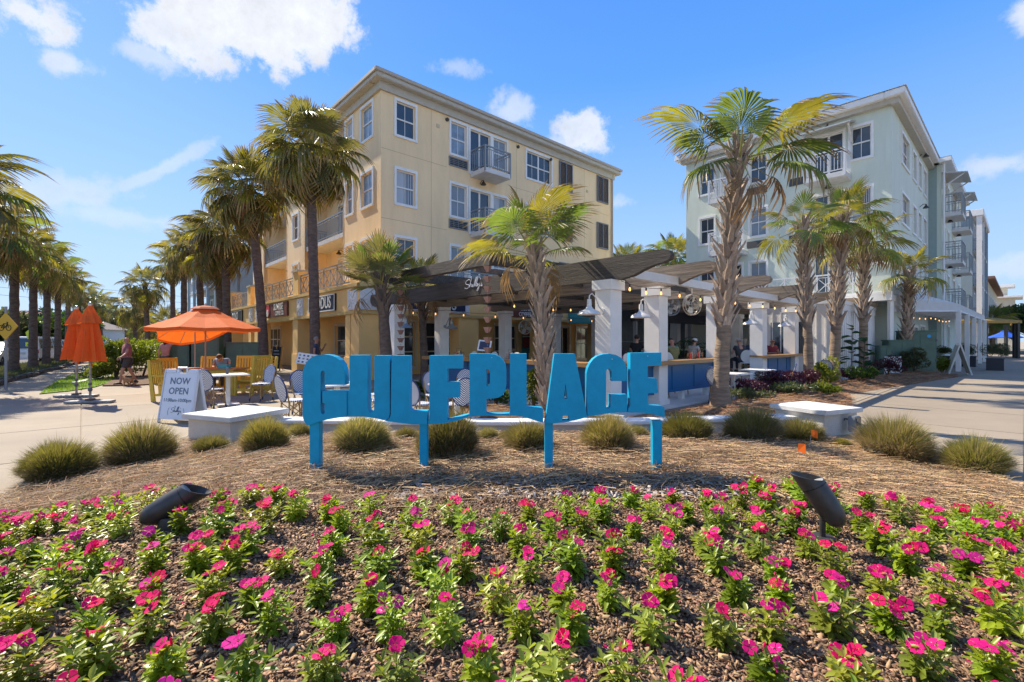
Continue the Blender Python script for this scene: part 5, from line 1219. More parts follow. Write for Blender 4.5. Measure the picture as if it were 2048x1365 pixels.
def table(label, x, y, s, rz, z=.74, mat=None, round_=False):
    t = thing('cafe_table', label, 'table', (x, y, 0), rz, 'white cafe tables')
    mat = mat or M('white_table_top', (.74,.73,.70), .35, var=.08)
    (MB().lathe([(0,z-.03),(s/2,z-.03),(s/2,z),(0,z)], 24) if round_ else MB().box(-s/2,s/2,-s/2,s/2,z-.03,z)).build('tabletop', mat, t, bevel=.005)
    MB().box(-.045,.045,-.045,.045,.03,z-.031).build('pedestal', mat, t, bevel=.006); MB().box(-.23,.23,-.23,.23,0,.029).build('base', mat, t, bevel=.008); return t
R_ = radians
table('white square table behind the now open board', -6.95, 11.5, .82, R_(40)); MB().box(-.03,.03,-.012,.012,.742,.90).build('menu_holder', dark_metal, None, loc=(-7.0,11.55,0), rot=(0,0,.5))
tag(bpy.data.objects['menu_holder'], 'dark upright menu holder on the white table behind the board', 'menu holder')
table('white table partly hidden behind the letter G', -3.35, 9.0, .86, R_(36)); table('white table behind the letter F', -1.05, 8.95, .8, R_(42)); table('white table between the leaning palm and the entrance gap', 5.6, 11.9, .7, R_(42), mat=None); table('white table in the entrance gap of the bar', 7.0, 13.4, .75, R_(42))
for a in [('bistro chair partly hidden by the right edge of the now open board',-7.6,11.2,R_(60)),('bistro chair with its back to us between the board and the pier',-6.85,10.75,R_(85)),('bistro chair with round back on the far side of the first white table',-6.45,12.1,R_(-110)),
          ('bistro chair close behind the pier, its back to us',-4.05,8.75,R_(50)),('bistro chair at the far left corner of the second white table',-4.35,9.9,R_(-40)),('bistro chair seen through the letter G on the far side of its table',-2.75,9.7,R_(-130)),('bistro chair seen between the letters G and U',-2.55,8.75,R_(150)),
          ('bistro chair seen between the letters L and F, back towards us',-1.65,8.25,R_(65)),('bistro chair seen side on right of the letter F',-.95,8.25,R_(120)),('bistro chair behind the table at the letter F',-1.55,9.65,R_(-60)),('bistro chair further back behind the letter F',-1.0,10.3,R_(-80)),
          ('bistro chair seen right of the leaning palm',5.1,11.5,R_(30)),('woven chair at the table in the entrance gap',7.5,13.0,R_(150)),('woven chair beyond the table in the entrance gap',6.6,14.2,R_(-70)),('woven chair by the thin palm seen from behind',10.5,15.8,R_(60))]: bistro_chair(*a)
# yellow wooden armchairs and long table
def yellow_chair(label, x, y, rz, tall=1.0):
    t = thing('wooden_armchair', label, 'chair', (x, y, 0), rz, 'yellow wooden armchairs'); W = .58
    for sy in (-1,1):
        MB().box(.22,.30,sy*W/2-.03,sy*W/2+.03,0,.64).build('leg', yellow_paint, t, bevel=.005)
        MB().add([(-.33,sy*W/2-.03,0),(-.24,sy*W/2-.03,0),(-.24,sy*W/2+.03,0),(-.33,sy*W/2+.03,0),(-.42,sy*W/2-.03,1.06*tall),(-.36,sy*W/2-.03,1.06*tall),(-.36,sy*W/2+.03,1.06*tall),(-.42,sy*W/2+.03,1.06*tall)],[(3,2,1,0),(4,5,6,7),(0,1,5,4),(1,2,6,5),(2,3,7,6),(3,0,4,7)]).build('leg', yellow_paint, t)
        MB().box(-.36,.34,sy*W/2-.055,sy*W/2+.055,.641,.675).build('armrest', yellow_paint, t, bevel=.006)
        MB().box(-.24,.22,sy*W/2-.02,sy*W/2+.02,.14,.20).build('stretcher', yellow_paint, t)
    for i in range(5): MB().box(-.25+i*.105,-.25+i*.105+.09,-W/2+.031,W/2-.031,.40,.43).build('slat', yellow_paint, t)
    MB().box(.221,.25,-W/2+.031,W/2-.031,.30,.395).build('apron', yellow_paint, t)
    br = MB().box(-.02,.02,-W/2+.031,W/2-.031,0,.09); br.build('top_rail', yellow_paint, t, loc=(-.385,0,.97*tall), rot=(0,-.08,0))
    for i in range(5):
        y0 = -W/2+.07+i*.1; MB().box(-.01,.01,y0-.03,y0+.03,0,.52*tall).build('slat', yellow_paint, t, loc=(-.335,0,.45), rot=(0,-.09,0))
    return t
yellow_chair('yellow armchair at the left end, just left of the now open board', -8.95, 12.35, R_(15)); yellow_chair('yellow armchair behind the left one', -9.65, 13.6, R_(-10)); yellow_chair('yellow armchair on the far side of the long table', -9.6, 14.7, R_(-85)); yellow_chair('yellow armchair at the back right of the long table', -8.9, 15.3, R_(-95))
yellow_chair('yellow armchair beside the seated man', -8.2, 15.0, R_(-110)); yellow_chair('tall yellow armchair at the right end, facing the table', -7.55, 13.6, R_(165), 1.08); yellow_chair('yellow armchair seen behind the first white table', -7.75, 14.6, R_(-150))
yt = thing('dining_table', 'long yellow and brown wooden table under the open umbrella', 'table', (-8.95,13.75,0), R_(4))
for i in range(6): MB().box(-1.05,1.05,-.42+i*.14,-.42+i*.14+.13,.72,.755).build('plank', wood_tan, yt)
MB().box(-.95,.95,-.36,.36,.62,.715).build('frame', yellow_paint, yt)
for sx in (-1,1):
    for sy in (-1,1): MB().box(sx*.9-.045,sx*.9+.045,sy*.32-.045,sy*.32+.045,0,.615).build('leg', yellow_paint, yt)
MB().box(-.13,.13,-.09,.09,.757,.87).build('condiment_box', M('box_teal_print', (.06,.42,.45), .5, var=.3, nscale=10), None, loc=(-8.35,13.65,0)); tag(bpy.data.objects['condiment_box'], 'small teal and white condiment box on the long wooden table', 'box')
# umbrellas
def open_umbrella(label, x, y, zr, za, r, rz=0, tilt=0, n=8):
    t = thing('parasol', label, 'parasol', (x, y, 0), rz, 'orange parasols'); h = thing('tmp','x','x'); bpy.data.objects.remove(h)
    mb = MB(); ap = .0
    vs = [(0,0,za)]+[(r*.16*cos(2*pi*k/n),r*.16*sin(2*pi*k/n),za-.09*(za-zr)) for k in range(n)]
    ring = []
    for q in (.5, 1):
        for k in range(2*n):
            a = pi*k/n; c = 1 if k%2 == 0 else cos(pi/n)*.985; zz = za-(za-zr)*(q**.92)-(.0 if k%2 == 0 else .03*q); vs.append((r*q*c*cos(a), r*q*c*sin(a), zz))
    for k in range(2*n): a = pi*k/n; c = 1 if k%2 == 0 else cos(pi/n)*.985; vs.append((r*c*cos(a)*1.0, r*c*sin(a)*1.0, zr-.09-(.0 if k%2 == 0 else .03)))
    o1 = 1+n; o2 = o1+2*n; o3 = o2+2*n; fs = []
    for k in range(n):
        fs += [(0,1+k,1+(k+1)%n), (1+k,o1+2*k,o1+2*k+1), (1+k,o1+2*k+1,1+(k+1)%n), (1+(k+1)%n,o1+2*k+1,o1+(2*k+2)%(2*n))]
    for k in range(2*n): fs += [(o1+k,o2+k,o2+(k+1)%(2*n),o1+(k+1)%(2*n)), (o2+k,o3+k,o3+(k+1)%(2*n),o2+(k+1)%(2*n))]
    T = Matrix.Translation((0,0,zr)) @ Matrix.Rotation(tilt,4,'Y') @ Matrix.Translation((0,0,-zr))
    c_ = MB().add(vs, fs, T).build('canopy', orange_cloth, t)
    v = MB().lathe([(r*.26,za-.13*(za-zr)+.01),(r*.2,za-.06*(za-zr)+.03),(0,za+.05)], n, T); v.build('vent', M('orange_vent_faded', (.55,.17,.08), .8, trans=.3), c_)
    for k in range(n):
        a = 2*pi*k/n; MB().bar(T @ Vector((0,0,za-.05)), T @ Vector((r*.97*cos(a), r*.97*sin(a), zr-.01)), .02).bar(T @ Vector((0,0,zr-.05)), T @ Vector((r*.5*cos(a), r*.5*sin(a), (za+zr)/2-.03)), .016).build('rib', M('umbrella_rib', (.5,.40,.30), .5), t)
    MB().tube([(0,0,0), T @ Vector((0,0,za))] if not tilt else [(0,0,0),(0,0,zr-.1), T @ Vector((0,0,za))], .024, 8).build('pole', M('umbrella_pole', (.42,.28,.20), .5), t)
    MB().lathe([(.26,0),(.26,.05),(.06,.10),(.04,.3)], 16).build('base', alu, t); MB().lathe([(.03,za+.04),(.04,za+.08),(0,za+.12)], 8, T).build('finial', alu, t); return t
open_umbrella('open orange parasol over the long yellow table', -9.0, 13.8, 1.93, 2.55, 1.5, R_(10)); open_umbrella('orange parasol tilted low behind the open one', -11.6, 17.2, 2.05, 2.55, 1.25, R_(-30), R_(-28))
def closed_umbrella(label, x, y, rz):
    t = thing('parasol', label, 'parasol', (x, y, 0), rz, 'orange parasols')
    def cloth(z0, z1, r0, r1, n, am, seed, T=None):
        R2 = random.Random(seed); N = n*4; vs = []; fs = []; M_ = 9
        for j in range(M_):
            s = j/(M_-1); 
            for k in range(N):
                a = 2*pi*k/N; ph = (k%4)/4; f = [1,.72,.55,.80][k%4]; r = (r0+(r1-r0)*s)*(1-(1-f)*am*min(1,s*2.5)); vs.append((r*cos(a+s*.08), r*sin(a+s*.08), z1+(z0-z1)*s+(.05*(1-f) if j == M_-1 else 0)))
        for j in range(M_-1):
            for k in range(N): fs.append((j*N+k, j*N+(k+1)%N, (j+1)*N+(k+1)%N, (j+1)*N+k))
        return MB().add(vs, fs, T)
    c = cloth(1.03, 2.2, .13, .345, 8, 1.0, 1).build('canopy', orange_cloth, t); cloth(1.98, 2.42, .05, .27, 8, .5, 2).build('vent', orange_cloth, c); 
    MB().add([(0,-.05,.93),(.03,.05,.93),(.02,.0,1.1)],[(0,1,2)]).add([(0,-.03,.95),(.05,.0,.9),(.0,.04,1.12)],[(0,1,2)]).build('tie_strap', orange_cloth, c)
    MB().tube([(0,0,.02),(0,0,2.42)], .026, 10).build('pole', M('scratched_pole', (.42,.38,.34), .4, metal=.5, var=.5, nscale=12), t)
    MB().lathe([(.04,2.42),(.05,2.47),(.02,2.52),(0,2.53)], 8).build('finial', alu, t); MB().lathe([(.04,.3),(.05,.34),(.04,.38)], 8).lathe([(.035,.45),(.042,.48),(.035,.51)], 8).build('collar', dark_metal, t)
    b = MB(); b.box(-.52,.52,-.15,.15,.012,.07); b.build('base', M('cast_base', (.36,.36,.36), .5, var=.4, nscale=8), t, bevel=.03); MB().box(-.07,.07,-.13,.13,.0715,.12).build('socket', dark_metal, t, bevel=.02); return t
closed_umbrella('closed orange parasol on a flat metal base, the nearer of two', -10.5, 11.7, R_(12)); closed_umbrella('closed orange parasol on a flat metal base, the farther of two', -12.0, 12.95, R_(8))
# now open board
def a_board(name, label, cat, loc, rz, w, h, mat, spread=.34):
    t = thing(name, label, cat, loc, rz); a = atan2(spread/2, h); faces = []
    for s_ in (-1,1):
        m_ = MB(); m_.box(-w/2,w/2,-.018,.018,.07,h-.07).box(-w/2-.03,-w/2,-.03,.03,0,h).box(w/2,w/2+.03,-.03,.03,0,h).box(-w/2,-w*.22,-.022,.022,h-.07,h).box(w*.22,w/2,-.022,.022,h-.07,h)
        o = m_.build('panel', mat, t, loc=(0,s_*spread/2,0), rot=(s_*a,0,0), bevel=.008); faces.append(o)
    MB().tube([(-w*.14,0,h-.09),(-w*.14,0,h+.02),(w*.14,0,h+.02),(w*.14,0,h-.09)], .018, 6).build('handle', mat, t); return t, faces
ab, fc = a_board('sign_board', 'white folding pavement board reading now open with opening hours', 'sign board', (-6.3,9.0,0), R_(-14), .74, 1.02, M('white_board_plastic', (.62,.66,.72), .35))
ink = M('steel_blue_ink', (.10,.15,.21), .5); ink2 = M('pale_blue_ink', (.35,.43,.52), .5)
for s_, sz, z in (('NOW',.175,.79),('OPEN',.175,.60)): obj('lettering', text_mesh(s_, sz, .002, ink, 1.05, bold=.002), fc[0], (0,-.021,z))
obj('lettering', text_mesh('11:00am-10:00pm', .092, .002, ink, 1.0), fc[0], (0,-.021,.43))
stroke_mb(SCRIPT, .0035, Matrix.Translation((-.13,-.021,.17)) @ Matrix.Diagonal((.0013,1,.0013,1))).tube([(-.17,-.021,.15),(-.19,-.021,.22),(-.16,-.021,.29)], .003, 4).tube([(.17,-.021,.15),(.20,-.021,.22),(.17,-.021,.29)], .003, 4).build('lettering', ink, fc[0])
a_board('sign_board', 'white folding board standing edge on at the right walkway', 'sign board', (20.6,21.7,0), R_(57), .75, 1.42, M('white_painted_board', (.70,.68,.62), .5, var=.2), .78)
# menus and easels
mb_ = thing('menu_stand', 'tilted white menu board on a leaning stand left of the letter G', 'menu stand', (-6.0,13.9,0), R_(10))
mn = MB().box(-.38,.38,-.012,.012,0,.34).build('board', white_trim, mb_, loc=(0,0,.84), rot=(-.35,.16,0)); MB().tube([(0,.1,0),(0,.02,.85)], .014, 6).tube([(-.25,.25,0),(0,.05,.7)], .01, 5).tube([(.25,.25,0),(0,.05,.7)], .01, 5).build('stand', white_trim, mb_)
for i in range(6):
    for j in range(3): MB().box(-.34+i*.115,-.34+i*.115+.055,-.016,-.0125,.04+j*.1,.085+j*.1).build('picture', M(['menu_red','menu_dark','menu_tan'][(i+j)%3], [(.35,.05,.04),(.05,.05,.08),(.35,.25,.15)][(i+j)%3], .5), mn)
ck = thing('chalkboard', 'black chalkboard easel beside the coffee shop door', 'chalkboard', (-12.4,24.6,0), R_(-25)); MB().box(-.32,.32,-.02,.02,.1,1.25).build('board', M('chalk_black', (.02,.02,.02), .8, var=.5, nscale=5), ck, rot=(-.12,0,0)); MB().tube([(0,.5,0),(0,-.1,1.3)], .02, 6).box(-.35,-.321,-.03,.03,0,1.3).box(.321,.35,-.03,.03,0,1.3).build('frame', bamboo, ck, rot=(-.12,0,0))
for i in range(5): MB().box(-.22,.22-.06*(i%3),-.024,-.0205,.35+i*.17,.37+i*.17).build('chalk_line', white_trim, ck, rot=(-.12,0,0))
es = thing('menu_stand', 'small framed menu on a stand behind the letters F and P', 'menu stand', spot(967,12.4), R_(-15)); MB().box(-.18,.18,-.012,.012,0,.30).build('frame', white_trim, es, loc=(0,0,1.28), rot=(-.3,.1,0)); MB().box(-.14,.14,-.017,-.0125,.04,.26).build('panel', navy, es, loc=(0,0,1.28), rot=(-.3,.1,0)); MB().tube([(0,.05,0),(0,.03,1.3)], .015, 6).build('stand', dark_metal, es)
# green utility boxes
def util(label, loc, rz, w, d, h, lock=True):
    t = thing('utility_cabinet', label, 'utility cabinet', loc, rz, 'green utility cabinets'); MB().box(-w/2,w/2,-d/2,d/2,0,h-.05).build('housing', util_green, t, bevel=.015)
    MB().box(-w/2-.03,w/2+.03,-d/2-.03,d/2+.03,h-.05,h).build('lid', util_green, t, bevel=.01); MB().box(-w/2+.05,-.005,-d/2-.018,-d/2-.001,.08,h-.1).build('door', util_green, t, bevel=.004); MB().box(.005,w/2-.05,-d/2-.018,-d/2-.001,.08,h-.1).build('door', util_green, t, bevel=.004)
    hg = MB()
    for z in (.3*h,.75*h): hg.box(w/2-.04,w/2+.02,-d/2-.035,-d/2-.0185,z,z+.1)
    hg.build('hinge', dark_metal, t); return t
u1 = util('large green utility cabinet with a round blue sticker', (18.55,21.6,.05), R_(-18), 1.22, .75, 1.98); MB().lathe([(0,0),(.07,0),(.07,.006),(0,.006)], 18, Matrix.Rotation(pi/2,4,'X')).build('sticker', M('blue_sticker', (.0,.35,.75), .4), u1, loc=(.33,-.395,1.72))
util('lower green cabinet left of the one with the blue sticker', (17.25,21.0,.05), R_(-18), .95, .7, 1.55); util('small dark green cabinet at the left end of the right group', (16.45,20.8,.05), R_(-18), .5, .5, 1.3)
mp_ = thing('meter_panel', 'small white panel standing among the purple shrubs', 'panel', spot(1786,19.6), R_(-10)); MB().box(-.3,.3,-.03,.03,.05,.74).build('panel', white_trim, mp_, bevel=.005); MB().box(-.28,-.22,.031,.08,0,.72).box(.22,.28,.031,.08,0,.72).build('post', white_trim, mp_)
util('pale green utility cabinet behind the tilted parasol', (-14.0,19.8,0), R_(20), .9, .9, 1.85); util('dark green utility cabinet behind the tilted parasol', (-13.0,20.1,0), R_(20), 1.0, .9, 1.8); util('low dark green cabinet right of the two tall ones', (-11.9,20.9,0), R_(20), 1.3, .8, 1.5)
# planters
def planter(label, x, y, s, h, r, sd_):
    t = thing('planter', label, 'planter', (x, y, 0), RZ); MB().box(-s/2,s/2,-s/2,s/2,0,h).build('pot', M('black_planter', (.025,.028,.04), .45), t, bevel=.012); MB().box(-s/2-.03,s/2+.03,-s/2-.03,s/2+.03,h+.001,h+.05).build('rim', MATS['black_planter'], t, bevel=.01)
    obj('foliage', leaf_cloud('foliage', 4200, (r,r,r*.85), 16, (.06,.022), L_olive, sd_), t, (0,0,h)); return t
planter('black square planter with a clipped green bush at the awning corner', 25.6, 24.9, .66, .60, .58, 401); planter('second black planter further along the white awning posts', 27.7, 28.6, .8, .6, .5, 402); planter('black planter in the shade between the awning posts', 26.3, 28.6, .8, .6, .4, 403)
st = thing('cafe_table', 'long dark table under the white awning', 'table', (21.9,24.6,0), RZ, None)
MB().box(-.9,.9,-.35,.35,.70,.74).build('tabletop', M('dark_table', (.08,.06,.05), .5), st)
for sx in (-.8,0,.8): MB().box(sx-.03,sx+.03,-.03,.03,0,.7).build('leg', dark_metal, st)
bw = M('brown_wicker', (.14,.08,.05), .7); wb_ = [m_.copy() for m_ in (BP[0], BP[2])]
for m_ in wb_: m_.materials.clear(); m_.materials.append(bw)
for i in range(4):
    q = Vector((21.9,24.6,0))+U*(-.75+i*.5)-V*.55; t = thing('wicker_chair', ['first','second','third','fourth'][i]+' brown wicker chair from the left at the dark table under the awning', 'chair', q, RZ+pi/2, 'brown wicker chairs under the awning')
    obj('backrest', wb_[0], t); obj('seat', wb_[1], t); [obj('leg', l, t) for l in BP[3]]
# small marking flags
for (px, py, lb, a) in ((1617,905,'small orange marking flag standing upright near the right pier',.15),(1628,925,'small orange marking flag bent over towards the straw',-1.0)):
    g = G(px, py); t = thing('marking_flag', lb, 'flag', g, .3, 'orange marking flags'); top = Vector((sin(a)*.28,0,.06+cos(a)*.16)); MB().tube([(0,0,0), top*.5, top], .0022, 4).build('wire', rail_white, t)
    MB().add([tuple(top), (top.x+.13,.01,top.z-.05), (top.x+.10,-.01,top.z+.07), (top.x+.02,.012,top.z+.08)], [(0,1,2,3)]).build('flag', orange_cloth, t)

# ------------------------------------------------------------------ road signs
sq = M('galvanised_post', (.30,.31,.32), .5, metal=.3); ylw = M('road_sign_yellow', (.72,.40,.01), .45); ylg = M('road_sign_lime', (.72,.80,.01), .45)
t = thing('road_sign', 'yellow diamond bicycle warning sign at the left edge', 'road sign', (-16.15,15.0,0), R_(-5)); MB().tube([(0,0,0),(0,0,2.65)], .035, 6).build('post', sq, t)
q = MB().box(-.31,.31,-.012,.012,-.31,.31).build('plate', ylw, t, loc=(.05,-.05,2.02), rot=(0,R_(45),0), bevel=.004)
bk_ = MB()
for cx in (-.13,.13): bk_.tube([(cx+.085*cos(a),-.02,-.07+.085*sin(a)) for a in np.linspace(0,2*pi,19)], .011, 4, cap=False)
for a, b in (((-.13,-.07),(-.05,.06)),((-.05,.06),(.09,.06)),((.09,.06),(.0,-.07)),((.0,-.07),(-.05,.06)),((.13,-.07),(.08,.10)),((0,-.07),(-.13,-.07)),((.05,.11),(.11,.10))): bk_.tube([(a[0],-.02,a[1]),(b[0],-.02,b[1])], .011, 4)
bk_.build('symbol', black_pl, t, loc=(.05,-.05,2.04))
t = thing('road_sign', 'lime green crossing sign with an arrow plate between two street palms', 'road sign', (-26.6,26.0,0), R_(0)); MB().tube([(0,.04,0),(0,.04,2.3)], .035, 6).build('post', sq, t)
MB().prism([(.3*cos(a),.33*sin(a)) for a in np.linspace(pi/10,2*pi+pi/10,6)[:-1]], -.012, .012).build('plate', ylg, t, loc=(.0,-.02,1.93)); MB().box(-.28,.28,-.012,.012,-.11,.11).build('plate', ylg, t, loc=(0,-.02,1.37))
ps = MB(); ps.lathe([(0,.13),(.03,.10),(0,.07)], 8).tube([(0,0,.07),(0,0,-.03)], .03, 5).tube([(0,0,-.03),(.06,0,-.15)], .018, 4).tube([(0,0,-.03),(-.06,0,-.15)], .018, 4).tube([(0,0,.05),(.08,0,.0)], .014, 4).tube([(-.08,0,.19),(.08,0,.19)], .014, 4); ps.build('symbol', black_pl, t, loc=(0,-.05,1.90)); MB().tube([(.14,0,.04),(-.1,0,-.03)], .02, 4).lathe([(.06,0),(0,.1)], 6, Matrix.Translation((-.1,0,-.03)) @ Matrix.Rotation(R_(-110),4,'Y')).build('symbol', black_pl, t, loc=(0,-.04,1.37))
t = thing('road_sign', 'small green street name sign before the far trees', 'road sign', spot(200,42), 0); MB().tube([(0,.04,0),(0,.04,1.9)], .04, 6).build('post', sq, t); MB().box(-.5,.5,-.015,.015,1.45,1.75).build('plate', M('street_sign_green', (.0,.22,.13), .5), t); MB().box(-.85,-.3,-.02,.02,.85,1.15).build('plate', M('parking_sign_blue', (.01,.12,.5), .5), t)

# ------------------------------------------------------------------ vehicles
def car(label, loc, rz, body, L=4.7, W=1.86, H=1.78, suv=True):
    t = thing('parked_car', label, 'car', loc, rz, 'cars along the street'); h = L/2
    lo = [(-h,.38),(-h-.03,.62),(-h+.02,.98),(h-.95,1.0),(h-.1,.86),(h,.6),(h-.05,.36)] ; cab = [(-h+.05,.985),(-h+.22 if suv else -h+.9,H-.04),(-h+.5 if suv else -h+1.4,H),(h-2.0,H-.02),(h-1.05,1.0)]
    MB().prism(lo, -W/2, W/2).build('body', body, t, bevel=.07, smooth=True)
    vs = []; n = len(cab)
    for s_ in (-1,1): vs += [(x, s_*(W/2-.03-(z-.98)*.22), z) for x, z in cab]
    fs = [tuple(range(n)), tuple(range(n, 2*n))[::-1]]+[(i,(i+1)%n,n+(i+1)%n,n+i) for i in range(n)]
    MB().add(vs, fs).build('cabin', body, t, bevel=.04, smooth=True)
    def win(a, b, c, d):   # side glass in profile coordinates
        for s_ in (-1,1):
            yy = lambda z: s_*(W/2-.022-(z-.98)*.22); MB().add([(x, yy(z), z) for x, z in (a,b,c,d)], [(0,1,2,3)]).build('side_window', glass_dark, t)
    x0 = -h+.35 if suv else -h+1.0
    win((x0-.08,1.06),(x0+.12,H-.13),(-.35,H-.13),(-.35,1.06)); win((-.27,1.06),(-.27,H-.13),(h-1.98,H-.15),(h-1.3,1.06))
    def glass(x1, z1, x2, z2, o, nm):
        w1 = W/2-.12-(z1-.98)*.22; w2 = W/2-.12-(z2-.98)*.22; MB().add([(x1+o,-w1,z1),(x1+o,w1,z1),(x2+o,w2,z2),(x2+o,-w2,z2)], [(0,1,2,3)]).build(nm, glass_dark, t)
    glass(cab[0][0]+.015,1.06,cab[1][0]-.02,H-.12,-.02,'rear_window'); glass(cab[4][0]-.05,1.06,cab[3][0]+.06,H-.1,.03,'windscreen')
    for sx in (-h+.85, h-.95):
        for s_ in (-1,1):
            w = MB().lathe([(.20,-.10),(.34,-.11),(.35,-.05),(.35,.05),(.34,.11),(.20,.10)], 20, Matrix.Rotation(pi/2,4,'X')).build('wheel', M('tyre', (.02,.02,.02), .8), t, loc=(sx, s_*(W/2-.10), .35), smooth=True); MB().lathe([(0,-.09),(.21,-.10),(.21,.10),(0,.09)], 14, Matrix.Rotation(pi/2,4,'X')).build('rim', alu, w)
    for s_ in (-1,1):
        MB().box(-h-.045,-h+.05,s_*(W/2-.14)-.10,s_*(W/2-.14)+.10,.72,.98).build('tail_light', M('tail_light_red', (.35,.01,.01), .2), t, bevel=.02); MB().box(h-.2,h+.01,s_*(W/2-.28)-.18,s_*(W/2-.28)+.18,.64,.78).build('headlight', M('headlight_glass', (.6,.62,.65), .1), t, bevel=.02)
        MB().box(h-1.55,h-1.35,s_*(W/2+.08)-.09,s_*(W/2+.08)+.09,1.02,1.18).build('mirror', body, t, bevel=.03)
    MB().box(-h-.07,-h+.1,-W/2+.05,W/2-.05,.36,.60).build('bumper', body, t, bevel=.03); MB().box(-h-.05,-h-.032,-.26,.26,.68,.82).build('number_plate', M('plate_white', (.5,.52,.5), .5), t); return t
wb = M('white_car_paint', (.72,.73,.74), .25, coat=.5); sl_ = M('silver_car_paint', (.45,.46,.47), .3, metal=.4, coat=.5)
sd2 = atan2(1, -.745)
car('white large car driving away, seen between the first street palms', spot(77,33)+Vector((0,0,0)), sd2+R_(-12), wb, 5.0, 1.95, 1.85); car('silver car cut by the left edge of the photo', spot(-28,26.5), sd2+pi, sl_, 4.6, 1.8, 1.5, False)
car('silver car behind the farther closed parasol', spot(108,44), sd2, sl_, 4.6, 1.85, 1.7); car('white van-like car right of the closed parasols', spot(182,50), sd2, wb, 4.8, 1.9, 1.9)
# houses over the road
def house(label, px, Y, w, d, h, rh, wall, roofm, rz, ridges=0):
    t = thing('house', label, 'house', spot(px, Y), rz); MB().box(-w/2,w/2,-d/2,d/2,0,h).build('wall', wall, t)
    o = .5; MB().add([(-w/2-o,-d/2-o,h),(w/2+o,-d/2-o,h),(w/2+o,d/2+o,h),(-w/2-o,d/2+o,h),(-w/2+d*.3,0,h+rh),(w/2-d*.3,0,h+rh)], [(0,1,5,4),(1,2,5),(2,3,4,5),(3,0,4),(3,2,1,0)]).build('roof', roofm, t)
    rb = MB(); n = int(w/.55)
    for i in range(n+1):
        x = -w/2-o+(w+2*o)*i/n; tt = min(1, (x+w/2+o)/(d*.3+o), (w/2+o-x)/(d*.3+o)); rb.bar((x,-d/2-o,h+.06),(x,-d/2-o+(d/2+o)*tt,h+rh*tt+.06),.12)
    rb.build('roof_rib', roofm, t)
    for x in np.linspace(-w/2+1.2, w/2-1.2, max(2,int(w/3))): put_window(t, 'R', x-.5, x+.5, h-1.9, h-.7, 'sash', glass_dark, off=-d/2-.12)
    return t
house('grey blue house with a ribbed grey roof across the street', 95, 62, 13, 9, 3.1, 2.0, M('pale_blue_render', (.42,.50,.56), .8), M('grey_brown_roof', (.20,.16,.14), .7), R_(12))
house('pale house with a reddish roof further left', 30, 75, 14, 9, 4.3, 2.0, M('grey_white_render', (.55,.55,.55), .8), M('reddish_roof', (.33,.14,.11), .8), R_(5)); house('small blue topped block behind the reddish roof', 55, 90, 5, 5, 6.8, .5, M('sky_blue_render', (.30,.45,.58), .8), M('grey_flat_roof', (.2,.2,.2), .8), 0)
house('tan roofed house low behind the far palms', 218, 110, 14, 9, 3.6, 2.3, M('grey_white_render',(0,0,0)), M('tan_roof', (.42,.30,.18), .8), 0)
# overhead wires
wr_ = thing('power_line', 'thin overhead wires crossing the sky at the far left', 'wires', (0,0,0)); 
for z in (9.2, 8.2, 7.2): MB().tube([(-75,52,z+1.0),(-62,66,z),(-45,95,z-.6)], .018, 4).build('wire', black_pl, wr_)
# orange parasols and blue umbrella seen beyond
for (px, Y, r, lb) in ((1252,27,1.1,'orange parasol seen through the restaurant beside the waiter'),(1288,30,1.2,'second orange parasol seen through the restaurant')):
    p = spot(px, Y); open_umbrella(lb, p.x, p.y, 1.75, 2.5, r)
bu = spot(2010, 55); t = open_umbrella('blue parasol far down the walk under the tan canopy', bu.x, bu.y, 2.0, 2.75, 1.5)
def recol(o, m_):
    o.data = o.data.copy(); o.data.materials.clear(); o.data.materials.append(m_)
for c in t.children:
    if c.name.startswith('canopy'):
        recol(c, M('blue_canvas', (.01,.08,.45), .7)); [recol(k, MATS['blue_canvas']) for k in c.children]
# white round backed chairs inside, condiment baskets on the counters
wc_m = M('white_wicker', (.66,.66,.60), .6); 
def bar_chair(label, x, y, rz):
    t = rthing('bar_chair', label, 'chair', x, y, .045, rz, 'white round backed bar chairs'); s = 1.45
    if 'bc' not in _cache:
        b = BP[0].copy(); b.materials.clear(); b.materials.append(wc_m); st_ = BP[2].copy(); st_.materials.clear(); st_.materials.append(wc_m); lm = [l.copy() for l in BP[3]]; 
        for m_ in (b, st_): m_.transform(Matrix.Translation((0,0,.27)))
        for m_ in lm: m_.transform(Matrix.Diagonal((1,1,1.61,1)))
        _cache['bc'] = (b, st_, lm)
    b, st_, lm = _cache['bc']; obj('backrest', b, t); obj('seat', st_, t); [obj('leg', l, t) for l in lm]; return t
for i in range(6): bar_chair(['first','second','third','fourth','fifth','sixth'][i]+' white bar chair along the left counter, counted from the near corner', .62, .9+i*.98, pi+.0)
for i in range(4): bar_chair(['first','second','third','fourth'][i]+' white bar chair behind the front counter, counted from the near corner', 1.0+i*1.05, .62, -pi/2)
bar_chair('white bar chair before the seated man with the pale cap', 9.2, .7, R_(200)); 
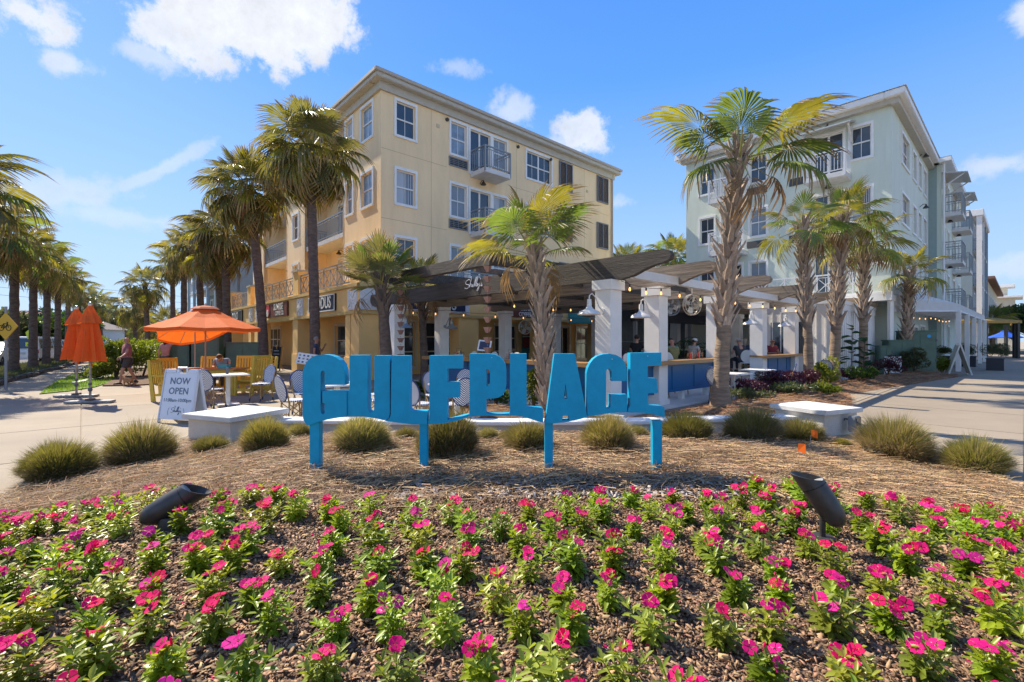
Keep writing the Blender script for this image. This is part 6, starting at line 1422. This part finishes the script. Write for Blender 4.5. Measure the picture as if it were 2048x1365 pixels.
def basket(label, x, y):
    t = rthing('condiment_basket', label, 'basket', x, y, 1.076, .3, 'wire condiment baskets on the counters'); mb = MB()
    for z in (.01,.08,.14): mb.tube([(-.13,-.09,z),(.13,-.09,z),(.13,.09,z),(-.13,.09,z),(-.13,-.09,z)], .004, 4)
    for i in range(7): mb.tube([(-.13+i*.043,-.09,0),(-.13+i*.043,-.09,.14)], .003, 4).tube([(-.13+i*.043,.09,0),(-.13+i*.043,.09,.14)], .003, 4)
    mb.tube([(0,-.09,.14),(0,-.09,.26),(0,.09,.26),(0,.09,.14)], .004, 4); mb.build('wire_basket', M('rusty_wire', (.16,.07,.04), .6), t)
    for i, c in enumerate(((.4,.02,.01),(.55,.35,.05),(.7,.7,.68),(.05,.02,.02))): MB().lathe([(.026,0),(.026,.12),(.012,.15),(.012,.18),(0,.18)], 8).build('bottle', M('sauce_%s' % ('red','mustard','white','brown')[i], c, .3), None, smooth=True, loc=tuple(rest(x+(-.09+i*.06)*.95, y+(-.09+i*.06)*.3)+Vector((0,0,1.083)))); tag([o_ for o_ in bpy.data.objects if o_.name.startswith('bottle') and 'label' not in o_][0], ('red','mustard yellow','white','brown')[i]+' sauce bottle in the '+label.replace('condiment ',''), 'bottle', 'sauce bottles in the baskets')
basket('condiment basket on the front counter right of the second column', 3.6, -.05); basket('second condiment basket on the front counter', 4.15, .02); basket('condiment basket on the left counter behind the letter F', -.05, 5.3); basket('condiment basket on the left counter nearer the corner', -.05, 3.0)

# ------------------------------------------------------------------ people
def skin_mesh(name, pts, edges, rad, mat, sub=2, root=0):
    me = bpy.data.meshes.new(name); me.from_pydata([tuple(p) for p in pts], edges, []); o = bpy.data.objects.new(name, me); COL.objects.link(o)
    md = o.modifiers.new('s', 'SKIN'); md.use_smooth_shade = True; sv = me.skin_vertices[0].data
    for i, r in enumerate(rad): sv[i].radius = r if isinstance(r, tuple) else (r, r); sv[i].use_root = (i == root)
    o.modifiers.new('b', 'SUBSURF').levels = sub
    dg = bpy.context.evaluated_depsgraph_get(); m2 = bpy.data.meshes.new_from_object(o.evaluated_get(dg)); m2.name = name; bpy.data.objects.remove(o)
    m2.materials.clear(); m2.materials.append(mat); m2.polygons.foreach_set('use_smooth', [True]*len(m2.polygons)); return m2
POSE = dict(pelvis=(0,0,.93), waist=(0,.0,1.08), chest=(0,.0,1.28), neck=(0,0,1.47), head=(0,-.02,1.60), top=(0,-.0,1.69),
            sl=(.18,0,1.39), sr=(-.18,0,1.39), el=(.245,.02,1.12), er=(-.245,.02,1.12), wl=(.26,-.06,.88), wr=(-.26,-.06,.88),
            hl=(.095,0,.88), hr=(-.095,0,.88), kl=(.10,-.02,.49), kr=(-.10,-.02,.49), al=(.10,.02,.09), ar=(-.10,.02,.09))
SIT = dict(pelvis=(0,0,.52), waist=(0,.0,.67), chest=(0,-.03,.86), neck=(0,-.06,1.04), head=(0,-.10,1.17), top=(0,-.09,1.26), sl=(.18,-.03,.97), sr=(-.18,-.03,.97), el=(.24,-.12,.73), er=(-.24,-.12,.73), wl=(.14,-.34,.74), wr=(-.14,-.34,.74),
           hl=(.09,-.02,.50), hr=(-.09,-.02,.50), kl=(.11,-.42,.50), kr=(-.11,-.42,.50), al=(.11,-.40,.09), ar=(-.11,-.40,.09))
def person(label, loc, rz, base=POSE, shirt=(.3,.1,.1), legs=(.05,.05,.06), hair=(.05,.03,.02), sk=None, shorts=False, sleeve=.6, fat=1., long_hair=False, cap=None, bald=False, glasses=False, shoes=(.03,.03,.03), female=False, **pose):
    J = dict(base); J.update(pose); V_ = {k: Vector(v) for k, v in J.items()}; sk = sk or skin
    t = thing('person', label, 'person', loc, rz); sh = .9 if female else 1.
    for k in ('sl','sr'): V_[k].x *= sh
    P = []; E = []; Rr = []
    def add(p, r, par=None):
        P.append(Vector(p)); Rr.append(r)
        if par is not None: E.append((par, len(P)-1))
        return len(P)-1
    pe = add(V_['pelvis'], (.13*fat,.10*fat)); wa = add(V_['waist'], (.12*fat,.10*fat), pe); cb = add(V_['chest'], (.145*fat,.105*fat), wa); nk = add(V_['neck'], (.052,.055), cb)
    hd = V_['head']; u_ = (V_['top']-V_['neck']).normalized(); j = add(hd-u_*.07, (.055,.062), nk); h1 = add(hd, (.074,.090), j); h2 = add(V_['top']-u_*.02, (.060,.072), h1)
    for s in 'lr':
        sg_ = 1 if s == 'l' else -1; a = add(V_['s'+s], .052*fat**.5, cb); m_ = add(V_['s'+s].lerp(V_['e'+s], .5), .045*fat**.5, a); b = add(V_['e'+s], .037, m_); c = add(V_['e'+s].lerp(V_['w'+s], .4), .037, b); w = add(V_['w'+s], .024, c)
        d = (V_['w'+s]-V_['e'+s]).normalized(); q = d.cross(Vector((sg_,0,.01))); q = q.normalized() if q.length > .01 else Vector((0,-1,0)); pm = add(V_['w'+s]+d*.06, (.018,.032), w)
        for k, (of, ln) in enumerate(((-.024,.062),(-.008,.074),(.008,.070),(.024,.055))):   # four fingers, slightly curled
            r1 = V_['w'+s]+d*.085+q*of; f1 = add(r1, .0095, pm); f2 = add(r1+d*ln*.55, .0085, f1); add(r1+d*ln*.9-Vector((sg_,0,0))*.018, .007, f2)
        th = add(V_['w'+s]+d*.045+q*.034, .011, w); add(V_['w'+s]+d*.085+q*.05, .009, th)
        h = add(V_['h'+s], .083*fat**.5, pe); m_ = add(V_['h'+s].lerp(V_['k'+s], .5), .072, h); k_ = add(V_['k'+s], .052, m_); c = add(V_['k'+s].lerp(V_['a'+s], .35), .054, k_); an = add(V_['a'+s], .034, c); fd = (Vector((0,-1,0)) if abs((V_['a'+s]-V_['k'+s]).normalized().y) < .8 else Vector((0,0,-1))); add(V_['a'+s]+fd*.12+Vector((0,0,-.045)), .03, an)
    obj('body', skin_mesh('body', P, E, Rr, sk, 1), t)
    # shirt
    P.clear(); E.clear(); Rr.clear(); g_ = .018
    a0 = add(V_['pelvis']+Vector((0,0,-.02)), (.145*fat,.118*fat)); a1 = add(V_['waist'], (.135*fat+g_*.5,.112*fat+g_), a0); a2 = add(V_['chest'], (.15*fat+g_,.112*fat+g_), a1); add(V_['chest'].lerp(V_['neck'], .72), (.075,.075), a2)
    for s in 'lr':
        a = add(V_['s'+s], .067*fat**.5, a2)
        if sleeve > 0: m_ = add(V_['s'+s].lerp(V_['e'+s], sleeve*.9), .058*fat**.5, a)
        if sleeve > 1: add(V_['e'+s].lerp(V_['w'+s], min(.85,sleeve-1)), .040, m_)
    obj('shirt', skin_mesh('shirt', P, E, Rr, M('cloth_%.2f_%.2f_%.2f' % shirt, shirt, .85, var=.25, nscale=9, bump=.2), 1), t)
    P.clear(); E.clear(); Rr.clear(); a0 = add(V_['pelvis']+Vector((0,0,.03)), (.138*fat,.112*fat))
    for s in 'lr':
        h = add(V_['h'+s], .098*fat**.5, a0); m_ = add(V_['h'+s].lerp(V_['k'+s], .8 if shorts else .5), .088 if shorts else .08, h)
        if not shorts: k_ = add(V_['k'+s], .062, m_); add(V_['a'+s]+(V_['k'+s]-V_['a'+s])*.08, .05, k_)
    obj('shorts' if shorts else 'trousers', skin_mesh('legs', P, E, Rr, M('cloth_%.2f_%.2f_%.2f' % legs, legs, .85, var=.2), 1), t)
    for s in 'lr':
        a = V_['a'+s]; MB().lathe([(0,-.055),(.8,-.05),(1,-.02),(.85,.02),(.45,.045),(0,.05)], 12, Matrix.Translation(a+Vector((0,-.065,-.035))) @ Matrix.Diagonal((.05,.135,1,1))).build('shoe', M('shoe_%.2f' % shoes[0], shoes, .6), t, smooth=True)
    # head: hair, face
    q = u_; ex = Vector((1,0,0)); fy = ex.cross(q).normalized()*-1; fy = fy if fy.y < 0 else -fy; HM = Matrix.Translation(hd) @ Matrix(((ex.x,-fy.x,q.x,0),(ex.y,-fy.y,q.y,0),(ex.z,-fy.z,q.z,0),(0,0,0,1)))
    hm_ = M('hair_%.2f_%.2f' % (hair[0], hair[1]), hair, .7, var=.4, nscale=40, bump=.5, bscale=120)
    if not bald:
        vs = []; fs = []; n = 16; rows = 7
        for r in range(rows):
            el = pi/2-(pi/2+.55)*r/(rows-1)
            for k in range(n):
                a = 2*pi*k/n; front = max(0, -sin(a)); e2 = el if front < .35 else max(el, .42+.25*front); vs.append((.088*cos(a)*cos(e2), .012+.104*sin(a)*cos(e2), .03+.098*sin(e2)))
        for r in range(rows-1):
            for k in range(n): fs.append((r*n+k, r*n+(k+1)%n, (r+1)*n+(k+1)%n, (r+1)*n+k))
        hb_ = MB().add(vs, fs, HM)
        if long_hair: hb_.lathe([(.06,.02),(.075,-.06),(.07,-.16),(.03,-.24)], 12, HM @ Matrix.Translation((0,.055,0)))
        hb_.build('hair', hm_, t, smooth=True)
    if cap: MB().lathe([(.094,.03),(.092,.07),(.065,.115),(0,.13)], 14, HM @ Matrix.Translation((0,.008,0)) @ Matrix.Diagonal((1,1.12,1,1))).add([(-.07,-.08,.035),(.07,-.08,.035),(.05,-.175,.02),(-.05,-.175,.02)], [(0,1,2,3)], HM).build('cap', M('cap_%.2f' % cap[0], cap, .8), t, smooth=True)
    f = MB().add([(-.014,-.088,-.035),(.014,-.088,-.035),(0,-.118,-.03),(0,-.09,.01)], [(0,2,3),(1,3,2),(0,1,2)], HM)
    for s in (-1,1): f.lathe([(0,-.03),(.014,-.02),(.017,.0),(.012,.02),(0,.03)], 7, HM @ Matrix.Translation((s*.082,.01,-.015)))
    f.build('face', sk, t, smooth=True); e = MB()
    if glasses: e.box(-.062,-.008,-.098,-.088,-.002,.03,HM).box(.008,.062,-.098,-.088,-.002,.03,HM).box(-.01,.01,-.096,-.09,.014,.022,HM).box(-.082,-.075,-.09,.01,.012,.022,HM).box(.075,.082,-.09,.01,.012,.022,HM)
    else:
        for s in (-1,1): e.lathe([(0,-.008),(.011,0),(0,.008)], 7, HM @ Matrix.Translation((s*.032,-.084,.012)))
    e.box(-.022,.022,-.090,-.084,-.058,-.050,HM); e.build('eyes_and_mouth' if not glasses else 'sunglasses', M('dark_feature', (.06,.02,.02), .4) if not glasses else black_pl, t)
    return t
person('bald man in a faded red shirt and dark shorts walking a small dog', (-13.6,16.6,0), R_(-35), shirt=(.30,.085,.10), legs=(.06,.05,.055), shorts=True, bald=True, fat=1.3, sk=skin2, hl=(.10,-.02,.88), hr=(-.10,.02,.88), kl=(.11,-.16,.50), kr=(-.10,.12,.50), al=(.11,-.22,.10), ar=(-.10,.30,.14), el=(.30,-.10,1.12), wl=(.42,-.30,.98), er=(-.27,.08,1.12), wr=(-.30,-.0,.88))
person('woman in a pink top raising one arm under the tilted parasol', (-14.0,19.0,0), R_(190), shirt=(.55,.24,.20), legs=(.14,.08,.06), hair=(.03,.02,.02), long_hair=True, sleeve=.3, female=True, er=(-.36,-.05,1.48), wr=(-.16,-.12,1.62))
person('man in a blue checked shirt bent over the far side of the long table', (-9.3,15.1,0), R_(15), SIT, shirt=(.22,.32,.48), hair=(.12,.06,.03), head=(0,-.28,1.02), top=(0,-.36,1.05), neck=(0,-.18,.97), chest=(0,-.10,.82))
person('grey haired person in a dark top with a raised arm behind the letter G', (-7.5,18.0,0), R_(100), shirt=(.05,.06,.11), legs=(.05,.05,.07), hair=(.30,.27,.24), sleeve=.5, el=(.25,-.15,1.15), wl=(.12,-.28,1.35), sk=skin2)
def rp(x, y): p = rest(x, y); return (p.x, p.y, .36)
person('waiter in a black polo shirt beside the second column', (4.25,16.0,.045), R_(150), shirt=(.012,.012,.016), hair=(.02,.015,.012), el=(.25,-.08,1.14), wl=(.14,-.3,1.06), er=(-.25,-.08,1.14), wr=(-.10,-.3,1.06), glasses=True)
person('person in a light blue shirt leaning over a table beside the waiter', (4.6,15.4,.045), R_(110), shirt=(.20,.33,.62), chest=(0,-.16,1.20), neck=(0,-.30,1.32), head=(0,-.38,1.38), top=(0,-.46,1.44), sl=(.18,-.24,1.28), sr=(-.18,-.24,1.28), el=(.24,-.35,1.05), er=(-.24,-.35,1.05), wl=(.2,-.5,.9), wr=(-.2,-.5,.9))
person('dark haired woman in a pink top seen between the first two columns', (3.72,15.6,.045), R_(180), SIT, shirt=(.45,.20,.28), hair=(.03,.02,.02), long_hair=True, female=True)
person('bald man in an olive shirt seated behind the front counter', rp(5.7,1.6), R_(200), SIT, shirt=(.24,.22,.08), bald=True, sk=skin2)
person('person in white cap and white shirt seated deeper behind the counter', rp(8.4,2.3), R_(120), SIT, shirt=(.45,.45,.42), cap=(.6,.6,.58)); person('person in teal seated under the potted palm', rp(7.4,2.6), R_(160), SIT, shirt=(.03,.30,.35), hair=(.05,.02,.02))
person('man in a dark shirt and pale cap seated with his back to us', rp(9.9,1.2), R_(185), SIT, shirt=(.06,.065,.07), cap=(.42,.38,.32), hair=(.25,.22,.2), fat=1.15)
person('grey blonde person seated beyond the man with the pale cap', rp(12.4,2.0), R_(150), SIT, shirt=(.05,.06,.10), hair=(.42,.36,.28), long_hair=True); 
person('man in a dark red shirt with sunglasses seated behind the far counter', rp(11.25,.6), R_(5), SIT, shirt=(.20,.02,.035), glasses=True, sk=skin2, hair=(.10,.07,.05), bald=True, fat=1.1)
person('man in a sleeveless dark shirt and shorts walking away under the tan canopy', spot(1961,36.5), R_(178), shirt=(.03,.04,.065), legs=(.015,.015,.018), shorts=True, sleeve=0, hair=(.02,.015,.01), sk=skin2, kl=(.10,-.10,.5), kr=(-.10,.08,.5), al=(.10,-.08,.1), ar=(-.10,.22,.14))
person('person in a white cap seated on the second floor terrace', (13.45,25.0,3.75), R_(190), SIT, shirt=(.3,.25,.22), cap=(.7,.68,.66))
# small dog on a lead
dg = thing('dog', 'small tan dog walking beside the bald man', 'dog', (-13.05,16.0,0), R_(165))
P = [(0,0,.24),(.14,0,.25),(-.13,0,.24),(.22,0,.32),(.27,0,.36),(.34,0,.34),(-.19,0,.30),(-.24,0,.38)]; E = [(0,1),(0,2),(1,3),(3,4),(4,5),(2,6),(6,7)]; Rr = [.075,.085,.07,.05,.055,.025,.018,.012]
for sx, par in ((.13,1),(-.13,2)):
    for sy in (-.045,.045):
        n0 = len(P); fx = .03 if sy > 0 else -.04; P += [(sx,sy,.16),(sx-.02+fx,sy,.09),(sx+.01+fx,sy,.015),(sx+.04+fx,sy,.012)]; E += [(par,n0),(n0,n0+1),(n0+1,n0+2),(n0+2,n0+3)]; Rr += [.034,.02,.016,.016]
obj('body', skin_mesh('body', P, E, Rr, M('tan_fur', (.45,.22,.09), .9, var=.5, nscale=14, bump=.5, bscale=90), 2), dg)
MB().add([(.26,.03,.40),(.29,.05,.40),(.27,.06,.34),(.25,.05,.36)],[(0,1,2,3)]).add([(.26,-.03,.40),(.29,-.05,.40),(.27,-.06,.34),(.25,-.05,.36)],[(0,1,2,3)]).build('ear', M('dark_fur', (.15,.07,.03), .9), dg)
ld = thing('dog_lead', 'thin lead between the walking man and the dog', 'lead', (0,0,0)); MB().tube([(-13.3,16.45,.86),(-13.2,16.2,.45),(-13.25,16.05,.31)], .006, 4).build('cord', navy, ld)
# ------------------------------------------------------------------ the big blue letters
SY = 4.30
def zp(x, y):   # traced points (2.6256 px per unit of the tracing) -> metres on the sign's own plane
    px = 580+x/2.6256; py = 680+y/2.6256; return ((px-1024)/FPX*SY, CAMZ+(682-py)/FPX*SY)
LET = {
 'G': ([(92,450),(80,436),(70,418),(66,395),(65,180),(70,152),(80,128),(96,105),(118,88),(145,79),(178,76),(210,79),(238,89),(260,106),(276,130),(285,158),(288,190),(288,236),(183,236),(183,180),(181,168),(175,161),(168,162),(162,169),(160,180),(160,372),(162,383),(168,390),(176,389),(182,383),(184,376),(184,332),(170,330),(170,268),(298,268),(298,403),(250,408),(200,417),(150,430)], []),
 'U': ([(299,404),(299,268),(310,262),(310,80),(405,80),(405,362),(408,374),(416,381),(427,381),(436,374),(440,362),(440,82),(522,82),(522,392),(518,408),(508,419),(495,423),(440,411),(380,403)], []),
 'L': ([(497,424),(512,420),(524,408),(530,392),(534,120),(541,82),(628,82),(628,352),(631,366),(640,372),(720,373),(720,444),(650,443),(590,437),(540,430)], []),
 'F': ([(723,444),(723,428),(731,418),(731,82),(905,80),(905,150),(825,150),(825,222),(888,222),(888,302),(825,302),(825,421),(936,393),(936,404),(880,424),(830,434),(780,441)], []),
 'P': ([(938,404),(943,390),(943,72),(1040,72),(1075,76),(1102,88),(1121,106),(1132,132),(1136,165),(1136,235),(1131,265),(1118,288),(1098,301),(1070,307),(1030,308),(1030,384),(1060,389),(1110,390),(1152,387),(1152,398),(1080,396),(1010,398)], [[(1032,152),(1044,155),(1050,170),(1050,225),(1044,238),(1032,241)]]),
 'L2': ([(1154,398),(1155,72),(1243,72),(1243,350),(1250,355),(1322,358),(1330,365),(1330,435),(1290,425),(1240,408),(1195,400)], []),
 'A': ([(1337,438),(1345,400),(1388,72),(1495,72),(1560,398),(1558,405),(1500,420),(1440,432),(1380,438)], [[(1446,228),(1438,308),(1456,308)],[(1432,396),(1462,396),(1466,420),(1430,422)]]),
 'C': ([(1566,402),(1561,385),(1560,175),(1565,148),(1577,122),(1594,100),(1616,84),(1645,75),(1680,72),(1712,78),(1738,92),(1757,114),(1767,142),(1770,175),(1770,216),(1690,216),(1689,168),(1684,155),(1674,150),(1665,155),(1661,168),(1660,348),(1664,358),(1672,362),(1681,358),(1685,347),(1685,288),(1772,288),(1772,380),(1720,382),(1660,388),(1610,396)], []),
 'E': ([(1775,381),(1777,360),(1787,345),(1787,68),(1950,66),(1950,132),(1878,134),(1878,202),(1925,202),(1932,278),(1880,280),(1882,340),(1890,346),(1955,348),(1967,352),(1967,406),(1915,392),(1860,383),(1815,381)], [])}
sg = thing('letter_sign', 'large turquoise blue letters joined along a wavy foot on four posts', 'sign', (0, SY, 0))
OFF = {'G':0,'U':.012,'L':-.006,'F':.008,'P':-.004,'L2':.010,'A':-.008,'C':.006,'E':-.002}
for k, (poly, holes) in LET.items():
    mb = MB(); mb.prism([zp(*p) for p in poly], OFF[k], OFF[k]+.115, holes=[[zp(*p) for p in h] for h in holes])
    mb.build('letter', sign_blue, sg)
for (a, b, yb) in ((98,150,697),(678,718,694),(1340,1382,680),(1910,1958,686)):
    x0, z1 = zp(a, 425); x1, z0 = zp(b, yb); MB().box(x0, x1, .018, .10, z0-.05, z1).build('post', sign_blue, sg, bevel=.004)
bt_ = MB()
for (x, y) in ((1060,92),(1690,100),(1684,200),(1876,84)):
    X, Z = zp(x, y); bt_.lathe([(0,-.002),(.004,0),(.004,.004)], 8, Matrix.Translation((X,-.012,Z)) @ Matrix.Rotation(pi/2,4,'X'))
bt_.build('bolt', alu, sg)['kind'] = 'stuff'

# ------------------------------------------------------------------ bullet spotlights in the bed
def spotlight(label, loc, rz, tilt, hpost, s=1., up=None):
    t = thing('spotlight', label, 'spotlight', loc, rz, 'bronze landscape spotlights'); bz = M('bronze_lamp_paint', (.035,.033,.033), .42, nscale=12, col2=(.07,.065,.06), metal=.3)
    b = MB().lathe([(0,-.03),(.068,-.03),(.068,.075),(.062,.085),(0,.085)], 24).build('base', bz, t, smooth=True, scale=s)
    MB().tube([(0,0,.085*s),(0,0,hpost)], .017*s, 10).lathe([(.026*s,hpost-.01),(.03*s,hpost+.015),(.02*s,hpost+.035),(0,hpost+.04)], 12).build('stem', bz, t, smooth=True)
    T = Matrix.Translation((0,0,hpost+.06*s)) @ Matrix.Rotation(tilt,4,'Y') @ Matrix.Diagonal((s,s,s,1))
    n = 28; vs = []; fs = []; prof = [(.0,-.175),(.028,-.168),(.05,-.145),(.064,-.105),(.07,-.05),(.071,.075),(.071,.0801),(.067,.081),(.067,.086),(.073,.087),(.073,.0871)]
    m_ = MB().lathe(prof, n, T)
    # hood cut on a slant
    ring0 = []; ring1 = []; v2 = []
    for k in range(n):
        a = 2*pi*k/n; zt = .15+.055*cos(a); v2 += [(.073*cos(a),.073*sin(a),.087),(.073*cos(a),.073*sin(a),zt),(.067*cos(a),.067*sin(a),zt),(.067*cos(a),.067*sin(a),.10)]
    for k in range(n):
        j = (k+1)%n
        for q in range(3): fs.append((4*k+q,4*j+q,4*j+q+1,4*k+q+1))
    hd_ = m_.build('lamp_body', bz, t, smooth=True); MB().add(v2, fs, T).build('hood', bz, hd_, smooth=True)
    MB().lathe([(0,.098),(.067,.099),(.067,.1)], n, T).build('lens', M('lamp_lens', (.35,.36,.36), .1), hd_); return t
g1 = spot(342, 3.0); spotlight('bronze bullet spotlight on the left of the flower bed, tilted right', (g1.x, g1.y, gz(g1.x, g1.y)), R_(22), R_(60), .10, 1.05)
g2 = spot(1645, 2.68); spotlight('bronze bullet spotlight on the right of the flower bed, leaning left', (g2.x, g2.y, gz(g2.x, g2.y)), R_(150), R_(32), .235, .95)

# ------------------------------------------------------------------ vinca plants
v_leaf = [leafmat('vinca_leaf', (.27,.37,.03), tcol=(1.5,1.4,.5), trans=.40), leafmat('vinca_leaf_pale', (.32,.38,.05), tcol=(1.4,1.3,.5), trans=.40)]
for m_ in v_leaf: m_.node_tree.nodes['Principled BSDF'].inputs['Roughness'].default_value = .38
def vinca_mesh(seed, mat, H=.20, W=.105):
    R2 = random.Random(seed); mb = MB(); stems = R2.randint(6, 9)
    for si in range(stems):
        a = si*2.39996+R2.uniform(-.3,.3); lean = R2.uniform(.1,.65) if si else .05; h = H*R2.uniform(.65,1.0) if si else H
        tip = Vector((cos(a)*sin(lean)*h*1.1, sin(a)*sin(lean)*h*1.1, h)); P = [Vector((0,0,0)), tip*.5+Vector((0,0,.01)), tip]
        mb.tube(P, [.003,.0025,.002], 4, cap=False)
        whorls = 8
        for w in range(whorls):
            s = .22+.78*w/(whorls-1); p = tip*s
            for k in range(2 if w < whorls-1 else 3):
                b = a+w*1.571+k*(pi if w < whorls-1 else 2.09)+R2.uniform(-.25,.25); L = R2.uniform(.85,1.15)*(.070 if w > 1 else .080)*(1 if w < whorls-2 else .78); e = (-.25+1.1*s**2)+R2.uniform(-.2,.2); wd = L*R2.uniform(.34,.44)
                d = Vector((cos(b)*cos(e), sin(b)*cos(e), sin(e))); sd_ = Vector((-sin(b), cos(b), 0)); nr = sd_.cross(d)*-1
                q = [p, p+d*L*.33+sd_*wd*.42+nr*.004, p+d*L*.66+sd_*wd*.45+nr*.001, p+d*L-nr*L*.16, p+d*L*.66-sd_*wd*.45+nr*.001, p+d*L*.33-sd_*wd*.42+nr*.004, p+d*L*.36-nr*.003, p+d*L*.7-nr*.008]
                mb.add(q, [(0,6,1),(1,6,7,2),(2,7,3),(3,7,4),(4,7,6,5),(5,6,0)])
    me = mb.mesh('foliage', mat, fix=False); me.polygons.foreach_set('use_smooth', [True]*len(me.polygons)); return me
vm = [vinca_mesh(i, v_leaf[i%3 == 2], H=(.15,.18,.20,.17,.21,.16,.19,.175)[i]) for i in range(8)]
def petal_mesh(mat, open_=1.0, seed=0):
    R2 = random.Random(seed); mb = MB()
    for k in range(5):
        a = 2*pi*k/5; r = .029; w = .0145; z = .004*open_
        def P(rr, ww, zz): return (cos(a)*rr-sin(a)*ww, sin(a)*rr+cos(a)*ww, zz)
        mb.add([P(.003,0,0), P(.011,-.006,.002), P(.022,-w,z), P(r,-w*.55,z-.001), P(r*.97,w*.2,z+.001), P(r,w*.7,z-.002), P(.021,w*.95,z-.001), P(.011,.006,.002)], [(0,1,7),(1,2,6,7),(2,3,4),(2,4,6),(4,5,6)])
    me = mb.mesh('flower', mat, fix=False); return me
def pinkm(n, c): return M(n, c, .7, spec=.15, trans=.35, objvar=.12, hue=.008, var=.12, nscale=60)
pinks = [pinkm('flower_crimson', (.80,.008,.135)), pinkm('flower_hot_pink', (.82,.014,.22)), pinkm('flower_magenta', (.74,.03,.30)), pinkm('flower_light_pink', (.88,.14,.36))]
cname = ['crimson','hot pink','magenta','light pink']
fmesh = [petal_mesh(m_) for m_ in pinks]; bud = [MB().tube([(0,0,-.012),(0,0,.004),(0,0,.018),(0,0,.026)], [.001,.004,.0045,.0005], 5).mesh('bud', m_) for m_ in pinks[:2]]
stalk = MB().tube([(0,0,-.03),(0,0,0)], .0012, 4).mesh('stalk', v_leaf[0])
R3 = random.Random(42); rows = []; y = 1.36; r = 0
while y < 4.2:
    row_ = []; x = -y*1.25-.3+(r%2)*.15
    while x < y*1.25+.3:
        xx = x+R3.uniform(-.035,.035); yy = y+R3.uniform(-.035,.035)+.012*xx*xx; back = 3.27+.10*sin(xx*1.5)+(.42 if xx > 1.7 else 0)+(.2 if xx < -1.5 else 0)
        ok = yy < back and abs(xx) < min(4.6, 4.7)
        for gg, rad_ in ((g1,.13),(g2,.16)):
            if math.hypot(xx-gg.x, yy-gg.y) < rad_ or (abs(xx-gg.x) < .13 and gg.y-.48 < yy < gg.y): ok = False
        if ok and R3.random() > .03: row_.append((xx, yy))
        x += R3.choice((.242,.255,.27))*(1 if abs(x) < 1.2 else .92)
    rows.append(row_); y += .235+.02*(r%2); r += 1
ordn = ['first','second','third','fourth','fifth','sixth','seventh','eighth','ninth','tenth','eleventh','twelfth','thirteenth','fourteenth','fifteenth','sixteenth','seventeenth','eighteenth','nineteenth','twentieth']+['%dth' % i for i in range(21,40)]
nums = ['no','one','two','three','four','five']
cnt = 0
for ri, row_ in enumerate(rows):
    row_.sort(); n_ = len(row_)
    for ci, (x, y) in enumerate(row_):
        cnt += 1; v = R3.randrange(8); s = R3.uniform(.70, .90); nfl = R3.choice((2,3,3,4,4,5)) if x > 1.2 or x < -1.0 else R3.choice((1,2,2,3,3,4)); c0 = R3.choice((0,0,0,1,1,1,1,2))
        if y > 3.2: nfl = min(5, nfl+1)
        side = ci+1 if ci < n_/2 else n_-ci; lb = 'vinca with %s %s bloom%s, %s from %s in row %s from the front' % (nums[nfl], cname[c0], '' if nfl == 1 else 's', ordn[side-1], 'left' if ci < n_/2 else 'right', ['one','two','three','four','five','six','seven','eight','nine','ten','eleven','twelve','thirteen'][ri])
        lb = lb.replace('with no %s blooms' % cname[c0], 'without blooms')
        z = gz(x, y); t = thing('vinca_plant', lb, 'flower', (x, y, z-.005), 0, 'pink flowering vinca plants in the bark bed')
        obj('foliage', vm[v], t, scale=(s*R3.uniform(.9,1.15),s*R3.uniform(.9,1.15),s), rot=(R3.uniform(-.16,.16),R3.uniform(-.16,.16),R3.uniform(0,6.28))); H = (.15,.18,.20,.17,.21,.16,.19,.175)[v]*s
        for k in range(nfl):
            a = R3.uniform(0,6.28); q = R3.uniform(0.0,.03) if nfl < 3 else R3.uniform(.018,.048); c = c0 if R3.random() < .85 else R3.randrange(3)
            p = (cos(a)*q, sin(a)*q, H+R3.uniform(.008,.035)-q*.4)
            f_ = obj('flower', fmesh[c], t, p, (R3.gauss(.34,.36), R3.gauss(-.08,.36), R3.uniform(-.5,.5)), R3.uniform(.82,1.08)); obj('stalk', stalk, f_)
        if R3.random() < .3: obj('bud', R3.choice(bud), t, (R3.uniform(-.03,.03), R3.uniform(-.03,.03), H+.02), (R3.uniform(-.3,.3),R3.uniform(-.3,.3),0))
print('vinca', cnt)

# petals that have dropped on the bark
R4 = np.random.RandomState(77); n = 170; X = R4.uniform(-3.6,3.6,n); Y = R4.uniform(1.5,3.6,n); Z = hb(X,Y)+.016; a = R4.uniform(0,6.28,n); co = np.zeros((n,4,3)); L = R4.uniform(.012,.022,n)
for i,(u_,w_,h_) in enumerate(((-.5,0,0),(0,.4,.003),(.5,.1,.004),(0,-.4,.0))): co[:,i] = np.stack([X+(np.cos(a)*u_-np.sin(a)*w_)*L, Y+(np.sin(a)*u_+np.cos(a)*w_)*L, Z+h_],1)
tag(obj('fallen_petals', np_mesh('fallen_petals', co.reshape(-1,3), np.arange(n*4), 4, pinks[1]), kind='stuff'), 'fallen pink petals scattered on the bark', 'petals')
